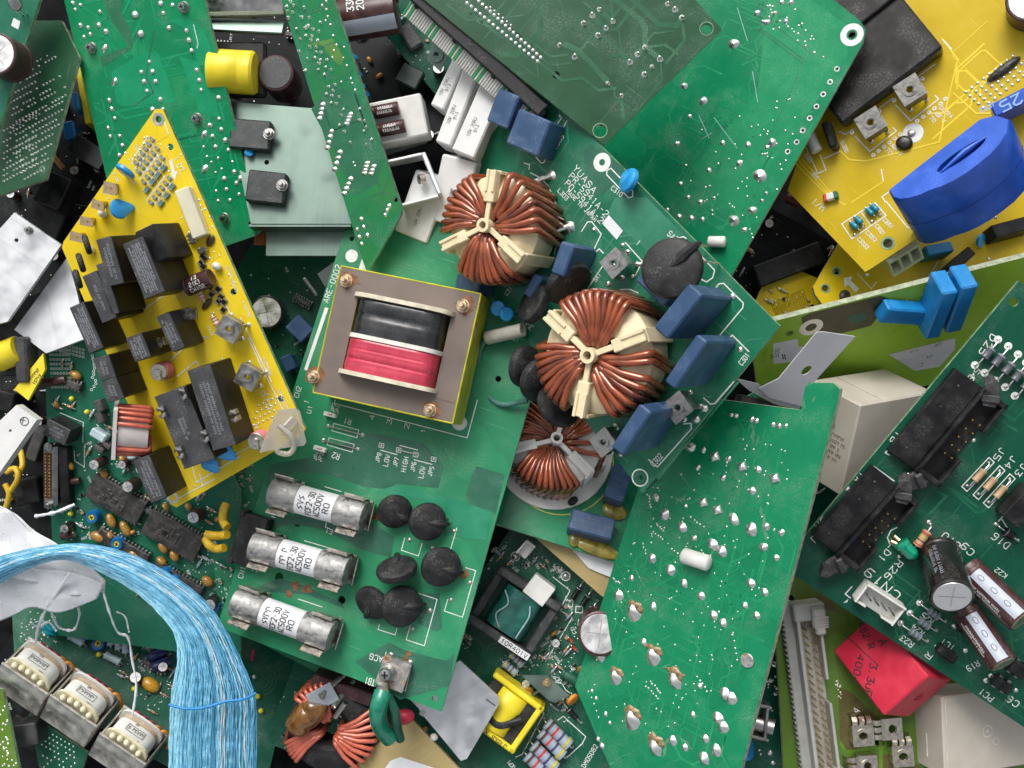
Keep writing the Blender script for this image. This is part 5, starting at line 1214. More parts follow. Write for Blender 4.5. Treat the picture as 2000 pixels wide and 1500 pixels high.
# ================= header board at the right =================
b = b10
zb = lambda pts: Z(1480, 380, pts); zc = lambda pts: Z(1480, 740, pts); zd = lambda pts: Z(1480, 1100, pts)
M_TR10 = mat('trace_right', (0.012, 0.12, 0.062), 0.28, 0, 0.08, 0.02, 0, 0.2, spec=0.3)
M_LATCH = mat('latch_grey', (0.042, 0.040, 0.042), 0.5, 0, 0.2, 0.04, 0.8, 0.4)
for q in ([(1390, 790), (1600, 980), (1650, 970), (1770, 860)], [(1420, 800), (1610, 940)], [(1700, 160), (1850, 220), (1900, 150)], [(1690, 200), (1880, 300), (1950, 230)], [(1670, 240), (1900, 380)], [(1230, 830), (1260, 790), (1380, 860), (1250, 1000)], [(870, 1180), (1000, 1090), (1180, 900)], [(850, 1290), (1010, 1160)]): b.line(zc(q), 5, M_TR10, z=0.12)
def header(A, B, wdir, wd, h, ears):
    a, c = b.L(*A, h), b.L(*B, h); u = c-a; Ln = u.length; an = math.atan2(u.y, u.x); n = Vector((-math.sin(an), math.cos(an), 0))
    side = 1 if n.dot(b.L(*wdir, h)-a) > 0 else -1
    ctr = a+u*0.5+n*(side*wd/2)
    o = obj('pin_header', None, b.root, T(ctr.x, ctr.y, 0) @ RZ(an) @ (RZ(math.pi) if side < 0 else Matrix())); o.empty_display_size = 4
    mb = MB()   # low flange at the far side (+y is away from the outline line)
    mb.box(Ln, wd*0.52, h*0.62, T(0, -wd*0.24, 0), 1.5)
    mb.box(Ln, 6, h, T(0, wd*0.05, 0), 1.2); mb.box(Ln*0.34, 6, h, T(-Ln*0.33, wd*0.47, 0), 1.2); mb.box(Ln*0.34, 6, h, T(Ln*0.33, wd*0.47, 0), 1.2)
    for s in (-1, 1): mb.box(10, wd*0.5, h, T(s*(Ln/2-5), wd*0.26, 0), 1.2)
    part('shroud', mb, M_BLACK, o)
    part('shroud_floor', MB().box(Ln-16, wd*0.4, 8, T(0, wd*0.26, 1), 0.8), M_BLACK, o)
    mp = MB()
    for i in range(5):
        for k in (0, 1): mp.box(2.6, 2.6, h*0.8, T(-Ln*0.2+Ln*0.1*i, wd*(0.2+0.14*k), 8), 0.5)
    part('pins', mp, M_GOLD, o)['kind'] = 'stuff'
    for s in (-1, 1):
        prof = [(0, 0), (16, -4), (44, 2), (56, 16), (48, 26), (30, 22), (14, 24), (0, 20)]
        me = MB().prism([(x, y) for x, y in prof], 16, None, 0, 0, (), h*0.55)
        me.box(14, 30, 8, T(14, 10, h*0.55+14), 2)
        part('latch', me, M_LATCH, o, T(s*(Ln/2-12), wd*(0.10 if s > 0 else 0.42), 0) @ RZ(math.radians(-28 if s > 0 else 208)) @ RX(math.radians(-14)))
    md = MB()
    for i in range(4): md.cyl(2.4, 2.5, 10, T(-Ln*0.38+Ln*0.25*i, -wd*0.3, h*0.62-1))
    part('moulding_mark', md, M_LATCH, o)
    return o
header((1588, 1050), (1708, 914), (1640, 1100), 104, 36, 0)
header((1738, 884), (1872, 722), (1800, 930), 108, 36, 0)
b.line(zc([(420, 1200), (388, 1165), (850, 642), (1000, 748)]), 2.4); b.line(zc([(965, 560), (935, 540), (1415, 0)]), 2.4)
# lamp, resistors, diodes
P = [b.L(1758, 1058, 14), b.L(1764, 1066, 15), b.L(1785, 1086, 17), b.L(1790, 1091, 17)]
o = part('indicator_lamp', MB().tube([P[0], P[0]+(P[1]-P[0])*.5, P[1], P[1]+(P[2]-P[1])*.05, P[1]+(P[2]-P[1])*.8, P[2], P[3]], [15, 15, 15, 13, 13, 10, 3], 16), M_LEDG, b.root, smooth=50)
for q in (((1757, 1056, 12), (1748, 1048, 8), (1746, 1047, 0)), ((1752, 1062, 12), (1743, 1058, 8), (1741, 1058, 0))): part('lead', MB().tube([b.L(*w_) for w_ in q], 4, 8), M_BRASS, b.root)
b.line([(1752, 1030), (1740, 1036), (1733, 1050), (1738, 1062)], 2)
axial(b, (1780, 1072), (1817, 1024), 9, 12, (M_BANDR, M_BANDB, M_BANDY, M_BANDR), M_REST)
for (p0, p1) in (((1889, 949), (1931, 904)), ((1911, 965), (1952, 920)), ((1931, 981), (1972, 936))):
    axial(b, p0, p1, 7, 9, (), M_REST, 'resistor', 0.26)
    ux, uy = p1[0]-p0[0], p1[1]-p0[1]; l = math.hypot(ux, uy); nx, ny = -uy/l*7, ux/l*7; ex, ey = ux/l*8, uy/l*8
    b.line([(p0[0]+nx-ex, p0[1]+ny-ey), (p1[0]+nx+ex, p1[1]+ny+ey), (p1[0]-nx+ex, p1[1]-ny+ey), (p0[0]-nx-ex, p0[1]-ny-ey)], 1.8, closed=True)
for q in (p for p in [((1949, 663), (1904, 713)), ((1969, 676), (1923, 728)), ((1988, 692), (1943, 743)), ((2004, 708), (1963, 756)), ((2022, 725), (1982, 773))]):
    axial(b, q[0], q[1], 8, 11, (M_INKG,), mat('diode_glass', (0.10, 0.11, 0.12), 0.25, 0, 0.1, 0.05, 0, 0.1), 'diode', 0.30); b.disc(q[0][0], q[0][1], 7, M_SILK); b.disc(q[1][0], q[1][1], 7, M_SILK)
for q in (((1759, 1217), (1812, 1252)), ((1777, 1197), (1829, 1231)), ((1796, 1177), (1846, 1213))): axial(b, q[0], q[1], 8, 10, (M_INKG, M_RES, M_INKG), mat('resistor_slate', (0.11, 0.15, 0.17), 0.4), 'resistor', 0.3); b.disc(q[0][0], q[0][1], 6, M_SILK)
axial(b, (1946, 1024), (1988, 1055), 9, 11, (M_INKG,), M_BLACK, 'diode', 0.3)
o = relay(b, (1958, 1008), (2010, 952), (1985, 1038), 50, M_BLACK, None, name='bridge_block'); b.line([(1950, 1018), (2005, 955)], 2.4); b.line([(1955, 1012), (1980, 1050)], 2.4)
# capacitors
def leaning(b, q0, q1, r, m, top=None, stripe=None, mark=None):
    a, c = b.L(*q0), b.L(*q1); d = c-a; Ln = d.length
    M = Matrix.Translation(a) @ d.to_track_quat('Z', 'Y').to_matrix().to_4x4()
    o = part('electrolytic_capacitor', MB().lathe([(r*0.94, 0), (r, 2), (r, Ln*0.08), (r*0.95, Ln*.1), (r*.95, Ln*.13), (r, Ln*.16), (r, Ln-3), (r*0.93, Ln), (r*0.86, Ln-0.5)], 30), m, b.root, M)
    part('can_top', MB().lathe([(r*0.88, Ln-2), (r*0.84, Ln+0.3), (0, Ln+0.3)], 28), top or M_CAN, o)
    mv = MB(); ribbon(mv, [(-r*.6, 0), (r*.6, 0)], 1.6, Ln+0.5); ribbon(mv, [(0, -r*.6), (0, r*.6)], 1.6, Ln+0.5); part('vent_groove', mv, M_STEEL, o)
    view = M.to_3x3().inverted() @ (s_cam(b)-a); up = math.atan2(view.y, view.x)
    if stripe:
        vs = []
        for i in range(7):
            t = up-0.15-0.42+0.84*i/6; vs += [(r*1.012*math.cos(t), r*1.012*math.sin(t), Ln*.16), (r*1.012*math.cos(t), r*1.012*math.sin(t), Ln-3)]
        mb = MB().add(vs, [(2*i, 2*i+2, 2*i+3, 2*i+1) for i in range(6)]); part('stripe', mb, stripe, o)
        mm = MB()
        for k in (0.3, 0.55, 0.8):
            rr = r*1.018
            ribbon(mm, circle((0, 0), 1, 12), 0.35, 0, None, True)
        mm = MB()
        for k in (0.28, 0.52, 0.76):
            ring_ = [(6.5*math.cos(t*.524), 3.6*math.sin(t*.524)) for t in range(12)]; tmp = MB(); ribbon(tmp, ring_, 1.3, 0, None, True)
            mm.add([(r*1.02*math.cos(up-0.15+y/r), r*1.02*math.sin(up-0.15+y/r), Ln*k+x) for x, y, _ in tmp.v], tmp.f)
        part('polarity_mark', mm, ink((0.10, 0.11, 0.14)), o)
    if mark: wrap_print(o, mark, r, Ln, M_INKG if not stripe else M_SILK, up=up+(0.75 if stripe else 0.2), sz=r*.15)
    return o
def s_cam(b): return b.cam
M_STRIPE = mat('stripe_pale', (0.40, 0.44, 0.52), 0.4, 0, 0.06, 0.03, 0, 0.2)
leaning(b, (1832, 1078, 0), (1860, 1166, 110), 38, M_BLKCAP, M_CAN, None, [0.5, 0.6])
leaning(b, (1890, 1110, 22), (1996, 1212, 100), 27, M_BROWNCAP, metal_mat('can_tan', (0.85, 0.72, 0.58), 0.35), M_STRIPE, ['RUBY'[:0] or 0.6, 0.5])
leaning(b, (1885, 1190, 22), (1960, 1298, 92), 26, M_BROWNCAP, MATS['can_tan'], M_STRIPE, [0.6, 0.5])
# white plug socket
cs = free_socket = b.box('wire_socket', (1664, 1166), (1738, 1214), (1698, 1136), 8, M_WHITE, 1.5)
L_, Wd, hh = cs['_s']; mb = MB()
mb.box(L_, 4, 34, T(0, Wd/2-2, 4), 1).box(4, Wd, 30, T(-L_/2+2, 0, 4), 1).box(4, Wd, 30, T(L_/2-2, 0, 4), 1).box(L_*0.3, 4, 24, T(-L_*.35, -Wd/2+2, 4), 1).box(L_*0.3, 4, 24, T(L_*.35, -Wd/2+2, 4), 1)
part('socket_wall', mb, M_WHITE, cs); mp = MB()
for i in range(4): mp.tube([(-L_*.3+L_*.2*i, 0, 6), (-L_*.3+L_*.2*i, 0, 26), (-L_*.3+L_*.2*i+8, -3, 34)], 1.8, 6)
part('pins', mp, M_STEEL, cs)['kind'] = 'stuff'
b.line(zd([(690, 170), (640, 225), (680, 255)]), 2); b.line(zd([(820, 135), (1010, 260)]), 2)
o = b.box('transistor', (1828, 1276), (1862, 1300), (1842, 1262), 26, M_BLACK, 4); o = b.box('transistor', (1868, 1232), (1884, 1242), (1876, 1222), 20, M_BLACK, 4)
dip(b, (1937, 1338), (1968, 1358), (1950, 1322), 22, 2, M_BLACK); dip(b, (1968, 1310), (1996, 1330), (1984, 1290), 26, 2, M_BLACK)
b.js(zd([(1190, 290), (1120, 370), (1050, 440), (1310, 615), (1520, 640), (1705, 825), (1670, 860), (1890, 930), (1440, 460)])+zc([(1100, 760), (1105, 700), (1370, 630), (1580, 450), (1480, 448), (1380, 440), (1035, 1300), (1250, 1050), (1745, 1065)]), 5)
for t, p0, p1, h in (('1A', (1681, 921), (1668, 937), 9), ('5A', (1607, 1009), (1592, 1027), 10), ('1B', (1752, 841), (1737, 860), 10), ('5B', (1893, 733), (1880, 748), 11), ('54', (1907, 718), (1893, 733), 10), ('J5', (1954, 874), (1939, 894), 11), ('J4', (1976, 890), (1961, 909), 11), ('J3', (1996, 905), (1981, 924), 11), ('D25', (1936, 652), (1911, 688), 13), ('C10', (1877, 1063), (1847, 1039), 12), ('C9', (1904, 1077), (1885, 1059), 12),
                     ('D16', (1974, 1062), (1945, 1040), 13), ('LD1', (1741, 1062), (1714, 1089), 12), ('R26', (1754, 1093), (1726, 1125), 12), ('CN19', (1760, 1160), (1698, 1108), 16), ('R23', (1786, 1256), (1764, 1240), 11), ('R24', (1806, 1234), (1786, 1218), 11), ('R25', (1824, 1212), (1805, 1196), 11), ('IC1', (1866, 1262), (1842, 1247), 10), ('R19', (1908, 1290), (1886, 1302), 11), ('PC1', (1942, 1362), (1918, 1344), 11), ('C6', (1992, 1372), (1972, 1358), 12), ('R', (1822, 1280), (1812, 1273), 10), ('K22', (1968, 1122), (1948, 1108), 9)): b.text(t, p0, p1, h)
b.patch(zc([(640, 815), (665, 785), (680, 815)]), M_SILK, 0.35, 'printed_triangle'); b.patch(zd([(625, 290), (665, 260), (655, 285)]), M_SILK, 0.35, 'printed_triangle')

# ================= olive clip board =================
b = b11
M_OLB = mat('copper_area_brown', (0.11, 0.095, 0.03), 0.32, 0, 0.1, 0.02, 0, 0.2, spec=0.3); M_OLL = mat('trace_olive', (0.13, 0.27, 0.02), 0.3, 0, 0.1, 0.02, 0, 0.2, spec=0.3)
b.patch(zd([(420, 230), (420, 330), (600, 360), (540, 260)]), M_OLB); b.patch(zd([(590, 900), (700, 960), (870, 1120), (850, 1330), (650, 1370), (600, 1290)]), M_OLB); b.patch(zd([(640, 1420), (850, 1390), (1100, 1420), (1200, 1500), (660, 1500)]), M_OLB)
b.line(zd([(640, 960), (610, 1330), (680, 1385), (840, 1350), (870, 1000)]), 7, M_OLL); b.line(zd([(900, 1110), (900, 1500)]), 8, M_OLL); b.line(zd([(230, 520), (300, 1230), (320, 1500)]), 9, M_OLL)
c0, c1 = b.L(1582, 1204, 50), b.L(1620, 1500, 50); u = c1-c0; Ln = u.length*1.05; an = math.atan2(u.y, u.x)
o = obj('ribbon_header', None, b.root, T(c0.x, c0.y, 0) @ RZ(an) @ T(Ln/2, 0, 0)); o.empty_display_size = 4
mb = MB().box(Ln, 46, 14, None, 2).box(Ln, 7, 50, T(0, -24, 0), 1.2).box(Ln*0.36, 6, 46, T(-Ln*.27, 20, 0), 1.2).box(Ln*0.44, 6, 46, T(Ln*.28, 20, 0), 1.2).box(34, 62, 52, T(-Ln/2-8, 0, 0), 3).box(34, 62, 52, T(Ln/2+8, 0, 0), 3)
mb.box(Ln+60, 20, 22, T(0, -36, 0), 2); part('shroud', mb, M_GREYC, o)
mp = MB()
for i in range(20):
    for k in (0, 1): mp.box(3, 3, 40, T(-Ln*.46+Ln*.92*i/19, -9+k*16, 12), 0.6)
part('pins', mp, M_GOLD, o)['kind'] = 'stuff'
mr = MB()
for i in range(30): mr.box(3, 5, 20, T(-Ln*.48+Ln*.96*i/29, -47, 1), 0.5)
part('rib', mr, mat('rib_grey', (0.32, 0.32, 0.30), 0.5), o)['kind'] = 'stuff'
ml = MB().box(40, 26, 22, T(-Ln/2-2, 14, 44) @ RY(0.3), 3)
for i in range(5): ml.box(3.5, 28, 5, T(-Ln/2+2+5*i, 18, 62-1.5*i), 1)
ml.box(22, 20, 30, T(-Ln/2+26, 16, 30), 3); part('latch', ml, M_GREYC, o)
def clip3(px, py, a):
    p = b.L(px, py, 26); mb = MB(); s = 21
    mb.prism([(-s, -s), (s, -s), (s, s), (-s, s)], 3, None, 0, 0, [circle((0, -3), 10, 16)], 24); mb.ring(10, 14, 26.5, 28.5, 16); mb.ring(8.5, 10.2, 10, 24.5, 16)
    for k in (-1, 0, 1):
        pts = [(k*14, s-1, 25), (k*14, s+8, 28), (k*14, s+16, 22), (k*14, s+20, 8), (k*14, s+18, 0)]
        for i in range(4):
            x, y0, z0_ = pts[i]; _, y1, z1_ = pts[i+1]
            mb.add([(x-5, y0, z0_), (x+5, y0, z0_), (x+5, y1, z1_), (x-5, y1, z1_), (x-5, y0, z0_-2.4), (x+5, y0, z0_-2.4), (x+5, y1, z1_-2.4), (x-5, y1, z1_-2.4)], [(0, 1, 2, 3), (7, 6, 5, 4), (0, 4, 5, 1), (0, 3, 7, 4), (1, 5, 6, 2), (3, 2, 6, 7)])
    for sx in (-1, 1): mb.box(3, s*1.6, 24, T(sx*(s-1.5), 0, 0), 0.8)
    part('clip_terminal', mb, metal_mat('clip_plate', (0.82, 0.74, 0.62), 0.3, 0.25, 0.1, 0.4), b.root, T(p.x, p.y, 0) @ RZ(a))
ua = b.ang((1685, 1437), (1682, 1405))-math.pi/2
clip3(1686, 1437, ua); clip3(1742, 1424, ua+math.pi/2); clip3(1764, 1477, ua); clip3(1694, 1497, ua+math.pi/2)
b.text('A', (1672, 1396), (1680, 1390), 13)
b.dots(scatter(b, zd([(560, 840), (600, 860), (620, 990), (570, 1010)]), 16), 2.2); b.ringp(1544, 1171, 11, 3, M_OLL); b.ringp(1718, 1450, 12, 4, M_OLL)

# ---- boxes wedged between the right-hand boards ----
def wedge_box(name, label, cat, A, B, C, h, m, r=3):
    f = free(name, label, cat, (A, B, C)); a, bb, c = W(*A), W(*B), W(*C); iv = f.inv
    lb, lc = iv @ bb, iv @ c; L_ = lb.x; wd = lc.y
    o = part('case', MB().box(L_, abs(wd), h, None, r), m, f.root, T(L_/2, wd/2, -h)); o['_s'] = (L_, abs(wd), h); f.size = (L_, wd, h); return f, o
f, o = wedge_box('red_film_capacitor', 'glossy red box capacitor printed 3,3uF 400 beside the grey pin header', 'capacitor', (1725, 1398, 60), (1627, 1271, -40), (1773, 1273, 62), 110, M_RED)
L_, wd, h = f.size; aw = abs(wd); sg = 1 if wd > 0 else -1
tm = MB(); iv = o.matrix_basis.inverted()
def on(px, py): return (iv @ f.L(px, py)).to_2d()
for s_, p0, p1, hg in (('A', (1716, 1252), (1720, 1262), 15), ('MKS2-R', (1672, 1210), (1697, 1268), 13), ('3,3uF', (1700, 1295), (1688, 1356), 14), ('400~', (1676, 1278), (1664, 1330), 13)):
    u_ = on(*p1)-on(*p0); text_mb(tm, s_, on(*p0), u_, Vector((-u_.y, u_.x)).normalized()*hg, 2.4, h+0.3)
ribbon(tm, [on(1648, 1238), on(1716, 1300)], 2.0, h+.3); part('printed_marking', tm, M_INK, o)
part('moulded_mark', MB().ring(7, 10, 0, 1, 14), mat('red_dark', (0.42, 0.015, 0.04), 0.4), o, T(-L_/2+(-0.3), 0, h*0.45) @ RY(-math.pi/2))
f, o = wedge_box('beige_relay', 'beige relay case lying under the corner of the header board', 'relay', (1839, 1362, 20), (1846, 1520, 20), (2010, 1350, -30), 110, M_BEIGE, 3)
L_, wd, h = f.size
part('seam', MB().box(L_*0.995, 2.2, 2, T(0, abs(wd)*0.46*(1 if wd < 0 else -1), h-0.8), .6).box(L_*0.3, 3, 5, T(L_*.2, abs(wd)/2*(1 if wd < 0 else -1), h*.5), .8), mat('beige_seam', (0.60, 0.55, 0.48), 0.4), o)
mb = MB(); ribbon(mb, circle((0, 0), 11, 18), 3, h+0.3, None, True); ribbon(mb, circle((22, 18), 7, 14), 2, h+0.3, None, True); mb.cyl(3, 1.5, 10, T(0, 0, h)); part('moulded_ring', mb, mat('beige_light', (0.66, 0.61, 0.54), 0.4), o)
f, o = wedge_box('grey_beige_relay', 'beige relay with small dark print below the lime board', 'relay', (1681, 791, 120), (1586, 742, 20), (1818, 762, 20), 190, M_BEIGE, 3)
L_, wd, h = f.size; sg = 1 if wd > 0 else -1
tm = MB(); rr = random.Random(4)
text_mb(tm, 'OMRON', (-34, 26), (34, 0), (0, 9), 1.6)
for i, ln in enumerate((62, 70, 58, 66, 60)): squiggle(tm, -36, 10-12*i, ln, 7, 1.2, .3, rr)
part('printed_marking', tm, ink((0.12, 0.10, 0.09)), o, T(-L_*0.12, -sg*abs(wd)/2, h/2) @ (RX(math.pi/2) if sg > 0 else RZ(math.pi) @ RX(math.pi/2)))
part('seam', MB().box(L_*.96, 2, 2, T(0, abs(wd)*.2, h-.8), .5), mat('beige_seam2', (0.40, 0.36, 0.31), 0.5), o)

# ================= lime board on edge =================
b = b12
M_LB = mat('copper_area_umber', (0.085, 0.075, 0.03), 0.3, 0, 0.15, 0.02, 0, 0.2, spec=0.3)
b.patch(zb([(320, 900), (380, 870), (900, 740), (960, 760), (900, 870), (830, 960), (560, 1030), (480, 1040), (330, 1000)]), M_LB, 0.15)
b.ringp(1584, 639, 17, 12, M_GOLDRING); b.ringp(1632, 629, 10, 1.6, ink((0.05, 0.05, 0.03))); b.ringp(1543, 651, 6, 3, M_OLL)
b.patch(zb([(670, 890), (760, 860), (800, 870), (790, 920), (700, 945), (665, 930)]), MATS['trace_right'], 0.3)
for A, B, C, h in (((1880, 563), (1913, 557), (1882, 646), 58), ((1842, 574), (1873, 569), (1846, 658), 58), ((1716, 632), (1737, 604), (1776, 678), 30)):
    box_cap(b, A, B, C, h, M_CAPB, [0.3, 0.3, 0.35], 3, ink((0.02, 0.16, 0.40)), 90)
def lbl(pts, lines, pre):
    pass
b.patch(zb([(110, 1090), (290, 1055), (300, 1110), (330, 1110), (300, 1220), (115, 1240)]), M_PAPER, 0.4, 'paper_label')
b.patch(zb([(960, 1170), (1445, 1050), (1445, 1130), (1330, 1260), (1150, 1290)]), M_PAPER, 0.4, 'paper_label')
kin = M_INK
b.text('505', (1520, 696), (1522, 680), 7, 1.2, kin); b.text('35/', (1513, 699), (1515, 684), 7, 1.2, kin)
b.text('STP10JPACCON-00.02', (1858, 664), (1774, 687), 6, 1.1, kin); b.text('SER. 14738', (1848, 684), (1806, 697), 6, 1.1, kin); b.text('0114702', (1838, 708), (1812, 716), 6, 1.1, kin); b.text('C', (1802, 708), (1796, 710), 11, 1.8, kin)
for (x, y) in ((1528, 692), (1766, 697)):
    for i in range(3): b.line([(x+4*i, y), (x+4*i+2, y+9)], 2.2, kin)
b.text('T1PL', (1496, 705), (1498, 680), 7, 1.0, M_OLL)
# grey sheet scrap
fs = free('plastic_sheet', 'bent grey sheet with an oval hole resting on the lime board', 'sheet scrap', [(1594, 648, 190), (1668, 657, 175), (1520, 740, 150)])
q = [(1594, 648), (1608, 647), (1669, 656), (1600, 732), (1590, 744), (1566, 792), (1500, 775), (1482, 757), (1520, 738)]
hc = fs.L(1574, 722); part('sheet', MB().prism([tuple(fs.L(*p).to_2d()) for p in q], 3, None, 0, 0, [[(hc.x+8*math.cos(t*.524)+3*math.sin(t*.524), hc.y+10*math.sin(t*.524)) for t in range(12)]]), mat('sheet_grey', (0.44, 0.44, 0.47), 0.3, 0, 0.05, 0.01, 0.2, 0.1), fs.root)
q = [(1436, 738), (1500, 752), (1520, 738), (1482, 757), (1500, 775), (1560, 796), (1520, 790), (1470, 768)]
part('folded_edge', MB().prism([tuple(fs.L(*p, -3).to_2d()) for p in [(1436, 739), (1482, 750), (1500, 770), (1564, 793), (1560, 800), (1510, 788), (1462, 762)]], 2.4, None, 0, 0, (), -5), MATS['sheet_grey'], fs.root)

# ================= yellow boards, upper right =================
b = b13
z4 = lambda pts: Z(1480, 0, pts)
M_AY = mat('trace_yellow', (0.80, 0.60, 0.04), 0.33, 0, 0.05, 0.02, 0, 0.1, spec=0.35)
for q in ([(1460, 460), (1400, 700), (1330, 1040), (800, 1180), (670, 1170), (600, 1100)], [(1430, 680), (1600, 830), (1700, 830)], [(270, 1190), (480, 1400), (640, 1500)], [(300, 1180), (520, 1420)], [(330, 1170), (560, 1440)], [(920, 1330), (690, 1480)], [(1345, 280), (1470, 440)]): b.line(z4(q), 3.0, M_AY)
pl = b.box('shield_plate', (1644, 243), (1842, 92), (1508, 65), 40, mat('black_gloss', (0.014, 0.012, 0.010), 0.3, 0, 0.3, 0.02, 0.5, 0.3), 5)
pb = MB().box(pl['_s'][0]*0.98, 5, 10, T(0, 16, pl['_s'][2]), 2); part('ridge', pb, M_BLACK, pl); part('screw', MB().cyl(9, 5, 16, T(-40, 40, pl['_s'][2])).ring(3, 6, pl['_s'][2]+5, pl['_s'][2]+6, 12), M_BLACKM, pl)
ta = b.ang((1747, 171), (1781, 149), 44)
M_TIN_DIM = metal_mat('tin_plate_dimmed', (0.27, 0.265, 0.25), 0.42, 0.45, 0.08, 2.0)  # tin colour darkened to hold down the bright sky reflection on these plates
screw_terminal(b, 1777, 175, 44, 46, ta, M_TIN_DIM); screw_terminal(b, 1700, 239, 44, 46, ta, M_TIN_DIM)
for q in ([(1010, 770), (1120, 885), (1325, 725), (1300, 700)], [(715, 1000), (820, 1110), (1015, 960), (990, 935)], [(590, 960), (645, 985), (700, 945)], [(880, 800), (990, 720)], [(1170, 565), (1300, 470)], [(1355, 290), (1420, 360)], [(490, 1160), (600, 1110), (540, 900)], [(345, 1060), (440, 1270), (500, 1245), (455, 1130)], [(905, 1240), (920, 1330)], [(970, 1400), (910, 1440), (935, 1480)]): b.line(z4(q), 2.2)
for i in range(9):
    for k in range(5): b.j(*z4([(1525+43*i+31*k, 675-33*i+28*k)])[0], 3.6) if 1525+43*i+31*k < 1960 else None
for (x, y) in z4([(1000, 735), (1205, 575), (1375, 725), (1340, 760), (1295, 795), (1255, 825), (1212, 855), (1168, 885), (690, 970), (890, 815), (1045, 985), (1005, 1015), (965, 1045), (925, 1075), (885, 1105), (847, 1135)]): b.ringp(x, y, 2.8, 2.2, M_GOLDRING, 10)
bl = b.L(*z4([(1800, 505)])[0], 4); o = blob_cap(b, *z4([(1800, 505)])[0], 34, 9, 4, 6, b.ang((1700, 280), (1900, 130)), mat('black_resin', (0.014, 0.012, 0.008), 0.35, 0, 0.4, 0.1, 2.5, 0.1), 'resin_strip')
b.disc(*z4([(1138, 975)])[0], 19, M_SILK); b.j(*z4([(1130, 975)])[0], 9, 'dome'); blob_cap(b, *z4([(1072, 1045)])[0], 16, 14, 5, 7, 0.5, MATS['black_resin'], 'resin_spot')
lying(b, (1580, 262), (1598, 300), 11, 16, m=M_WHITE, name='glass_fuse', prof=[(9, 0), (11, 2), (11, 38), (9, 40)])
o = b.box('transistor', (1603, 240), (1620, 290), (1618, 232), 40, M_BLACK, 4)
q = b.box('small_fuse', (1606, 380), (1634, 372), (1610, 394), 14, M_WHITE, 3); part('red_band', MB().box(q['_s'][0]*0.3, q['_s'][1]*1.03, 14.4, T(-q['_s'][0]*.36, 0, 0), 2), ink((0.62, 0.06, 0.02)), q); part('green_band', MB().box(q['_s'][0]*0.34, q['_s'][1]*1.03, 14.4, T(q['_s'][0]*.34, 0, 0), 2), ink((0.02, 0.14, 0.07)), q)
for (x, y) in zb([(705, 225), (738, 188), (820, 125), (855, 97)]):
    p = b.L(x, y, 9); q = part('small_capacitor', MB().lathe([(0, -10), (5, -8), (6.5, -3), (5, 0), (6.5, 3), (5, 8), (0, 10)], 12), mat('teal_epoxy', (0.01, 0.22, 0.33), 0.3, 0, 0.1, 0.05, 0, 0.1, coat=0.3), b.root, T(p.x, p.y, 8) @ RZ(b.ang((1660, 450), (1690, 420))) @ RX(math.pi/2), smooth=60)
    part('lead', MB().tube([(0, 0, -9), (0, 0, -13), (0, -7, -14)], 1.3, 6).tube([(0, 0, 9), (0, 0, 13), (0, -7, 14)], 1.3, 6), M_TIN, q)
b.line(zb([(615, 215), (860, 60), (940, 155), (690, 325)]), 2.2, closed=True); b.line(zb([(760, 130), (830, 230)]), 1.6)
b.js(zb([(710, 295), (770, 240), (835, 195), (895, 150)]), 4.5)
b.line(zb([(940, 50), (1100, 245), (1160, 215)]), 2.2); b.ringp(1734, 475, 11, 4, M_FR4G)
for t, p0, p1, h in (('I/M', (1584, 396), (1605, 413), 12), ('SA3001', (1641, 278), (1652, 300), 7), ('130*C', (1583, 338), (1595, 351), 7), ('P3051', (1571, 303), (1580, 320), 6), ('CN3014', (1834, 212), (1856, 231), 7), ('AGF-U', (1824, 222), (1842, 240), 7), ('70', (1815, 232), (1823, 240), 7), ('AGF-W', (1740, 285), (1758, 304), 7), ('70', (1729, 294), (1738, 303), 7), ('C3051', (1724, 431), (1740, 447), 7), ('C3031', (1708, 442), (1724, 460), 7), ('C3052', (1690, 455), (1708, 473), 7), ('C3033', (1674, 468), (1692, 487), 7)): b.text(t, p0, p1, h)
# blue current sensor ring
pn = Plane([(1740, 368, 130), (2010, 172, 210), (1905, 330, 222)])
o = obj('current_sensor', None, b.root, b.inv @ pn.M); o.empty_display_size = 6
top = [(1738, 370), (1800, 321), (1915, 233), (1945, 226), (1969, 234), (1966, 258), (1953, 280), (1934, 301), (1912, 319), (1888, 337), (1863, 352), (1840, 363), (1816, 371), (1796, 380), (1775, 386), (1758, 388), (1746, 384)]
loop = [tuple(pn.L(*q).to_2d()) for q in top]; cx = sum(q[0] for q in loop)/len(loop); cy = sum(q[1] for q in loop)/len(loop)
slot = [tuple(pn.L(1877+58*math.cos(t_*.393)*.82+7*math.sin(t_*.393), 303-58*math.cos(t_*.393)*.56+7*math.sin(t_*.393)).to_2d()) for t_ in range(16)]
def grown(k, dz=0): return [(cx+(x-cx)*k, cy+(y-cy)*k) for x, y in loop]
mb = MB().prism(loop, 110, None, 0, 0, [slot], -110); part('ring_case', mb, M_CTB, o, smooth=40)
bv = MB(); n_ = len(loop); g1, g2 = grown(1.0), grown(1.035)
bv.add([(x, y, -6) for x, y in g2]+[(x, y, -0.2) for x, y in g1]+[(x, y, -78) for x, y in g2], [(i, (i+1) % n_, n_+(i+1) % n_, n_+i) for i in range(n_)]+[(2*n_+i, 2*n_+(i+1) % n_, (i+1) % n_, i) for i in range(n_)]); part('outer_shell', bv, M_CTB, o, smooth=40)
part('case_seam', MB().prism(grown(1.041), 2, None, 0, 0, (), -80), ink((0.004, 0.03, 0.20)), o)
part('lower_shell', MB().prism(grown(1.035), 62, None, 0, 0, (), -142), M_CTB, o, smooth=40)
part('slot_floor', MB().prism(slot, 4, None, 0, 0, (), -30), mat('ct_blue_dark', (0.005, 0.045, 0.28), 0.4), o)
mr = MB()
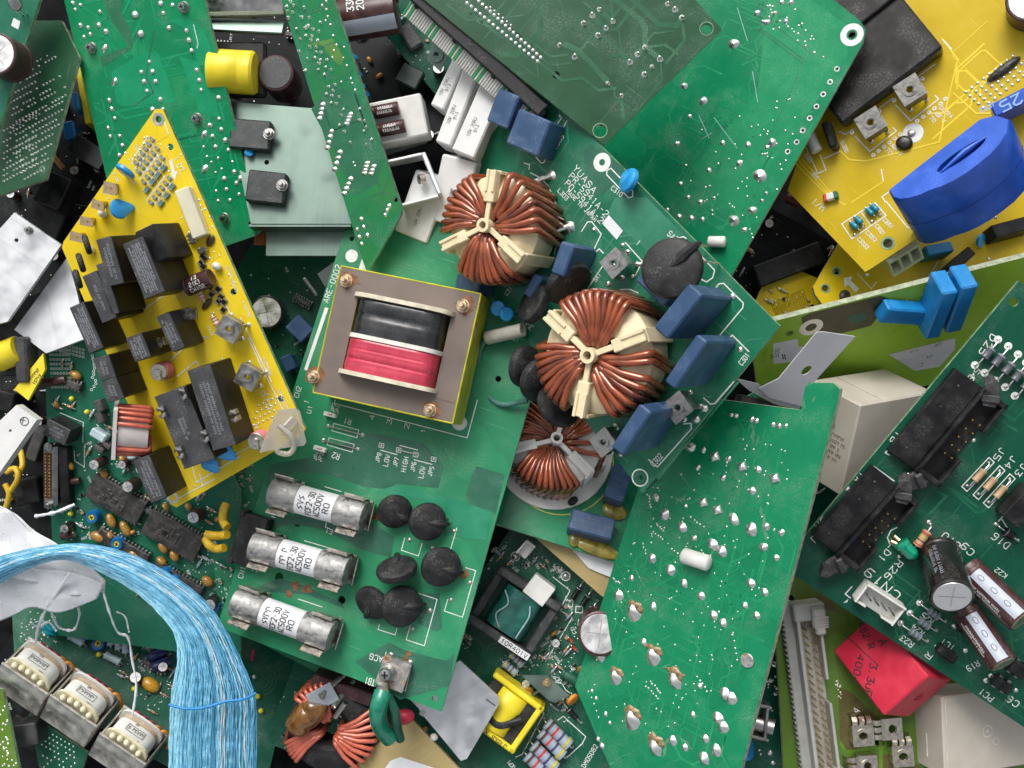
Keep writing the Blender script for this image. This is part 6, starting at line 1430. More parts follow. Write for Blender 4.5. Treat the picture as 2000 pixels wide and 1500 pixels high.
for q0, q1 in (((1838, 336), (1925, 268)),): mr.tube([pn.L(q0[0], q0[1], 1), pn.L((q0[0]+q1[0])/2+2, (q0[1]+q1[1])/2-6, 5), pn.L(q1[0], q1[1], 1)], [2, 6, 2], 8)
part('moulded_rib', mr, M_CTB, o, smooth=60)
q = b.box('sensor_tag', (1932, 205), (2010, 165), (1940, 232), 70, M_CTB, 3); q['label'] = 'blue end of the sensor marked 25'
tm = MB(); text_mb(tm, '25', (22, 8), (-34, 0), (0, -18), 3.0); text_mb(tm, 'JCS2', (-18, 14), (-26, 0), (0, -7), 1.4); part('printed_marking', tm, ink((0.25, 0.42, 0.75)), q, T(-8, 0, q['_s'][2]))
elco(b, 2014, -4, 42, 60)
b = b14
b.patch(zb([(630, 610), (690, 600), (680, 630), (740, 690), (715, 720), (660, 660), (635, 680)]), M_SILK, 0.4, 'printed_arrow')
b.line(zb([(730, 580), (830, 690), (870, 640)]), 2); b.ringp(1634, 530, 9, 3, M_FR4G); b.ringp(1612, 563, 9, 3, M_FR4G)
o = b.box('plug_housing', (1700, 545), (1750, 543), (1772, 480), 66, M_WHITE, 2); 
f = free('wire_housing', 'white three-way plug housing between the two yellow boards', 'connector', [(1735, 514, -20), (1792, 478, -10), (1752, 540, -50)])
q = f.L(1794, 472); mb = MB(); lw = (f.L(1795, 476)-f.L(1735, 514)).length
mb.prism([(0, 0), (lw, 0), (lw, -44), (0, -44)], 46, None, 0, 0, [[(lw*(0.05+k*.32), -6), (lw*(0.05+k*.32)+lw*.25, -6), (lw*(0.05+k*.32)+lw*.25, -38), (lw*(0.05+k*.32), -38)] for k in range(3)], -46)
mb.box(lw, 44, 4, T(lw/2, -22, -60), 1); part('housing', mb, M_WHITE, f.root)
COL_o = o; bpy.data.objects.remove(o)
blob_cap(b, *zb([(640, 735)])[0], 11, 13, 4, 6, 0.3, MATS['black_resin'], 'resin_spot')
o = b.box('paper_tab', (1672, 575), (1702, 568), (1675, 584), 6, M_PAPER, 1)
box_cap(b, (1806, 480), (1858, 470), (1814, 500), 40, M_CAPB); disc_cap(b, 1915, 470, 15, 9, 20, 0.4, 50, M_SKYB, True, 'disc_capacitor', False, None, 0.4)
o = b.box('heat_sink', (1848, 520), (1892, 480), (1862, 536), 60, M_BLACKM, 2); o = b.box('connector_block', (1935, 440), (2010, 420), (1945, 465), 40, M_BLACK, 2)
b.js(zb([(800, 590), (1690, 470), (1730, 240), (1750, 240), (1740, 165)]), 5)
b.line(zb([(1320, 490), (1200, 690)]), 2); b.line(zb([(1190, 420), (1245, 490), (1280, 450)]), 2)
# ================= dense component board, left =================
b = b15
z5 = lambda pts: Z(0, 380, pts); z0 = lambda pts: Z(0, 740, pts); za = lambda pts: Z(0, 1100, pts)
def fill_board(b, poly, n_res, n_dip, n_blob, n_dot, n_elco=0, avoid=(), kinds=(M_REST,), ang=0.0, n_smd=0, seed=1, n_text=0):
    """Small parts too many to trace one by one: axial resistors, dipped capacitors, chips, solder, print."""
    for (x, y) in scatter(b, poly, n_res, avoid):
        a = ang+(0 if rnd.random() < 0.6 else math.pi/2)+rnd.uniform(-.06, .06); l = rnd.uniform(9, 13); m = kinds[rnd.randrange(len(kinds))]
        axial(b, (x-l*math.cos(a), y+l*math.sin(a)), (x+l*math.cos(a), y-l*math.sin(a)), rnd.uniform(2.8, 3.8), 5, (M_BANDB, M_BANDR) if rnd.random() < .7 else (), m, 'resistor', 0.26, False)
    for (x, y) in scatter(b, poly, n_blob, avoid): blob_cap(b, x, y, rnd.uniform(6, 9), rnd.uniform(4, 5.5), 7, 12, ang+rnd.choice((0, 1.57)))
    for (x, y) in scatter(b, poly, n_dip, avoid):
        a = -ang; l, w_ = rnd.uniform(18, 30), rnd.uniform(9, 11); c, s = math.cos(a), math.sin(a)
        dip(b, (x-l*c, y-l*s), (x+l*c, y+l*s), (x-l*c-w_*s, y-l*s+w_*c), 14, 7, None, [0.6])
    for (x, y) in scatter(b, poly, n_elco, avoid): elco(b, x, y, rnd.uniform(9, 13), rnd.uniform(24, 34), rnd.choice((M_BROWNCAP, M_BLKCAP)))
    for (x, y) in scatter(b, poly, n_smd, avoid): smd(b, x, y, rnd.uniform(7, 10), 5, 4, ang+rnd.choice((0, 1.57)), rnd.choice((M_BLACK, M_REST)))
    b.dots(scatter(b, poly, n_dot, avoid), 1.7)
    mb = b.silk()
    for (x, y) in scatter(b, poly, n_text, avoid):
        tmp = MB(); squiggle(tmp, 0, 0, rnd.uniform(8, 16), 5, 0.9, 0.3, rnd); p = b.L(x, y); mb.add(tmp.v, tmp.f, T(p.x, p.y, 0) @ RZ(ang+rnd.choice((0, 1.57))))
M_BLKIC = mat('ic_coated', (0.045, 0.042, 0.040), 0.45, 0, 0.3, 0.05, 2.5, 0.3)
o1 = dip(b, (187, 924), (287, 983), (145, 957), 20, 16, M_BLKIC); o2 = dip(b, (297, 994), (400, 1053), (270, 1038), 20, 16, M_BLKIC)
for o in (o1, o2):
    for i in range(5): part('lump', MB().box(rnd.uniform(14, 30), rnd.uniform(8, 14), 4, None, 1.8), M_BLKIC, o, T(rnd.uniform(-30, 35), rnd.uniform(-12, 10), o['_s'][2]-1.5) @ RZ(rnd.choice((0, 1.57))))
dip(b, (196, 1032), (292, 1086), (186, 1052), 16, 14, M_BLKIC); dip(b, (305, 1098), (398, 1150), (295, 1116), 16, 14, M_BLKIC)
o = relay(b, (95, 818), (139, 841), (96, 855), 50, M_CHAR, [0.5, 0.6, 0.5]); b.line([(117, 806), (163, 825), (162, 864)], 1.6); b.line([(130, 868), (130, 945)], 1.6); b.line([(145, 880), (146, 900), (165, 912), (165, 870)], 1.6)
# D connector
c0, c1 = b.L(98, 866, 26), b.L(98, 990, 26); an = b.ang((98, 866), (98, 990), 26); Ln = (c1-c0).length
o = obj('d_connector', None, b.root, T(*((c0+c1)*.5)) @ RZ(an) @ T(0, 0, -26)); o.empty_display_size = 4
part('shell', MB().box(Ln, 30, 30, None, 6), M_TIN, o); part('insert', MB().box(Ln*.72, 16, 4, T(0, -2, 28), 3), mat('brown_insert', (0.10, 0.045, 0.02), 0.5), o)
mp = MB()
for i in range(13):
    for k in (0, 1): mp.cyl(1.8, 3, 6, T(-Ln*.31+Ln*.052*i, -6+8*k, 31))
part('contacts', mp, M_GOLD, o)['kind'] = 'stuff'; mj = MB()
for s in (-1, 1): mj.cyl(9, 16, 6, T(s*Ln*.46, 0, 20)).cyl(5, 6, 12, T(s*Ln*.46, 0, 35))
part('jack_screw', mj, M_STEEL, o); b.box('connector_body', (112, 874), (118, 990), (130, 874), 24, M_BLACK, 2)
for (x, y, r, h) in ((183, 908, 11, 40), (249, 951, 12, 40), (377, 1011, 13, 34), (238, 908, 9, 30)): elco(b, x, y, r, h, M_BROWNCAP)
for (x, y, rx, ry, a) in ((128, 909, 16, 8, 0), (199, 928, 12, 7, -.4), (213, 1019, 16, 9, -.5), (241, 1035, 18, 9, -.4), (187, 1051, 17, 11, .3), (128, 1033, 12, 11, .2), (259, 1089, 17, 11, -.2), (315, 1071, 14, 9, -.4), (337, 1088, 13, 9, -.4), (212, 1048, 9, 6, -.3), (312, 1098, 12, 7, 0), (236, 900, 12, 7, -.5), (365, 992, 9, 6, -.3), (320, 992, 9, 5, -.3), (402, 1138, 14, 10, 0), (366, 1158, 15, 9, 0)): blob_cap(b, x, y, rx, ry, 9, 20, a)
for (x, y) in ((178, 1011), (227, 1063), (321, 1121), (340, 1136), (416, 1186)): trimmer(b, x, y, 13, 22)
for (x, y) in ((139, 779), (169, 805), (137, 1004)): blob_cap(b, x, y, 5.5, 5.5, 6, 8, 0, mat('yellow_bead', (0.72, 0.66, 0.02), 0.3), 'bead')
lying(b, (120, 944), (156, 938), 7, 12, m=M_BROWNCAP); lying(b, (120, 1048), (146, 1042), 8, 12, m=M_BROWNCAP, end=M_TIN)
lying(b, (86, 748), (128, 741), 9, 16, m=M_BROWNCAP, end=M_TIN); blob_cap(b, 143, 734, 13, 9, 9, 18, .2); dip(b, (131, 742), (158, 752), (133, 757), 18, 4)
for (x, y) in ((124, 710), (142, 714)): axial(b, (x, y-8), (x, y+8), 3, 5, (M_BANDB,), M_REST, 'resistor', .2, False)
b.box('film_capacitor', (172, 850), (180, 835), (205, 858), 24, mat('pale_film', (0.5, 0.62, 0.66), 0.35, 0, 0.1, 0.05, 0.4, 0.2), 3); b.box('film_capacitor', (246, 885), (262, 884), (256, 898), 24, MATS['pale_film'], 3)
for (A, B, C) in (((180, 876), (198, 888), (186, 868)), ((196, 868), (212, 880), (202, 862)), ((180, 785), (190, 808), (195, 782)), ((182, 810), (192, 830), (196, 806))): b.box('transistor', A, B, C, 22, M_IC, 2)
for r_ in range(9):
    for k in range(7): b.ringp(98+k*6+r_*0.6, 684+r_*9, 2.2, 1.0, None, 8)
for r_ in range(3):
    for k in range(8): b.ringp(118+k*6.4, 672+r_*7+k*1.6, 2.2, 1.0, None, 8)
for k in range(12): b.ringp(183+rnd.uniform(-4, 6), 695+k*6, 2.4, 1.2, None, 8)
avoid = [(215, 975, 55), (335, 1045, 60), (105, 930, 60), (115, 720, 45), (130, 840, 45)]
fill_board(b, [(100, 780), (190, 800), (440, 1000), (440, 1250), (130, 1090)], 46, 4, 10, 260, 3, avoid, (M_REST, M_RESC, M_REST), -0.52, 14, 2, 40)
# ================= surface mount board =================
b = b16
for q in ([(475, 905), (485, 960), (470, 1000)], [(410, 1000), (425, 1100)], [(428, 1150), (436, 1200)], [(440, 930), (430, 985)]): b.line(q, 3, MATS['copper_area_dull'])
for (x, y, w_, h_) in ((430, 948, 22, 14), (428, 970, 14, 8), (470, 915, 18, 12)):
    o = b.std('surface_chip', MB().box(w_, h_, 5, None, 0.6), M_IC, x, y, 5, -0.1); mp = MB()
    for i in range(7): mp.box(1.4, h_+6, 1.6, T(-w_*.42+w_*.14*i, 0, 0.2), .3)
    part('pins', mp, M_TIN, o)['kind'] = 'stuff'
fill_board(b, [(405, 900), (500, 880), (500, 1000), (420, 1010)], 0, 0, 0, 40, 0, (), (M_REST,), -0.1, 16, 5, 10)
fill_board(b, [(420, 1100), (480, 1120), (440, 1210), (428, 1200)], 0, 0, 0, 20, 0, (), (M_REST,), -0.1, 8, 6, 4)
for i in range(5): b.j(447+i*11, 1199+i*7, 4, 'blob', M_SOLDER_D)
o = b.box('crystal', (390, 950), (402, 949), (394, 972), 16, M_TIN, 4)
# ================= transformer board =================
b = b22
M_FRAME = metal_mat('frame_steel', (0.86, 0.83, 0.76), 0.42, 0.12, 0.03, 0.3, rust=0.12); M_BOB = mat('bobbin_white', (0.70, 0.70, 0.66), 0.45, 0, 0.06, 0.04, 0.4, 0.2); M_WAX = mat('bobbin_wax', (0.72, 0.66, 0.46), 0.4, 0, 0.12, 0.04, 0.6, 0.2)
def steel_transformer(dx, dy):
    h = 92; A, B, C = (2+dx, 1294+dy), (92+dx, 1356+dy), (99+dx, 1256+dy)
    a, bb, c = b.L(*A, h), b.L(*B, h), b.L(*C, h); u = bb-a; an = math.atan2(u.y, u.x); Lx = u.length; n = Vector((-math.sin(an), math.cos(an), 0)); Wy = (c-a).dot(n); sk = (c-a).dot(u.normalized())
    s = 1 if Wy > 0 else -1; Wy = abs(Wy); tl = math.radians(26)
    o = obj('small_transformer', None, b.root, T(a.x, a.y, 0) @ RZ(an) @ T(0, -s*h*math.sin(tl), 6) @ RX(-s*tl)); o.empty_display_size = 4
    mb = MB().box(Lx, 5, h, T(Lx/2, 2.5*s, 0), 1.2).box(Lx, 5, h, T(Lx/2, s*(Wy-2.5), 0), 1.2)
    for x in (2, Lx-2): mb.box(4, Wy, h*0.82, T(x, s*Wy/2, 0), 1.2)
    part('steel_frame', mb, M_FRAME, o); part('core_plate', MB().box(Lx-8, Wy-12, 34, T(Lx/2, s*Wy/2, 2), 2), metal_mat('core_dark', (0.30, 0.26, 0.22), 0.5, 0.3, 0.05), o)
    ax = T(Lx/2, s*Wy*0.5, 70) @ RX(-s*math.pi/2); Lb = Wy*0.84
    prof2 = []
    def rb(rx, rz_, z0_, z1_, m, name):
        mbb = MB(); nn = 24; vs = []
        for zz in (z0_, z1_):
            for i in range(nn):
                t = 2*math.pi*i/nn; cx, cy = math.cos(t), math.sin(t); vs.append((rx*math.copysign(abs(cx)**.55, cx), rz_*math.copysign(abs(cy)**.55, cy), zz))
        mbb.add(vs, [(i, (i+1) % nn, nn+(i+1) % nn, nn+i) for i in range(nn)]+[tuple(range(nn-1, -1, -1)), tuple(nn+i for i in range(nn))]); return part(name, mbb, m, o, ax, smooth=40)
    rb(Lx*.40, 40, -Lb*.34, Lb*.16, M_BOB, 'bobbin'); rb(Lx*.37, 36, Lb*.16, Lb*.34, mat('winding_tan', (0.50, 0.38, 0.26), 0.4, 0, 0.1, 0.05, 0.4, 0.1), 'winding'); rb(Lx*.45, 45, -Lb*.42, -Lb*.34, M_WAX, 'bobbin_flange'); rb(Lx*.45, 44, Lb*.34, Lb*.41, M_BOB, 'bobbin_flange')
    tb = MB()
    for i in range(5): tb.lathe([(0, 0), (6, 1), (7, 5), (4, 9), (0, 10)], 8, T(Lx*(.22+.14*i), s*Wy*.09, 96+8*math.sin(i*.8)))
    part('bobbin_lug', tb, M_WAX, o, smooth=60)
    tm = MB(); ribbon(tm, [(-20, -9), (20, -9), (20, 5), (-20, 5)], 1.2, .3, None, True); squiggle(tm, -17, -5, 32, 7, 1.3, .3, rnd); squiggle(tm, -8, 9, 10, 5, 1.0, .3, rnd); squiggle(tm, 12, -20, 9, 5, 1.0, .3, rnd); part('printed_marking', tm, ink((0.16, 0.15, 0.14)), o, T(Lx*.5, s*Wy*.46, 110.6) @ RZ(0.0 if s > 0 else math.pi))
    for i in range(5):
        m = M_REDW if i < 3 else M_ORANGE; x = Lx*(.22+.15*i)
        part('lead_wire', MB().tube(smooth_path([Vector(q) for q in ((x, s*Wy*.84, 96), (x+8, s*Wy*.9, 106), (x+20, s*Wy*.98, 92), (x+30, s*Wy*1.08, 50), (x+30, s*Wy*1.1, 10))]), 3.3, 7), m, o, smooth=60)
steel_transformer(0, 0); steel_transformer(95, 63); steel_transformer(192, 138)
for (x, y, r) in ((171, 1201, 18), (171, 1233, 18), (145, 1212, 16)): disc_cap(b, x, y, r, 16, 34, b.ang((x, y), (x-20, y+6)), 25, M_SKYB, True, 'coil', False); p = b.L(x, y, 44); part('coil_face', MB().lathe([(r*.55, 0), (r*.5, 2), (0, 2)], 16), M_RESC, b.root, T(p.x, p.y, 42) @ RZ(b.ang((x, y), (x-20, y+6))) @ RY(math.radians(25)))
for (x, y) in ((191, 1257), (197, 1180)): trimmer(b, x, y, 14, 24)
for (p0, p1, r) in (((131, 1240), (168, 1262), 9), ((212, 1232), (217, 1268), 8), ((227, 1238), (233, 1276), 8), ((243, 1240), (246, 1284), 8), ((200, 1278), (240, 1298), 9)): axial(b, p0, p1, r, 14, (), M_RESC, 'resistor', 0.12)
for (p0, p1) in (((288, 1286), (322, 1272)), ((296, 1306), (332, 1288)), ((226, 1206), (258, 1190))): lying(b, p0, p1, 11, 14, m=mat('navy_sleeve', (0.012, 0.02, 0.12), 0.3), end=M_TIN)
dip(b, (266, 1234), (302, 1214), (274, 1248), 26, 5, M_BLACK); dip(b, (236, 1190), (258, 1196), (232, 1206), 22, 4, M_BLACK)
blob_cap(b, 294, 1336, 22, 14, 10, 18, -.4, mat('dipped_orange', (0.62, 0.32, 0.02), 0.3, 0, 0.1, 0.05, 0, 0.1, coat=0.4)); blob_cap(b, 240, 1184, 14, 9, 8, 20, .2, M_YEL)
for (x, y) in ((92, 1224), (98, 1234), (103, 1226)): disc_cap(b, x, y, 15, 9, 26, 1.2, 55, mat('teal_dip', (0.0, 0.22, 0.28), 0.3, 0, 0.1, 0.05, 0, 0.1, coat=.4), True, 'disc_capacitor', False)
for (x, y) in ((193, 1278), (504, 1360), (510, 1388), (262, 1345)): blob_cap(b, x, y, 6, 6, 6, 9, 0, MATS['yellow_bead'], 'bead')
fill_board(b, [(120, 1180), (330, 1170), (340, 1340), (300, 1400), (210, 1290)], 40, 2, 5, 120, 2, [(170, 1215, 35), (225, 1260, 35)], (M_REST, M_RESC), -0.5, 8, 4, 20)
fill_board(b, [(40, 1200), (120, 1180), (110, 1260), (40, 1290)], 0, 0, 0, 80, 0, (), (M_REST,), -0.5, 0, 4, 0)
for r_ in (14, 22, 30): c = b.L(512, 1330); ribbon(b.silk(MATS['copper_area_dull']), arc(c, r_, -1.2, 1.9, 14), 3, .3)
b.j(497, 1322, 5, 'blob')
# red-brown stick and small parts beside the strap
part('fuse_wire', MB().tube([b.L(496, 1270, 8), b.L(492, 1290, 8)], 4, 8), M_REDW, b.root)

# ================= blue woven strap, white film =================
OUT = [(-40, 1098, 60), (60, 1072, 75), (160, 1063, 85), (250, 1082, 90), (330, 1122, 95), (400, 1175, 98), (440, 1232, 98), (474, 1300, 96), (498, 1362, 90), (500, 1430, 80), (500, 1530, 70)]
INN = [(-40, 1165, 40), (40, 1118, 60), (120, 1094, 70), (200, 1122, 78), (262, 1158, 84), (308, 1200, 90), (338, 1240, 92), (344, 1290, 92), (334, 1350, 88), (328, 1430, 78), (327, 1530, 66)]
PO = smooth_path([W(*p) for p in OUT], 8); PI = smooth_path([W(*p) for p in INN], 8)
MSTR = [mat('tape_blue', (0.15, 0.47, 0.68), 0.4, 0, 0.2, 0.06, 0.5, 0.9, dustc=(0.62, 0.68, 0.70)), mat('tape_light', (0.32, 0.68, 0.84), 0.35, 0, 0.15, 0.1, 0.5, 0.05), mat('tape_deep', (0.06, 0.29, 0.50), 0.4, 0, 0.2, 0.06, 0.5, 0.8, dustc=(0.30, 0.28, 0.22)), mat('tape_white', (0.62, 0.66, 0.68), 0.4, 0, 0.1, 0.1, 0.5, 0.1)]
st = thing('woven_strap', 'sky blue woven plastic strap folded over the boards at lower left', 'strap', Matrix())
rs = random.Random(8); NS = 60
for i in range(NS):
    f0 = (i+.5)/NS; path = []; ph = rs.uniform(0, 6)
    for k in range(len(PO)):
        f = min(0.995, max(0.005, f0+0.004*math.sin(k*.35+ph)+rs.uniform(-.003, .003))); q = PI[k].lerp(PO[k], f)
        bow = math.sin(math.pi*f)*14-20*(f-.5)**2*4*.3
        path.append(q+Vector((0, 0, bow+1.0*math.sin(k*1.3+i*2.4)+rs.uniform(-.5, .5))))
    wd = [(PO[k]-PI[k]).length/NS*0.56*rs.uniform(.85, 1.2) for k in range(len(PO))]
    mb = MB().tube(path, [max(0.9, q) for q in wd], 5); mb.v = mb.v
    m = MSTR[1] if i in (0, 1, 2, 4, 5) else (MSTR[3] if rs.random() < .07 else MSTR[rs.choice((0, 0, 0, 1, 2))])
    part('woven_tape', mb, m, st, smooth=70)
sk = [W(*p) for p in ((330, 1376, 112), (360, 1384, 118), (400, 1382, 122), (440, 1370, 120), (475, 1366, 114), (500, 1354, 100))]
part('seam_thread', MB().tube(smooth_path(sk), 2.6, 6), mat('seam_blue', (0.01, 0.22, 0.55), 0.4), st, smooth=70)
# crumpled white film
M_FILM = mat('white_film', (0.86, 0.88, 0.92), 0.28, 0, 0.05, 0.03, 0.3, 0.05, trans=0.35)
def sheet2(up, lo, n, amp, seed):
    """Crumpled sheet between an upper and a lower edge line."""
    rr = random.Random(seed); A = smooth_path([W(*p) for p in up], 6); B = smooth_path([W(*p) for p in lo], 6); m = min(len(A), len(B)); mb = MB()
    fd = [(rr.uniform(0, 3.14), rr.uniform(.010, .028), rr.uniform(0, 6)) for _ in range(4)]
    for i in range(m):
        for j in range(n+1):
            q = A[i].lerp(B[i], j/n); h = sum(abs(((q.x*math.cos(t)+q.y*math.sin(t))*f+p) % 2-1)-.5 for t, f, p in fd)/4*amp
            mb.v.append((q.x+h*.3, q.y-h*.2, q.z+h))
    mb.f = [(i*(n+1)+j, i*(n+1)+j+1, (i+1)*(n+1)+j+1, (i+1)*(n+1)+j) for i in range(m-1) for j in range(n)]; mb.mi = [0]*len(mb.f); return mb
pf = thing('plastic_film', 'crumpled thin white plastic film behind the blue strap', 'plastic film', Matrix())
for k, (up, lo, sd_) in enumerate(([[(-30, 985, 10), (25, 1000, 20), (70, 1040, 30), (130, 1075, 40), (206, 1132, 30)], [(-30, 1120, 40), (25, 1130, 44), (80, 1140, 40), (140, 1160, 30), (204, 1158, 24)], 3], [[(-30, 1100, 30), (40, 1108, 36), (100, 1112, 44), (150, 1122, 40), (204, 1140, 28)], [(-30, 1225, 20), (20, 1205, 10), (60, 1188, 20), (115, 1196, 26), (190, 1168, 20)], 7])):
    o = part('film_layer', sheet2(up, lo, 26, 26, sd_), M_FILM, pf, smooth=24); md = o.modifiers.new('thick', 'SOLIDIFY'); md.thickness = 1.2*U
st2 = thing('torn_film_strips', 'torn thin white plastic strips hanging over the transformer board', 'plastic strip', Matrix())
for pts, r in (([(200, 1150, 20), (215, 1200, 10), (230, 1235, -10), (250, 1245, -20), (258, 1290, -30), (266, 1340, -20), (258, 1400, -10)], 4.5), ([(136, 1120, 60), (110, 1160, 40), (90, 1190, 20), (75, 1225, -10), (70, 1255, -60)], 5), ([(100, 1195, 20), (112, 1222, -10), (128, 1230, -20), (146, 1228, -20), (155, 1200, -10), (152, 1185, 10)], 4), ([(60, 1215, 0), (75, 1225, -20), (95, 1215, -10), (110, 1232, -20)], 4), ([(228, 1195, 0), (245, 1205, -10), (252, 1235, -20)], 2.5), ([(70, 1008, 40), (110, 1000, 50), (146, 985, 40)], 6), ([(-10, 985, 40), (20, 1000, 50), (50, 1030, 40)], 3)):
    P = smooth_path([W(*p) for p in pts]); mb = MB(); rr = random.Random(int(pts[0][0]))
    mb.tube(P, [r*rr.uniform(.35, .85) for _ in P], 5); mb.v = [(x, y, z_) for x, y, z_ in mb.v]; part('film_strip', mb, M_FILM, st2, smooth=30)
# ================= driver board, bottom centre =================
b = b17
ze = lambda pts: Z(980, 1100, pts); zf = lambda pts: Z(480, 1100, pts); zg = lambda pts: Z(980, 740, pts)
# green wound transformer in a black frame
c = b.L(1005, 1195, 30); an = b.ang((985, 1130), (1100, 1205)); o = obj('coil_transformer', None, b.root, T(c.x, c.y, 0) @ RZ(an)); o.empty_display_size = 4
mb = MB()
for s in (-1, 1): mb.box(150, 18, 56, T(0, s*58, 0), 3).box(18, 100, 44, T(s*66, 0, 0), 3)
part('core_frame', mb, mat('ferrite_grey', (0.045, 0.048, 0.05), 0.5, 0, 0.2, 0.04, 0.8, 0.4), o)
mb = MB(); nn = 20; vs = []
for zz in (-44, 44):
    for i in range(nn): t = math.pi*i/(nn-1); vs.append((46*math.copysign(abs(math.cos(t))**.5, math.cos(t)), zz, 52*abs(math.sin(t))**.6))
mb.add(vs, [(i, i+1, nn+i+1, nn+i) for i in range(nn-1)]+[tuple(range(nn)), tuple(nn+i for i in range(nn-1, -1, -1))]); part('winding', mb, mat('green_tape', (0.006, 0.13, 0.10), 0.25, 0, 0.3, 0.03, 2.0, 0.2, coat=.5), o, smooth=50)
part('label', MB().box(70, 14, 1.5, T(38, -58, 56), .4), M_PAPER, o); tm = MB(); text_mb(tm, '10R401V', (8, -62), (60, 0), (0, 8), 1.4, 57.8); part('printed_marking', tm, M_INK, o)
tm = MB()
for k in range(2): tm.tube(smooth_path([Vector((-40+60*k, 30, 54)), Vector((-20+50*k, 10, 57)), Vector((-30+60*k, -20, 55)), Vector((-10+40*k, -40, 52))]), 1.5, 5)
part('thread', tm, M_RESC, o)
r_ = relay(b, (1020, 1155), (1059, 1186), (1054, 1127), 58, M_WHITE, None, name='relay', side=M_WHITE); print_on(r_, [.6, .7, .6], m=ink((0.40, 0.12, 0.09)))
for q in (((1138, 1136), (1112, 1178)), ((1155, 1152), (1131, 1190)), ((1166, 1174), (1136, 1216))): axial(b, q[0], q[1], 6, 9, (M_INKG,), M_BLACK, 'diode', .22); b.line([(q[1][0]-6, q[1][1]-6), (q[1][0]+7, q[1][1]-5), (q[1][0]+6, q[1][1]+7), (q[1][0]-7, q[1][1]+6)], 1.8, closed=True)
elco(b, 1172, 1238, 44, 110, M_BROWNCAP)
for q in (((1062, 1402), (1118, 1458)), ((1050, 1420), (1106, 1478)), ((1036, 1444), (1092, 1502)), ((1024, 1464), (1080, 1522))): axial(b, q[0], q[1], 14, 18, (M_BANDB, M_BANDR, M_BANDV, M_BANDY), M_RES, 'resistor', .1)
for q in (((980, 1288), (1014, 1318)), ((994, 1270), (1026, 1302))): axial(b, q[0], q[1], 9, 12, (M_BANDY, M_BANDV, M_BANDB, M_INKG), M_RES, 'resistor', .12)
for (x, y) in ((1066, 1068), (950, 1072)): pass
sb = b.box('wire_socket', (1008, 1078), (1030, 1052), (1026, 1092), 30, M_WHITE, 2); mb = MB().box(sb['_s'][0], 4, 20, T(0, sb['_s'][1]/2-2, 30), 1).box(4, sb['_s'][1], 20, T(sb['_s'][0]/2-2, 0, 30), 1); part('socket_wall', mb, M_WHITE, sb)
# triangular heat sink with transistor
hs_ = b.L(1060, 1345, 40); mb = MB().prism([tuple((b.L(*p, 40)-hs_).to_2d()) for p in ((1018, 1318), (1068, 1318), (1112, 1358), (1084, 1372), (1072, 1368))], 5, None, 0, 0, (), 38)
mb.box(70, 5, 40, T(10, -10, 0) @ RZ(-.7), 1); part('heat_sink', mb, M_ALU2, b.root, T(hs_.x, hs_.y, 0)); screw(b, 1068, 1336, 14, 6, M_BRASS, 43, nut=True)
disc_cap(b, 1118, 1366, 14, 9, 26, 1.0, 60, M_ORANGE, True, 'disc_capacitor', False); disc_cap(b, 1032, 1350, 11, 6, 24, .5, 40, M_TANT, True, 'disc_capacitor', False); disc_cap(b, 1136, 1308, 10, 6, 20, .5, 40, M_TANT, True, 'disc_capacitor', False)
lying(b, (1098, 1312), (1140, 1342), 10, 14, m=mat('green_sleeve_dark', (0.01, 0.10, 0.06), 0.4), name='sleeved_resistor'); elco(b, 1027, 1336, 9, 22); elco(b, 872, 1497, 14, 30)
axial(b, (1100, 1372), (1136, 1412), 6, 9, (M_INKG,), M_BLACK, 'diode', .25)
for q in (((1108, 1242), (1120, 1256)), ((1114, 1258), (1128, 1272))): axial(b, q[0], q[1], 4, 6, (M_BANDB,), mat('zener_red', (0.45, 0.06, 0.02), 0.25), 'diode', .2)
# yellow taped transformer
c = b.L(985, 1392, 60); an = b.ang((932, 1330), (1040, 1410)); o = obj('taped_transformer', None, b.root, T(c.x, c.y, 0) @ RZ(an)); o.empty_display_size = 4
part('core', MB().box(118, 26, 62, None, 3).box(30, 104, 58, T(40, 0, 0), 3).box(26, 104, 58, T(-44, 0, 0), 3), M_BLACKM, o)
mb = MB().box(122, 12, 66, T(0, 50, 0), 3).box(12, 112, 66, T(54, 0, 0), 3).box(122, 12, 66, T(0, -50, 0), 3); part('yellow_frame', mb, M_YEL, o)
mb = MB().cyl(36, 84, 24, T(-2, 42, 36) @ RX(math.pi/2)); part('winding', mb, M_YEL, o, smooth=50); tm = MB(); text_mb(tm, 'POTEX', (-50, -54), (46, 0), (0, 7), 1.4, 66.4); squiggle(tm, 2, -54, 40, 7, 1.3, 66.4, rnd); part('printed_marking', tm, M_INK, o); blob = MB().tube(smooth_path([Vector((-30, -20, 60)), Vector((0, -26, 66)), Vector((20, -10, 62)), Vector((36, 10, 60))]), 9, 8); part('burnt_tape', blob, M_BLACKM, o, smooth=60)
b.ringp(*ze([(468, 95)])[0], 9, 2.4); b.j(*ze([(468, 95)])[0], 7); b.ringp(*zg([(100, 1300)])[0], 9, 2.2); b.j(*zg([(100, 1300)])[0], 7)
for q in (ze([(390, 320), (515, 400), (420, 560), (320, 720)]), ze([(375, 100), (500, 200), (440, 310)]), ze([(20, 840), (310, 1100), (150, 1400), (100, 1420)]), ze([(410, 1150), (450, 1120), (615, 1270), (590, 1320), (470, 1430)]), ze([(350, 860), (440, 880), (470, 930), (500, 950)])): b.line(q, 1.8)
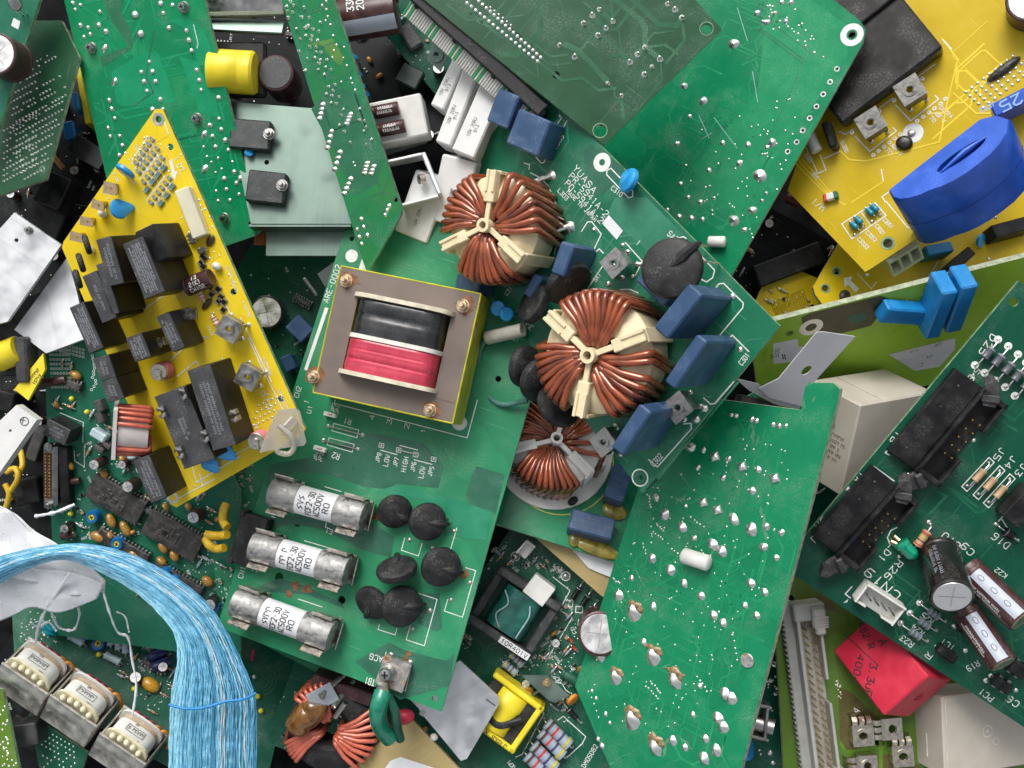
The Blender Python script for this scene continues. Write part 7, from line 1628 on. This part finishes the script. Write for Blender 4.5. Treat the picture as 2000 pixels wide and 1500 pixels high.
for t, p0, p1, h in (('OCP2', ze([(440, 860)])[0], ze([(380, 800)])[0], 8), ('NFB-5', ze([(450, 45)])[0], ze([(385, 5)])[0], 6), ('C31', ze([(545, 510)])[0], ze([(525, 460)])[0], 7), ('OCP1', ze([(100, 1490)])[0], ze([(60, 1440)])[0], 8), ('DM05082', (1143, 1500), (1168, 1458), 9), ('D17', ze([(125, 50)])[0], ze([(95, 20)])[0], 6)): b.text(t, p0, p1, h)
fill_board(b, [(1010, 1060), (1100, 1100), (1130, 1250), (1110, 1420), (1010, 1340), (930, 1180)], 16, 0, 1, 130, 1, [(1000, 1195, 85), (1060, 1155, 45), (985, 1392, 80), (1062, 1345, 40)], (M_REST, M_RES), -.7, 16, 3, 26)
fill_board(b, [(890, 1110), (1000, 1050), (960, 1130), (905, 1300), (880, 1290)], 12, 1, 0, 60, 0, [(1000, 1195, 90)], (M_REST, M_RES), -.7, 10, 3, 16)

# ================= loose plates, panels and parts =================
def slab(name, label, cat, pts, anchors, m, th=6, holes=(), edge=None):
    f = free(name, label, cat, anchors); f.sub = part('plate', MB().prism([tuple(f.L(*p).to_2d()) for p in pts], th, None, 0, 1, [circle(f.L(h[0], h[1]), h[2], 12) for h in holes], -th), [m, edge or m], f.root); return f
f = slab('tan_strip_board', 'narrow tan phenolic strip between the choke board and scratched solder board', 'circuit board', [(1040, 1045), (1085, 1055), (1195, 1105), (1190, 1175), (1170, 1160)], [(1040, 1045, -85), (1195, 1105, -70), (1170, 1160, -70)], P_TAN, 7)
f = slab('white_card', 'small dirty white card wedged beside the tan strip', 'card', [(1110, 1065), (1200, 1098), (1198, 1130), (1150, 1110)], [(1110, 1065, -74), (1200, 1098, -62), (1198, 1130, -62)], M_PAPER, 4)
f = slab('tan_phenolic_board', 'tan phenolic panel with white sticker at the bottom edge', 'circuit board', [(670, 1510), (800, 1400), (905, 1510), (900, 1540), (680, 1540)], [(670, 1510, -60), (800, 1400, -50), (905, 1510, -55)], P_TAN, 8)
f.patch([(752, 1500), (762, 1486), (782, 1478), (880, 1510), (880, 1530), (752, 1530)], M_PAPER, .5, 'sticker'); f.text('R', (768, 1501), (774, 1491), 10, 2.2, ink((0.42, 0.06, 0.04))); f.j(848, 1440, 8, 'dome', M_WHITE)
f = slab('white_aluminium_plate', 'bright aluminium plate leaning against the yellow taped transformer', 'metal plate', [(790, 1355), (898, 1290), (975, 1362), (974, 1376), (912, 1482), (900, 1486), (822, 1392), (818, 1384)], [(790, 1355, -20), (898, 1290, -10), (905, 1486, -40)], M_ALU, 5)
f.patch([(818, 1394), (824, 1386), (832, 1390), (826, 1400)], M_STEEL, .5, 'printed_square'); f.line([(950, 1366), (967, 1378)], 2, M_INK)
f = slab('aluminium_plate', 'brushed aluminium plate with two holes at the left edge', 'metal plate', [(28, 415), (120, 478), (114, 486), (14, 628), (-30, 640), (-30, 480)], [(28, 415, 30), (120, 478, 25), (14, 628, 20)], M_ALU, 10, [(53, 449, 6), (32, 469, 4)])
screw(f, 53, 449, 8, 6, M_STEEL)
f = slab('white_heat_plate', 'pale aluminium plate beside the left corner of the relay board', 'metal plate', [(131, 503), (150, 570), (170, 660), (90, 690), (28, 644)], [(131, 503, -20), (170, 660, -15), (28, 644, -20)], M_ALU, 10)
f = slab('white_bar', 'white painted metal bar with round mark at the left edge', 'metal bar', [(32, 791), (72, 820), (0, 922), (-30, 950), (-30, 850)], [(32, 791, 15), (72, 820, 15), (0, 922, 8)], mat('white_paint', (0.74, 0.74, 0.72), 0.4, 0, 0.05, 0.03, .3, .3), 24, [(20, 841, 3)])
f.ringp(48, 823, 8, 1.6, M_INK); f.text('X', (44, 827), (51, 822), 9, 1.4, M_INK)
f = slab('yellow_label_strip', 'yellow printed label strip above the dense green board', 'label', [(28, 760), (84, 690), (88, 722), (55, 782)], [(28, 760, -20), (84, 690, -15), (55, 782, -20)], M_YEL, 8); sm_ = f.silk(M_INK); tmp = MB(); squiggle(tmp, 0, 0, 34, 6, 1.1, .4, rnd); squiggle(tmp, 4, -10, 20, 6, 1.1, .4, rnd); p = f.L(58, 748); sm_.add(tmp.v, tmp.f, T(p.x, p.y, 0) @ RZ(f.ang((58, 748), (80, 720))))
f = free('yellow_coil', 'yellow taped coil on a dark bobbin left of the label strip', 'coil', [(0, 690, -60), (60, 690, -50), (30, 740, -60)])
lying(f, (-6, 700), (52, 676), 28, 30, m=M_YEL, name='winding', prof=[(26, 0), (28, 2), (28, 52), (26, 54)]); part('bobbin', MB().box(90, 70, 22, T(*f.L(20, 700)), 4), M_BLACKM, f.root); part('core', MB().box(26, 90, 44, T(*f.L(66, 700)) , 4), M_CHAR, f.root)
# top left boards
t1 = board('corner_board', 'green board edge with a large brown capacitor in the top left corner', [(-40, -30), (86, -30), (0, 245), (-40, 300)], [(80, 0, 30), (0, 240, 10), (-40, 0, 20)], P_TEAL, 10, M_FR4G)
elco(t1, -8, 105, 40, 60, M_BROWNCAP); disc_cap(t1, 30, 8, 13, 9, 30, .5, 30, M_STEEL, True, 'disc_capacitor', False); t1.patch([(22, 50), (27, 35), (40, 42), (36, 58)], M_PAPER, .5, 'paper_label'); t1.line([(70, 20), (12, 200)], 2.5, M_TR2D)
t2 = board('pin_matrix_board', 'dark green board covered in rows of tiny solder points, top left', [(70, 40), (120, 40), (155, 112), (89, 350), (-30, 392), (-30, 180)], [(150, 112, -20), (89, 350, -10), (-30, 200, -60)], P_DARK, 8, M_FR4)
for k in range(17):
    n = rnd.randrange(9, 18); x0, y0 = 12+rnd.uniform(-4, 8)+k*2.0, 150+k*12.5
    for i in range(n):
        x, y = x0+i*6.4, y0-i*3.4
        if x < 150-(y-112)*.27 and rnd.random() < .86: t2.dot(x, y, 2.3, 'pin')
for k in range(10):
    for i in range(11): t2.dot(8+i*6.3, 255+k*11-i*3.4, 2.2, 'pin') if rnd.random() < .7 else None
t2.ringp(83, 330, 6, 1.4, M_FR4G)
# lower left corner
t3 = board('corner_solder_board', 'olive green board sliver in the bottom left corner', [(-30, 1350), (5, 1345), (45, 1540), (-30, 1540)], [(0, 1350, -60), (40, 1500, -50), (-30, 1500, -60)], P_OLIVE, 8, M_FR4G); t3.dots(scatter(t3, [(0, 1380), (10, 1380), (34, 1500), (0, 1500)], 30), 2.4)
t4 = board('dotted_green_board', 'green board with clustered solder points below the steel-framed transformers', [(55, 1395), (170, 1470), (150, 1540), (85, 1540)], [(60, 1400, -150), (170, 1470, -140), (100, 1540, -150)], P_DEEP, 8, M_FR4G)
for k in range(10):
    for i in range(9): t4.dot(78+i*8+k*1, 1410+i*4.6+k*11, 2.2) if rnd.random() < .72 else None
f = free('dark_block', 'grey plastic block in the shadow near the bottom left corner', 'plastic block', [(22, 1418, -110), (66, 1410, -110), (30, 1465, -110)]); f.box('case', (22, 1418), (68, 1412), (26, 1462), 10, M_CHAR, 3, -60)

# ================= upper centre: plate, coil, capacitors, resistors =================
hp = slab('heat_sink_plate', 'dull aluminium heat sink plate with two black transistors and hex screws', 'heat sink', [(440, 198), (640, 214), (700, 437), (490, 437)], [(440, 198, -40), (640, 214, -30), (490, 437, -20)], M_ALU2, 6, [(521, 317, 5)])
part('flange', MB().box(205, 6, 46, T(*(hp.L(585, 440)-Vector((0, 0, 48)))) @ RZ(hp.ang((490, 437), (700, 437))), 1), M_ALU2, hp.root); part('flange', MB().box(170, 60, 5, T(*(hp.L(590, 462)-Vector((0, 0, 50)))) @ RZ(hp.ang((490, 437), (700, 437))), 1), M_ALU2, hp.root)
for (A, B, C, sx, sy) in (((452, 230), (530, 236), (450, 288), 521, 257), ((486, 330), (560, 338), (484, 392), 547, 358)):
    hp.box('transistor', A, B, C, 22, mat('transistor_case', (0.02, 0.028, 0.026), 0.4, 0, 0.2, 0.04, 0.8, 0.3), 3); screw(hp, sx, sy, 16, 8, M_STEEL, 22, 'hex_screw', True)
disc_cap(hp, 486, 298, 9, 7, 10, .4, 30, M_SKYB, False, 'disc_capacitor', False)
mb = MB()
for i in range(10): mb.tube([hp.L(500+i*5, 455, -60), hp.L(498+i*5, 478, -70)], 2.4, 6)
part('coil_wires', mb, M_COPPER2, hp.root)['kind'] = 'stuff'
sc_ = free('steel_channel', 'grey folded steel channel at the top edge between the green strips', 'metal channel', [(396, 10, -30), (552, 6, -20), (420, 70, -30)])
for (y0, y1, h0) in ((-30, 22, 0), (34, 66, -14)): a, c = sc_.L(400, (y0+y1)/2, h0), sc_.L(556, (y0+y1)/2+8, h0); d = c-a; part('channel_face', MB().box(d.length, y1-y0, 8, None, 2), M_STEEL if h0 == 0 else M_ALU2, sc_.root, T(*((a+c)*.5)) @ RZ(math.atan2(d.y, d.x)) @ RX(.25 if h0 == 0 else -.4))
part('rib', MB().box(165, 10, 12, T(*sc_.L(478, 30, -8)), 2), mat('olive_paint', (0.16, 0.19, 0.13), 0.5), sc_.root)
yc = free('yellow_taped_coil', 'fat yellow taped coil beside the top left green board', 'coil', [(420, 140, -60), (505, 140, -60), (420, 190, -60)]); lying(yc, (412, 138), (500, 143), 42, 42, m=M_YEL, name='winding', prof=[(40, 0), (42, 3), (42, 60), (41.4, 61), (42, 62), (42, 84), (38, 89)])
part('bobbin', MB().box(150, 110, 20, T(*yc.L(450, 140)), 5), M_BLACKM, yc.root)
bc = free('big_brown_capacitor', 'large dark brown capacitor standing next to the yellow coil', 'capacitor', [(540, 150, -120), (600, 150, -120), (540, 200, -120)]); o = elco(bc, 538, 142, 36, 90, M_BROWNCAP, name='can'); part('top_disc', MB().cyl(32, 2, 26, T(0, 0, 89.8)), mat('grey_rubber', (0.075, 0.075, 0.08), 0.6, 0, .1, .05, .5, .4), o)
lc = free('striped_brown_capacitor', 'brown capacitor lying at the top edge with pale stripe and 33 print', 'capacitor', [(640, 45, -70), (780, 20, -60), (660, 100, -80)])
o = lying(lc, (636, 46), (776, 22), 42, 44, m=M_BROWNCAP, name='can', stripe=M_STRIPE, stripe_a=34, mark=None); wrap_print(o, ['330', '200'], 42, 145, M_SILK, up=math.pi-0.55, sz=13, across=True, flip=-1, z0=70)
o = lying(lc, (655, -14), (774, -30), 34, 20, m=M_BROWNCAP, name='can')
# white block with two small capacitors
wb = free('white_block', 'white plastic block with two little brown capacitors lying on top', 'relay', [(720, 202, 10), (822, 181, 15), (746, 281, 5)])
q = wb.box('case', (718, 202), (821, 181), (742, 281), 6, M_WHITE, 3, -70)
for p0, p1 in (((727, 221), (779, 211)), ((738, 256), (791, 245))): lying(wb, p0, p1, 13, 22, m=M_BROWNCAP, mark=[.6, .5], name='small_capacitor')
# cement resistors
def cement(label, A, B, C, h, lines=('10W 20RJ', '913')):
    f = free('cement_resistor', label, 'resistor', (A, B, C), 'white cement resistors'); lb, lc = f.inv @ W(*B), f.inv @ W(*C); L_ = lb.x; wd = lc.y
    o = part('ceramic_body', MB().box(L_, abs(wd), h, None, 3), M_CEMENT, f.root, T(L_/2, wd/2, -h)); o['_s'] = (L_, abs(wd), h); print_on(o, list(lines), 6, ink((0.10, 0.10, 0.11)), off=(-L_*.16, 0)); return f
cement('white cement resistor furthest up, tucked behind the two others under the flat cable', (840, 204, 24), (896, 88, 34), (860, 224, 32), 60)
cement('middle white cement resistor printed 10W, below the flat cable', (850, 276, 40), (913, 110, 50), (876, 294, 46), 70)
cement('white cement resistor next to the navy capacitors', (882, 292, 66), (948, 140, 76), (924, 312, 74), 70)
cement('white cement resistor standing just left of the upper ring choke', (836, 428, 0), (864, 300, 34), (902, 444, 18), 110, (.4,))
cement('white cement resistor lowest of the group, behind the bracket', (770, 450, -20), (812, 330, 10), (830, 484, -8), 80, ('10W 20RJ',))
# bracket
br = free('aluminium_bracket', 'bent aluminium bracket with rusty screw left of the upper choke', 'bracket', [(757, 318, 40), (830, 302, 40), (790, 396, 40)])
for p0, p1, w_ in (((752, 316), (824, 300), 12), ((784, 400), (856, 382), 12)): a, c = br.L(*p0), br.L(*p1); d = c-a; part('arm', MB().box(d.length, 5, 46, None, 1), M_ALU, br.root, T(*((a+c)*.5)) @ RZ(math.atan2(d.y, d.x)) @ T(0, 0, -46))
a, c = br.L(828, 302), br.L(858, 376); d = c-a; part('web', MB().box(d.length+8, 9, 52, None, 2), M_ALU, br.root, T(*((a+c)*.5)) @ RZ(math.atan2(d.y, d.x)) @ T(0, 0, -48))
part('screw', MB().cyl(10, 12, 16, T(*br.L(829, 349, -14)) @ RY(-1.1)), M_TIN_R, br.root)
nb = free('steel_nut_bracket', 'small steel bracket with threaded hole above the cement resistors', 'bracket', [(835, 110, 10), (872, 76, 20), (862, 142, 10)])
mbn = MB().prism([tuple(nb.L(*p).to_2d()) for p in ((834, 116), (848, 76), (876, 104), (860, 140))], 4, None, 0, 0, [circle(nb.L(853, 108), 6, 14)], -4); cc = nb.L(853, 108); mbn.ring(6, 14, 0, 4, 18, T(cc.x, cc.y, 0)); part('plate', mbn, M_ALU2, nb.root); part('side', MB().box(44, 5, 40, T(*nb.L(862, 90, -42)) @ RZ(.4), 1), M_ALU2, nb.root)

# ================= bottom: black choke with glue =================
kb = free('black_ring_choke', 'black ring choke with red wire and amber glue at the bottom edge', 'choke', [(560, 1440, -120), (730, 1440, -120), (560, 1500, -120)])
o = choke(kb, 645, 1424, 76, 88, 30, 76, 4.6, [(95, 130, 6), (190, 216, 6), (300, 380, 9)], M_COPPER2, M_BLACKM, 0, 0, None, 'ring', hub=False)
P = [kb.L(*p) for p in ((615, 1372, 96), (610, 1390, 98), (590, 1405, 96), (578, 1425, 92))]
part('amber_glue', MB().tube(smooth_path(P), [26, 27, 28, 28, 27, 26, 27, 28, 28, 27, 26, 25, 26, 26, 25, 22][:16], 12), M_AMBER, kb.root, smooth=60)
for q in (((625, 1360, 104), (672, 1318, 60)), ((650, 1382, 100), (690, 1330, 50)), ((655, 1400, 90), (675, 1372, 110))): part('lead', MB().tube([kb.L(*w_) for w_ in q], 5.5, 8), M_STEEL, kb.root)
part('tape', MB().box(56, 40, 4, T(*kb.L(630, 1362, 94)) @ RZ(.5), 1.5), mat('tape_grey', (0.25, 0.28, 0.32), 0.4), kb.root)
sb_ = free('brown_block', 'long dark brown block in the shadow below the fuse board', 'plastic block', [(610, 1325, -60), (740, 1365, -60), (600, 1350, -60)]); sb_.box('case', (612, 1318), (730, 1356), (606, 1345), 20, mat('maroon', (0.05, 0.018, 0.022), 0.4), 3, -40)
pk = free('pink_capacitor', 'pink dipped part peeking out beside the green sleeve', 'capacitor', [(770, 1390, -20), (810, 1390, -20), (770, 1420, -20)]); blob_cap(pk, 790, 1400, 20, 16, 14, 14, .2, M_RED, 'body')
# right of the scratched board: bracket and blue parts
rb_ = free('chrome_bracket', 'shiny folded bracket under the right edge of the scratched solder board', 'bracket', [(1440, 1370, -10), (1510, 1385, -10), (1440, 1430, -10)])
for p0, p1 in (((1455, 1372), (1508, 1384)), ((1452, 1434), (1502, 1448)), ((1500, 1384), (1494, 1444))): a, c = rb_.L(*p0), rb_.L(*p1); d = c-a; part('arm', MB().box(d.length, 6, 40, None, 1.4), M_TIN, rb_.root, T(*((a+c)*.5)) @ RZ(math.atan2(d.y, d.x)) @ T(0, 0, -40))
part('roller', MB().cyl(17, 46, 18, T(*rb_.L(1466, 1408, -30)) @ RY(1.3)), M_STEEL, rb_.root)
f = board('shadowed_green_board', 'green board in shadow with blue discs between scratched and olive boards', [(1420, 1120), (1530, 1130), (1560, 1540), (1400, 1540)], [(1420, 1120, -150), (1530, 1130, -150), (1420, 1540, -150)], P_DEEP, 8, M_FR4G)
for (x, y, r) in ((1500, 1250, 26), (1502, 1215, 22), (1458, 1462, 24), (1440, 1492, 24)): disc_cap(f, x, y, r, 14, 60, .4, 50, M_SKYB, True, 'disc_capacitor', False)
f.js([(1512, 1298, 7), (1505, 1330, 5), (1515, 1355, 5), (1505, 1470, 6), (1510, 1490, 5)], 5, 'blob'); f.dots(scatter(f, [(1490, 1150), (1530, 1150), (1540, 1500), (1480, 1500)], 40), 2.4)
# ================= deeper boards seen in the gaps =================
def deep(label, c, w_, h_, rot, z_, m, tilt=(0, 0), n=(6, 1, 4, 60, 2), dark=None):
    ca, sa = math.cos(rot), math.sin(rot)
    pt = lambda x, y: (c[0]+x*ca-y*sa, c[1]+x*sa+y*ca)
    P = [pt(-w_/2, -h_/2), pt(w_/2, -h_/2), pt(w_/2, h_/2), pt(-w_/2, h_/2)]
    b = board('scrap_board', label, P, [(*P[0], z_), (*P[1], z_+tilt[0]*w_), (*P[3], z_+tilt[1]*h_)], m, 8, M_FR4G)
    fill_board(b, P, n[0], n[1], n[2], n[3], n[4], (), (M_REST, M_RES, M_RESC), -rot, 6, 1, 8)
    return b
P_GAPSHADE = pcb('mask_gap_shade', (0.007, 0.009, 0.009), (0.005, 0.006, 0.007), 0.45, 0.012, dust=0.2, spec=0.2)  # near-black tone puts the shade of the deep gaps into the board colour
q = deep('dark scrap board deep in the gap left of the top left green board', (150, 230), 150, 330, .2, -190, P_GAPSHADE, (0, .1), (8, 1, 6, 30, 4))
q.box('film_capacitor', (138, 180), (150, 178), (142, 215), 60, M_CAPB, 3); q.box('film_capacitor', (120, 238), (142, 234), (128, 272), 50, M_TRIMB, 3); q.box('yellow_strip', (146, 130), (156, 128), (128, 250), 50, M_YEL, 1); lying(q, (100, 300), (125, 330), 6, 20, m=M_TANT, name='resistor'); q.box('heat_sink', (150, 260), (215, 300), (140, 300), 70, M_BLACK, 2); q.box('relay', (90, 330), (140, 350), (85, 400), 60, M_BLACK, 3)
q = deep('dark scrap board behind the aluminium plates at left', (60, 440), 260, 260, -.3, -230, P_GAPSHADE, (0, 0), (8, 1, 4, 40, 4))
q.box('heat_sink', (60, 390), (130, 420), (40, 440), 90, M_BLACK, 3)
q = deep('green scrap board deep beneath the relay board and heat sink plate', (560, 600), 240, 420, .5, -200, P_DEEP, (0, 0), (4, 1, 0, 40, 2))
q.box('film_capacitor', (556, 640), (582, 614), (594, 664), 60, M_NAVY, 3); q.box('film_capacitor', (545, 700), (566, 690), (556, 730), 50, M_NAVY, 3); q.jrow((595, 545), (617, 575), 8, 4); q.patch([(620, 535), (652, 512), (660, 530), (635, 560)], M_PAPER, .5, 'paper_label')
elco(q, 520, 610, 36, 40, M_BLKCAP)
q = deep('dark scrap board with heat sinks deep under the upper green strips', (530, 110), 330, 330, .1, -230, P_GAPSHADE, (0, 0), (10, 2, 4, 40, 5))
q = deep('dark scrap board in the gap right of the narrow green board', (750, 130), 230, 330, -.3, -200, P_GAPSHADE, (0, .1), (10, 2, 2, 60, 4))
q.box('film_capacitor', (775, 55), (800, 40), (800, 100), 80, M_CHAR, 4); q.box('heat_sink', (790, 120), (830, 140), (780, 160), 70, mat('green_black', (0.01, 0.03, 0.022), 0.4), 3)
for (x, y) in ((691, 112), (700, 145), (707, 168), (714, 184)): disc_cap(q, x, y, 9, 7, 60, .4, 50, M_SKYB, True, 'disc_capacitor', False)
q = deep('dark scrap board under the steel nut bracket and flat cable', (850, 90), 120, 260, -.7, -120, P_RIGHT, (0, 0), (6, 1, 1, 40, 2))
q = deep('dark scrap board in the black gap between the emerald and lime boards', (1480, 540), 260, 260, .5, -240, P_GAPSHADE, (0, 0), (8, 2, 3, 40, 4))
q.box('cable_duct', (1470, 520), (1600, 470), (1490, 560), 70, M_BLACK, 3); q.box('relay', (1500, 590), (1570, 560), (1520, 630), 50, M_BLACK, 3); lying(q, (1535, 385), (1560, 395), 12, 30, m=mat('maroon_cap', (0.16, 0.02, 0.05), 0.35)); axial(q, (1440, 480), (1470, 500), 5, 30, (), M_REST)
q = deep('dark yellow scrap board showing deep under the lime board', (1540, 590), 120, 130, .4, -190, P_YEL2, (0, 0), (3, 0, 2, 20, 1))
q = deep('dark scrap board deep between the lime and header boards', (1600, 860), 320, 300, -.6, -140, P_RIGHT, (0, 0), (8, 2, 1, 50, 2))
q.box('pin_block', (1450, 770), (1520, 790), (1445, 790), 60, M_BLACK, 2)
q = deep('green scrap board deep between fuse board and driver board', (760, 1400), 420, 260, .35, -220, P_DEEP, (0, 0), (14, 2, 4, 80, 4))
q = deep('dark scrap board under the bottom left corner pieces', (60, 1400), 240, 260, .6, -240, P_GAPSHADE, (0, 0), (6, 1, 2, 30, 2)); q.box('heat_sink', (30, 1395), (90, 1430), (10, 1440), 60, M_BLACK, 3)
q = deep('dark scrap board behind the white bar at the left edge', (30, 880), 220, 420, 0, -200, P_GAPSHADE, (0, 0), (10, 1, 4, 60, 4)); q.box('relay', (20, 940), (70, 930), (30, 990), 60, M_BLACK, 3)
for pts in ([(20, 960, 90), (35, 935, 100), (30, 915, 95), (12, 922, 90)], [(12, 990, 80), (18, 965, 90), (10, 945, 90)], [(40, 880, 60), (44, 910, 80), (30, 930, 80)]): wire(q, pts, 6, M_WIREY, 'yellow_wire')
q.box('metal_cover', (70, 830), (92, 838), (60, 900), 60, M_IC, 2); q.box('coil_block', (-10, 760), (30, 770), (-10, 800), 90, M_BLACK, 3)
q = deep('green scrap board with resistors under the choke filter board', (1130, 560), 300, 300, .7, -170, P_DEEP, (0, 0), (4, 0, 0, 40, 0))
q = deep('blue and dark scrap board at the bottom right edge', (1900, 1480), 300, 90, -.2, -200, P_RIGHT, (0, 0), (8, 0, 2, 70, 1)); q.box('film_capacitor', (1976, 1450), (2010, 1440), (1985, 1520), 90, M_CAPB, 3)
q = deep('dark scrap board filling the shadow beside the current sensor', (1960, 450), 200, 160, -.2, -230, P_GAPSHADE, (0, 0), (6, 1, 2, 30, 2))
q = deep('dark scrap board under the top right corner of the emerald board', (1700, 40), 240, 200, .3, -160, P_GAPSHADE, (0, 0), (2, 0, 0, 10, 0))
# copper tracks seen through the mask
for b_, n_, m_, wd_, an_ in ((b2, 70, M_TR2, (2, 5), b2.ang((398, -20), (508, 452))), (b3, 50, M_TR2D, (1.4, 3), b3.ang((650, 0), (785, 415))), (b5, 150, M_HALO, (1.4, 4), b5.ang((1690, 70), (1425, 540))), (b9, 170, M_HALO, (1.6, 5), b9.ang((1630, 770), (1440, 1500))), (b4, 40, M_TR4, (2, 6), b4.ang((820, 0), (1180, 283))),
                             (b10, 70, M_TR10, (1.6, 4), b10.ang((1995, 548), (1550, 1100))), (b17, 60, MATS['copper_area_dull'], (1.4, 3), .5), (b15, 80, MATS['copper_area_dull'], (1.2, 2.6), -.5), (b22, 60, MATS['copper_area_dull'], (1.4, 3), -.5), (b6, 30, M_AREA6, (2, 5), b6.ang((1255, 963), (1523, 637))), (b13, 12, M_AY, (1.5, 3.5), b13.ang((1540, 368), (1690, 531))), (b1, 40, M_AREAY, (1.6, 3.4), b1.ang((310, 213), (592, 838)))):
    b_.tracks(n_, m_, n_, wd_, an_)
# ================= finish: legends, then scale to metres =================
for b in ALLB: b.flush()
SM = Matrix.Scale(U, 4)
for me in list(bpy.data.meshes): me.transform(SM)
for o in list(COL.objects):
    if o.type in ('MESH', 'EMPTY'):
        o.location = o.location*U
    if '_s' in o: del o['_s']
    for k in ('_r', '_l'):
        if k in o: del o[k]
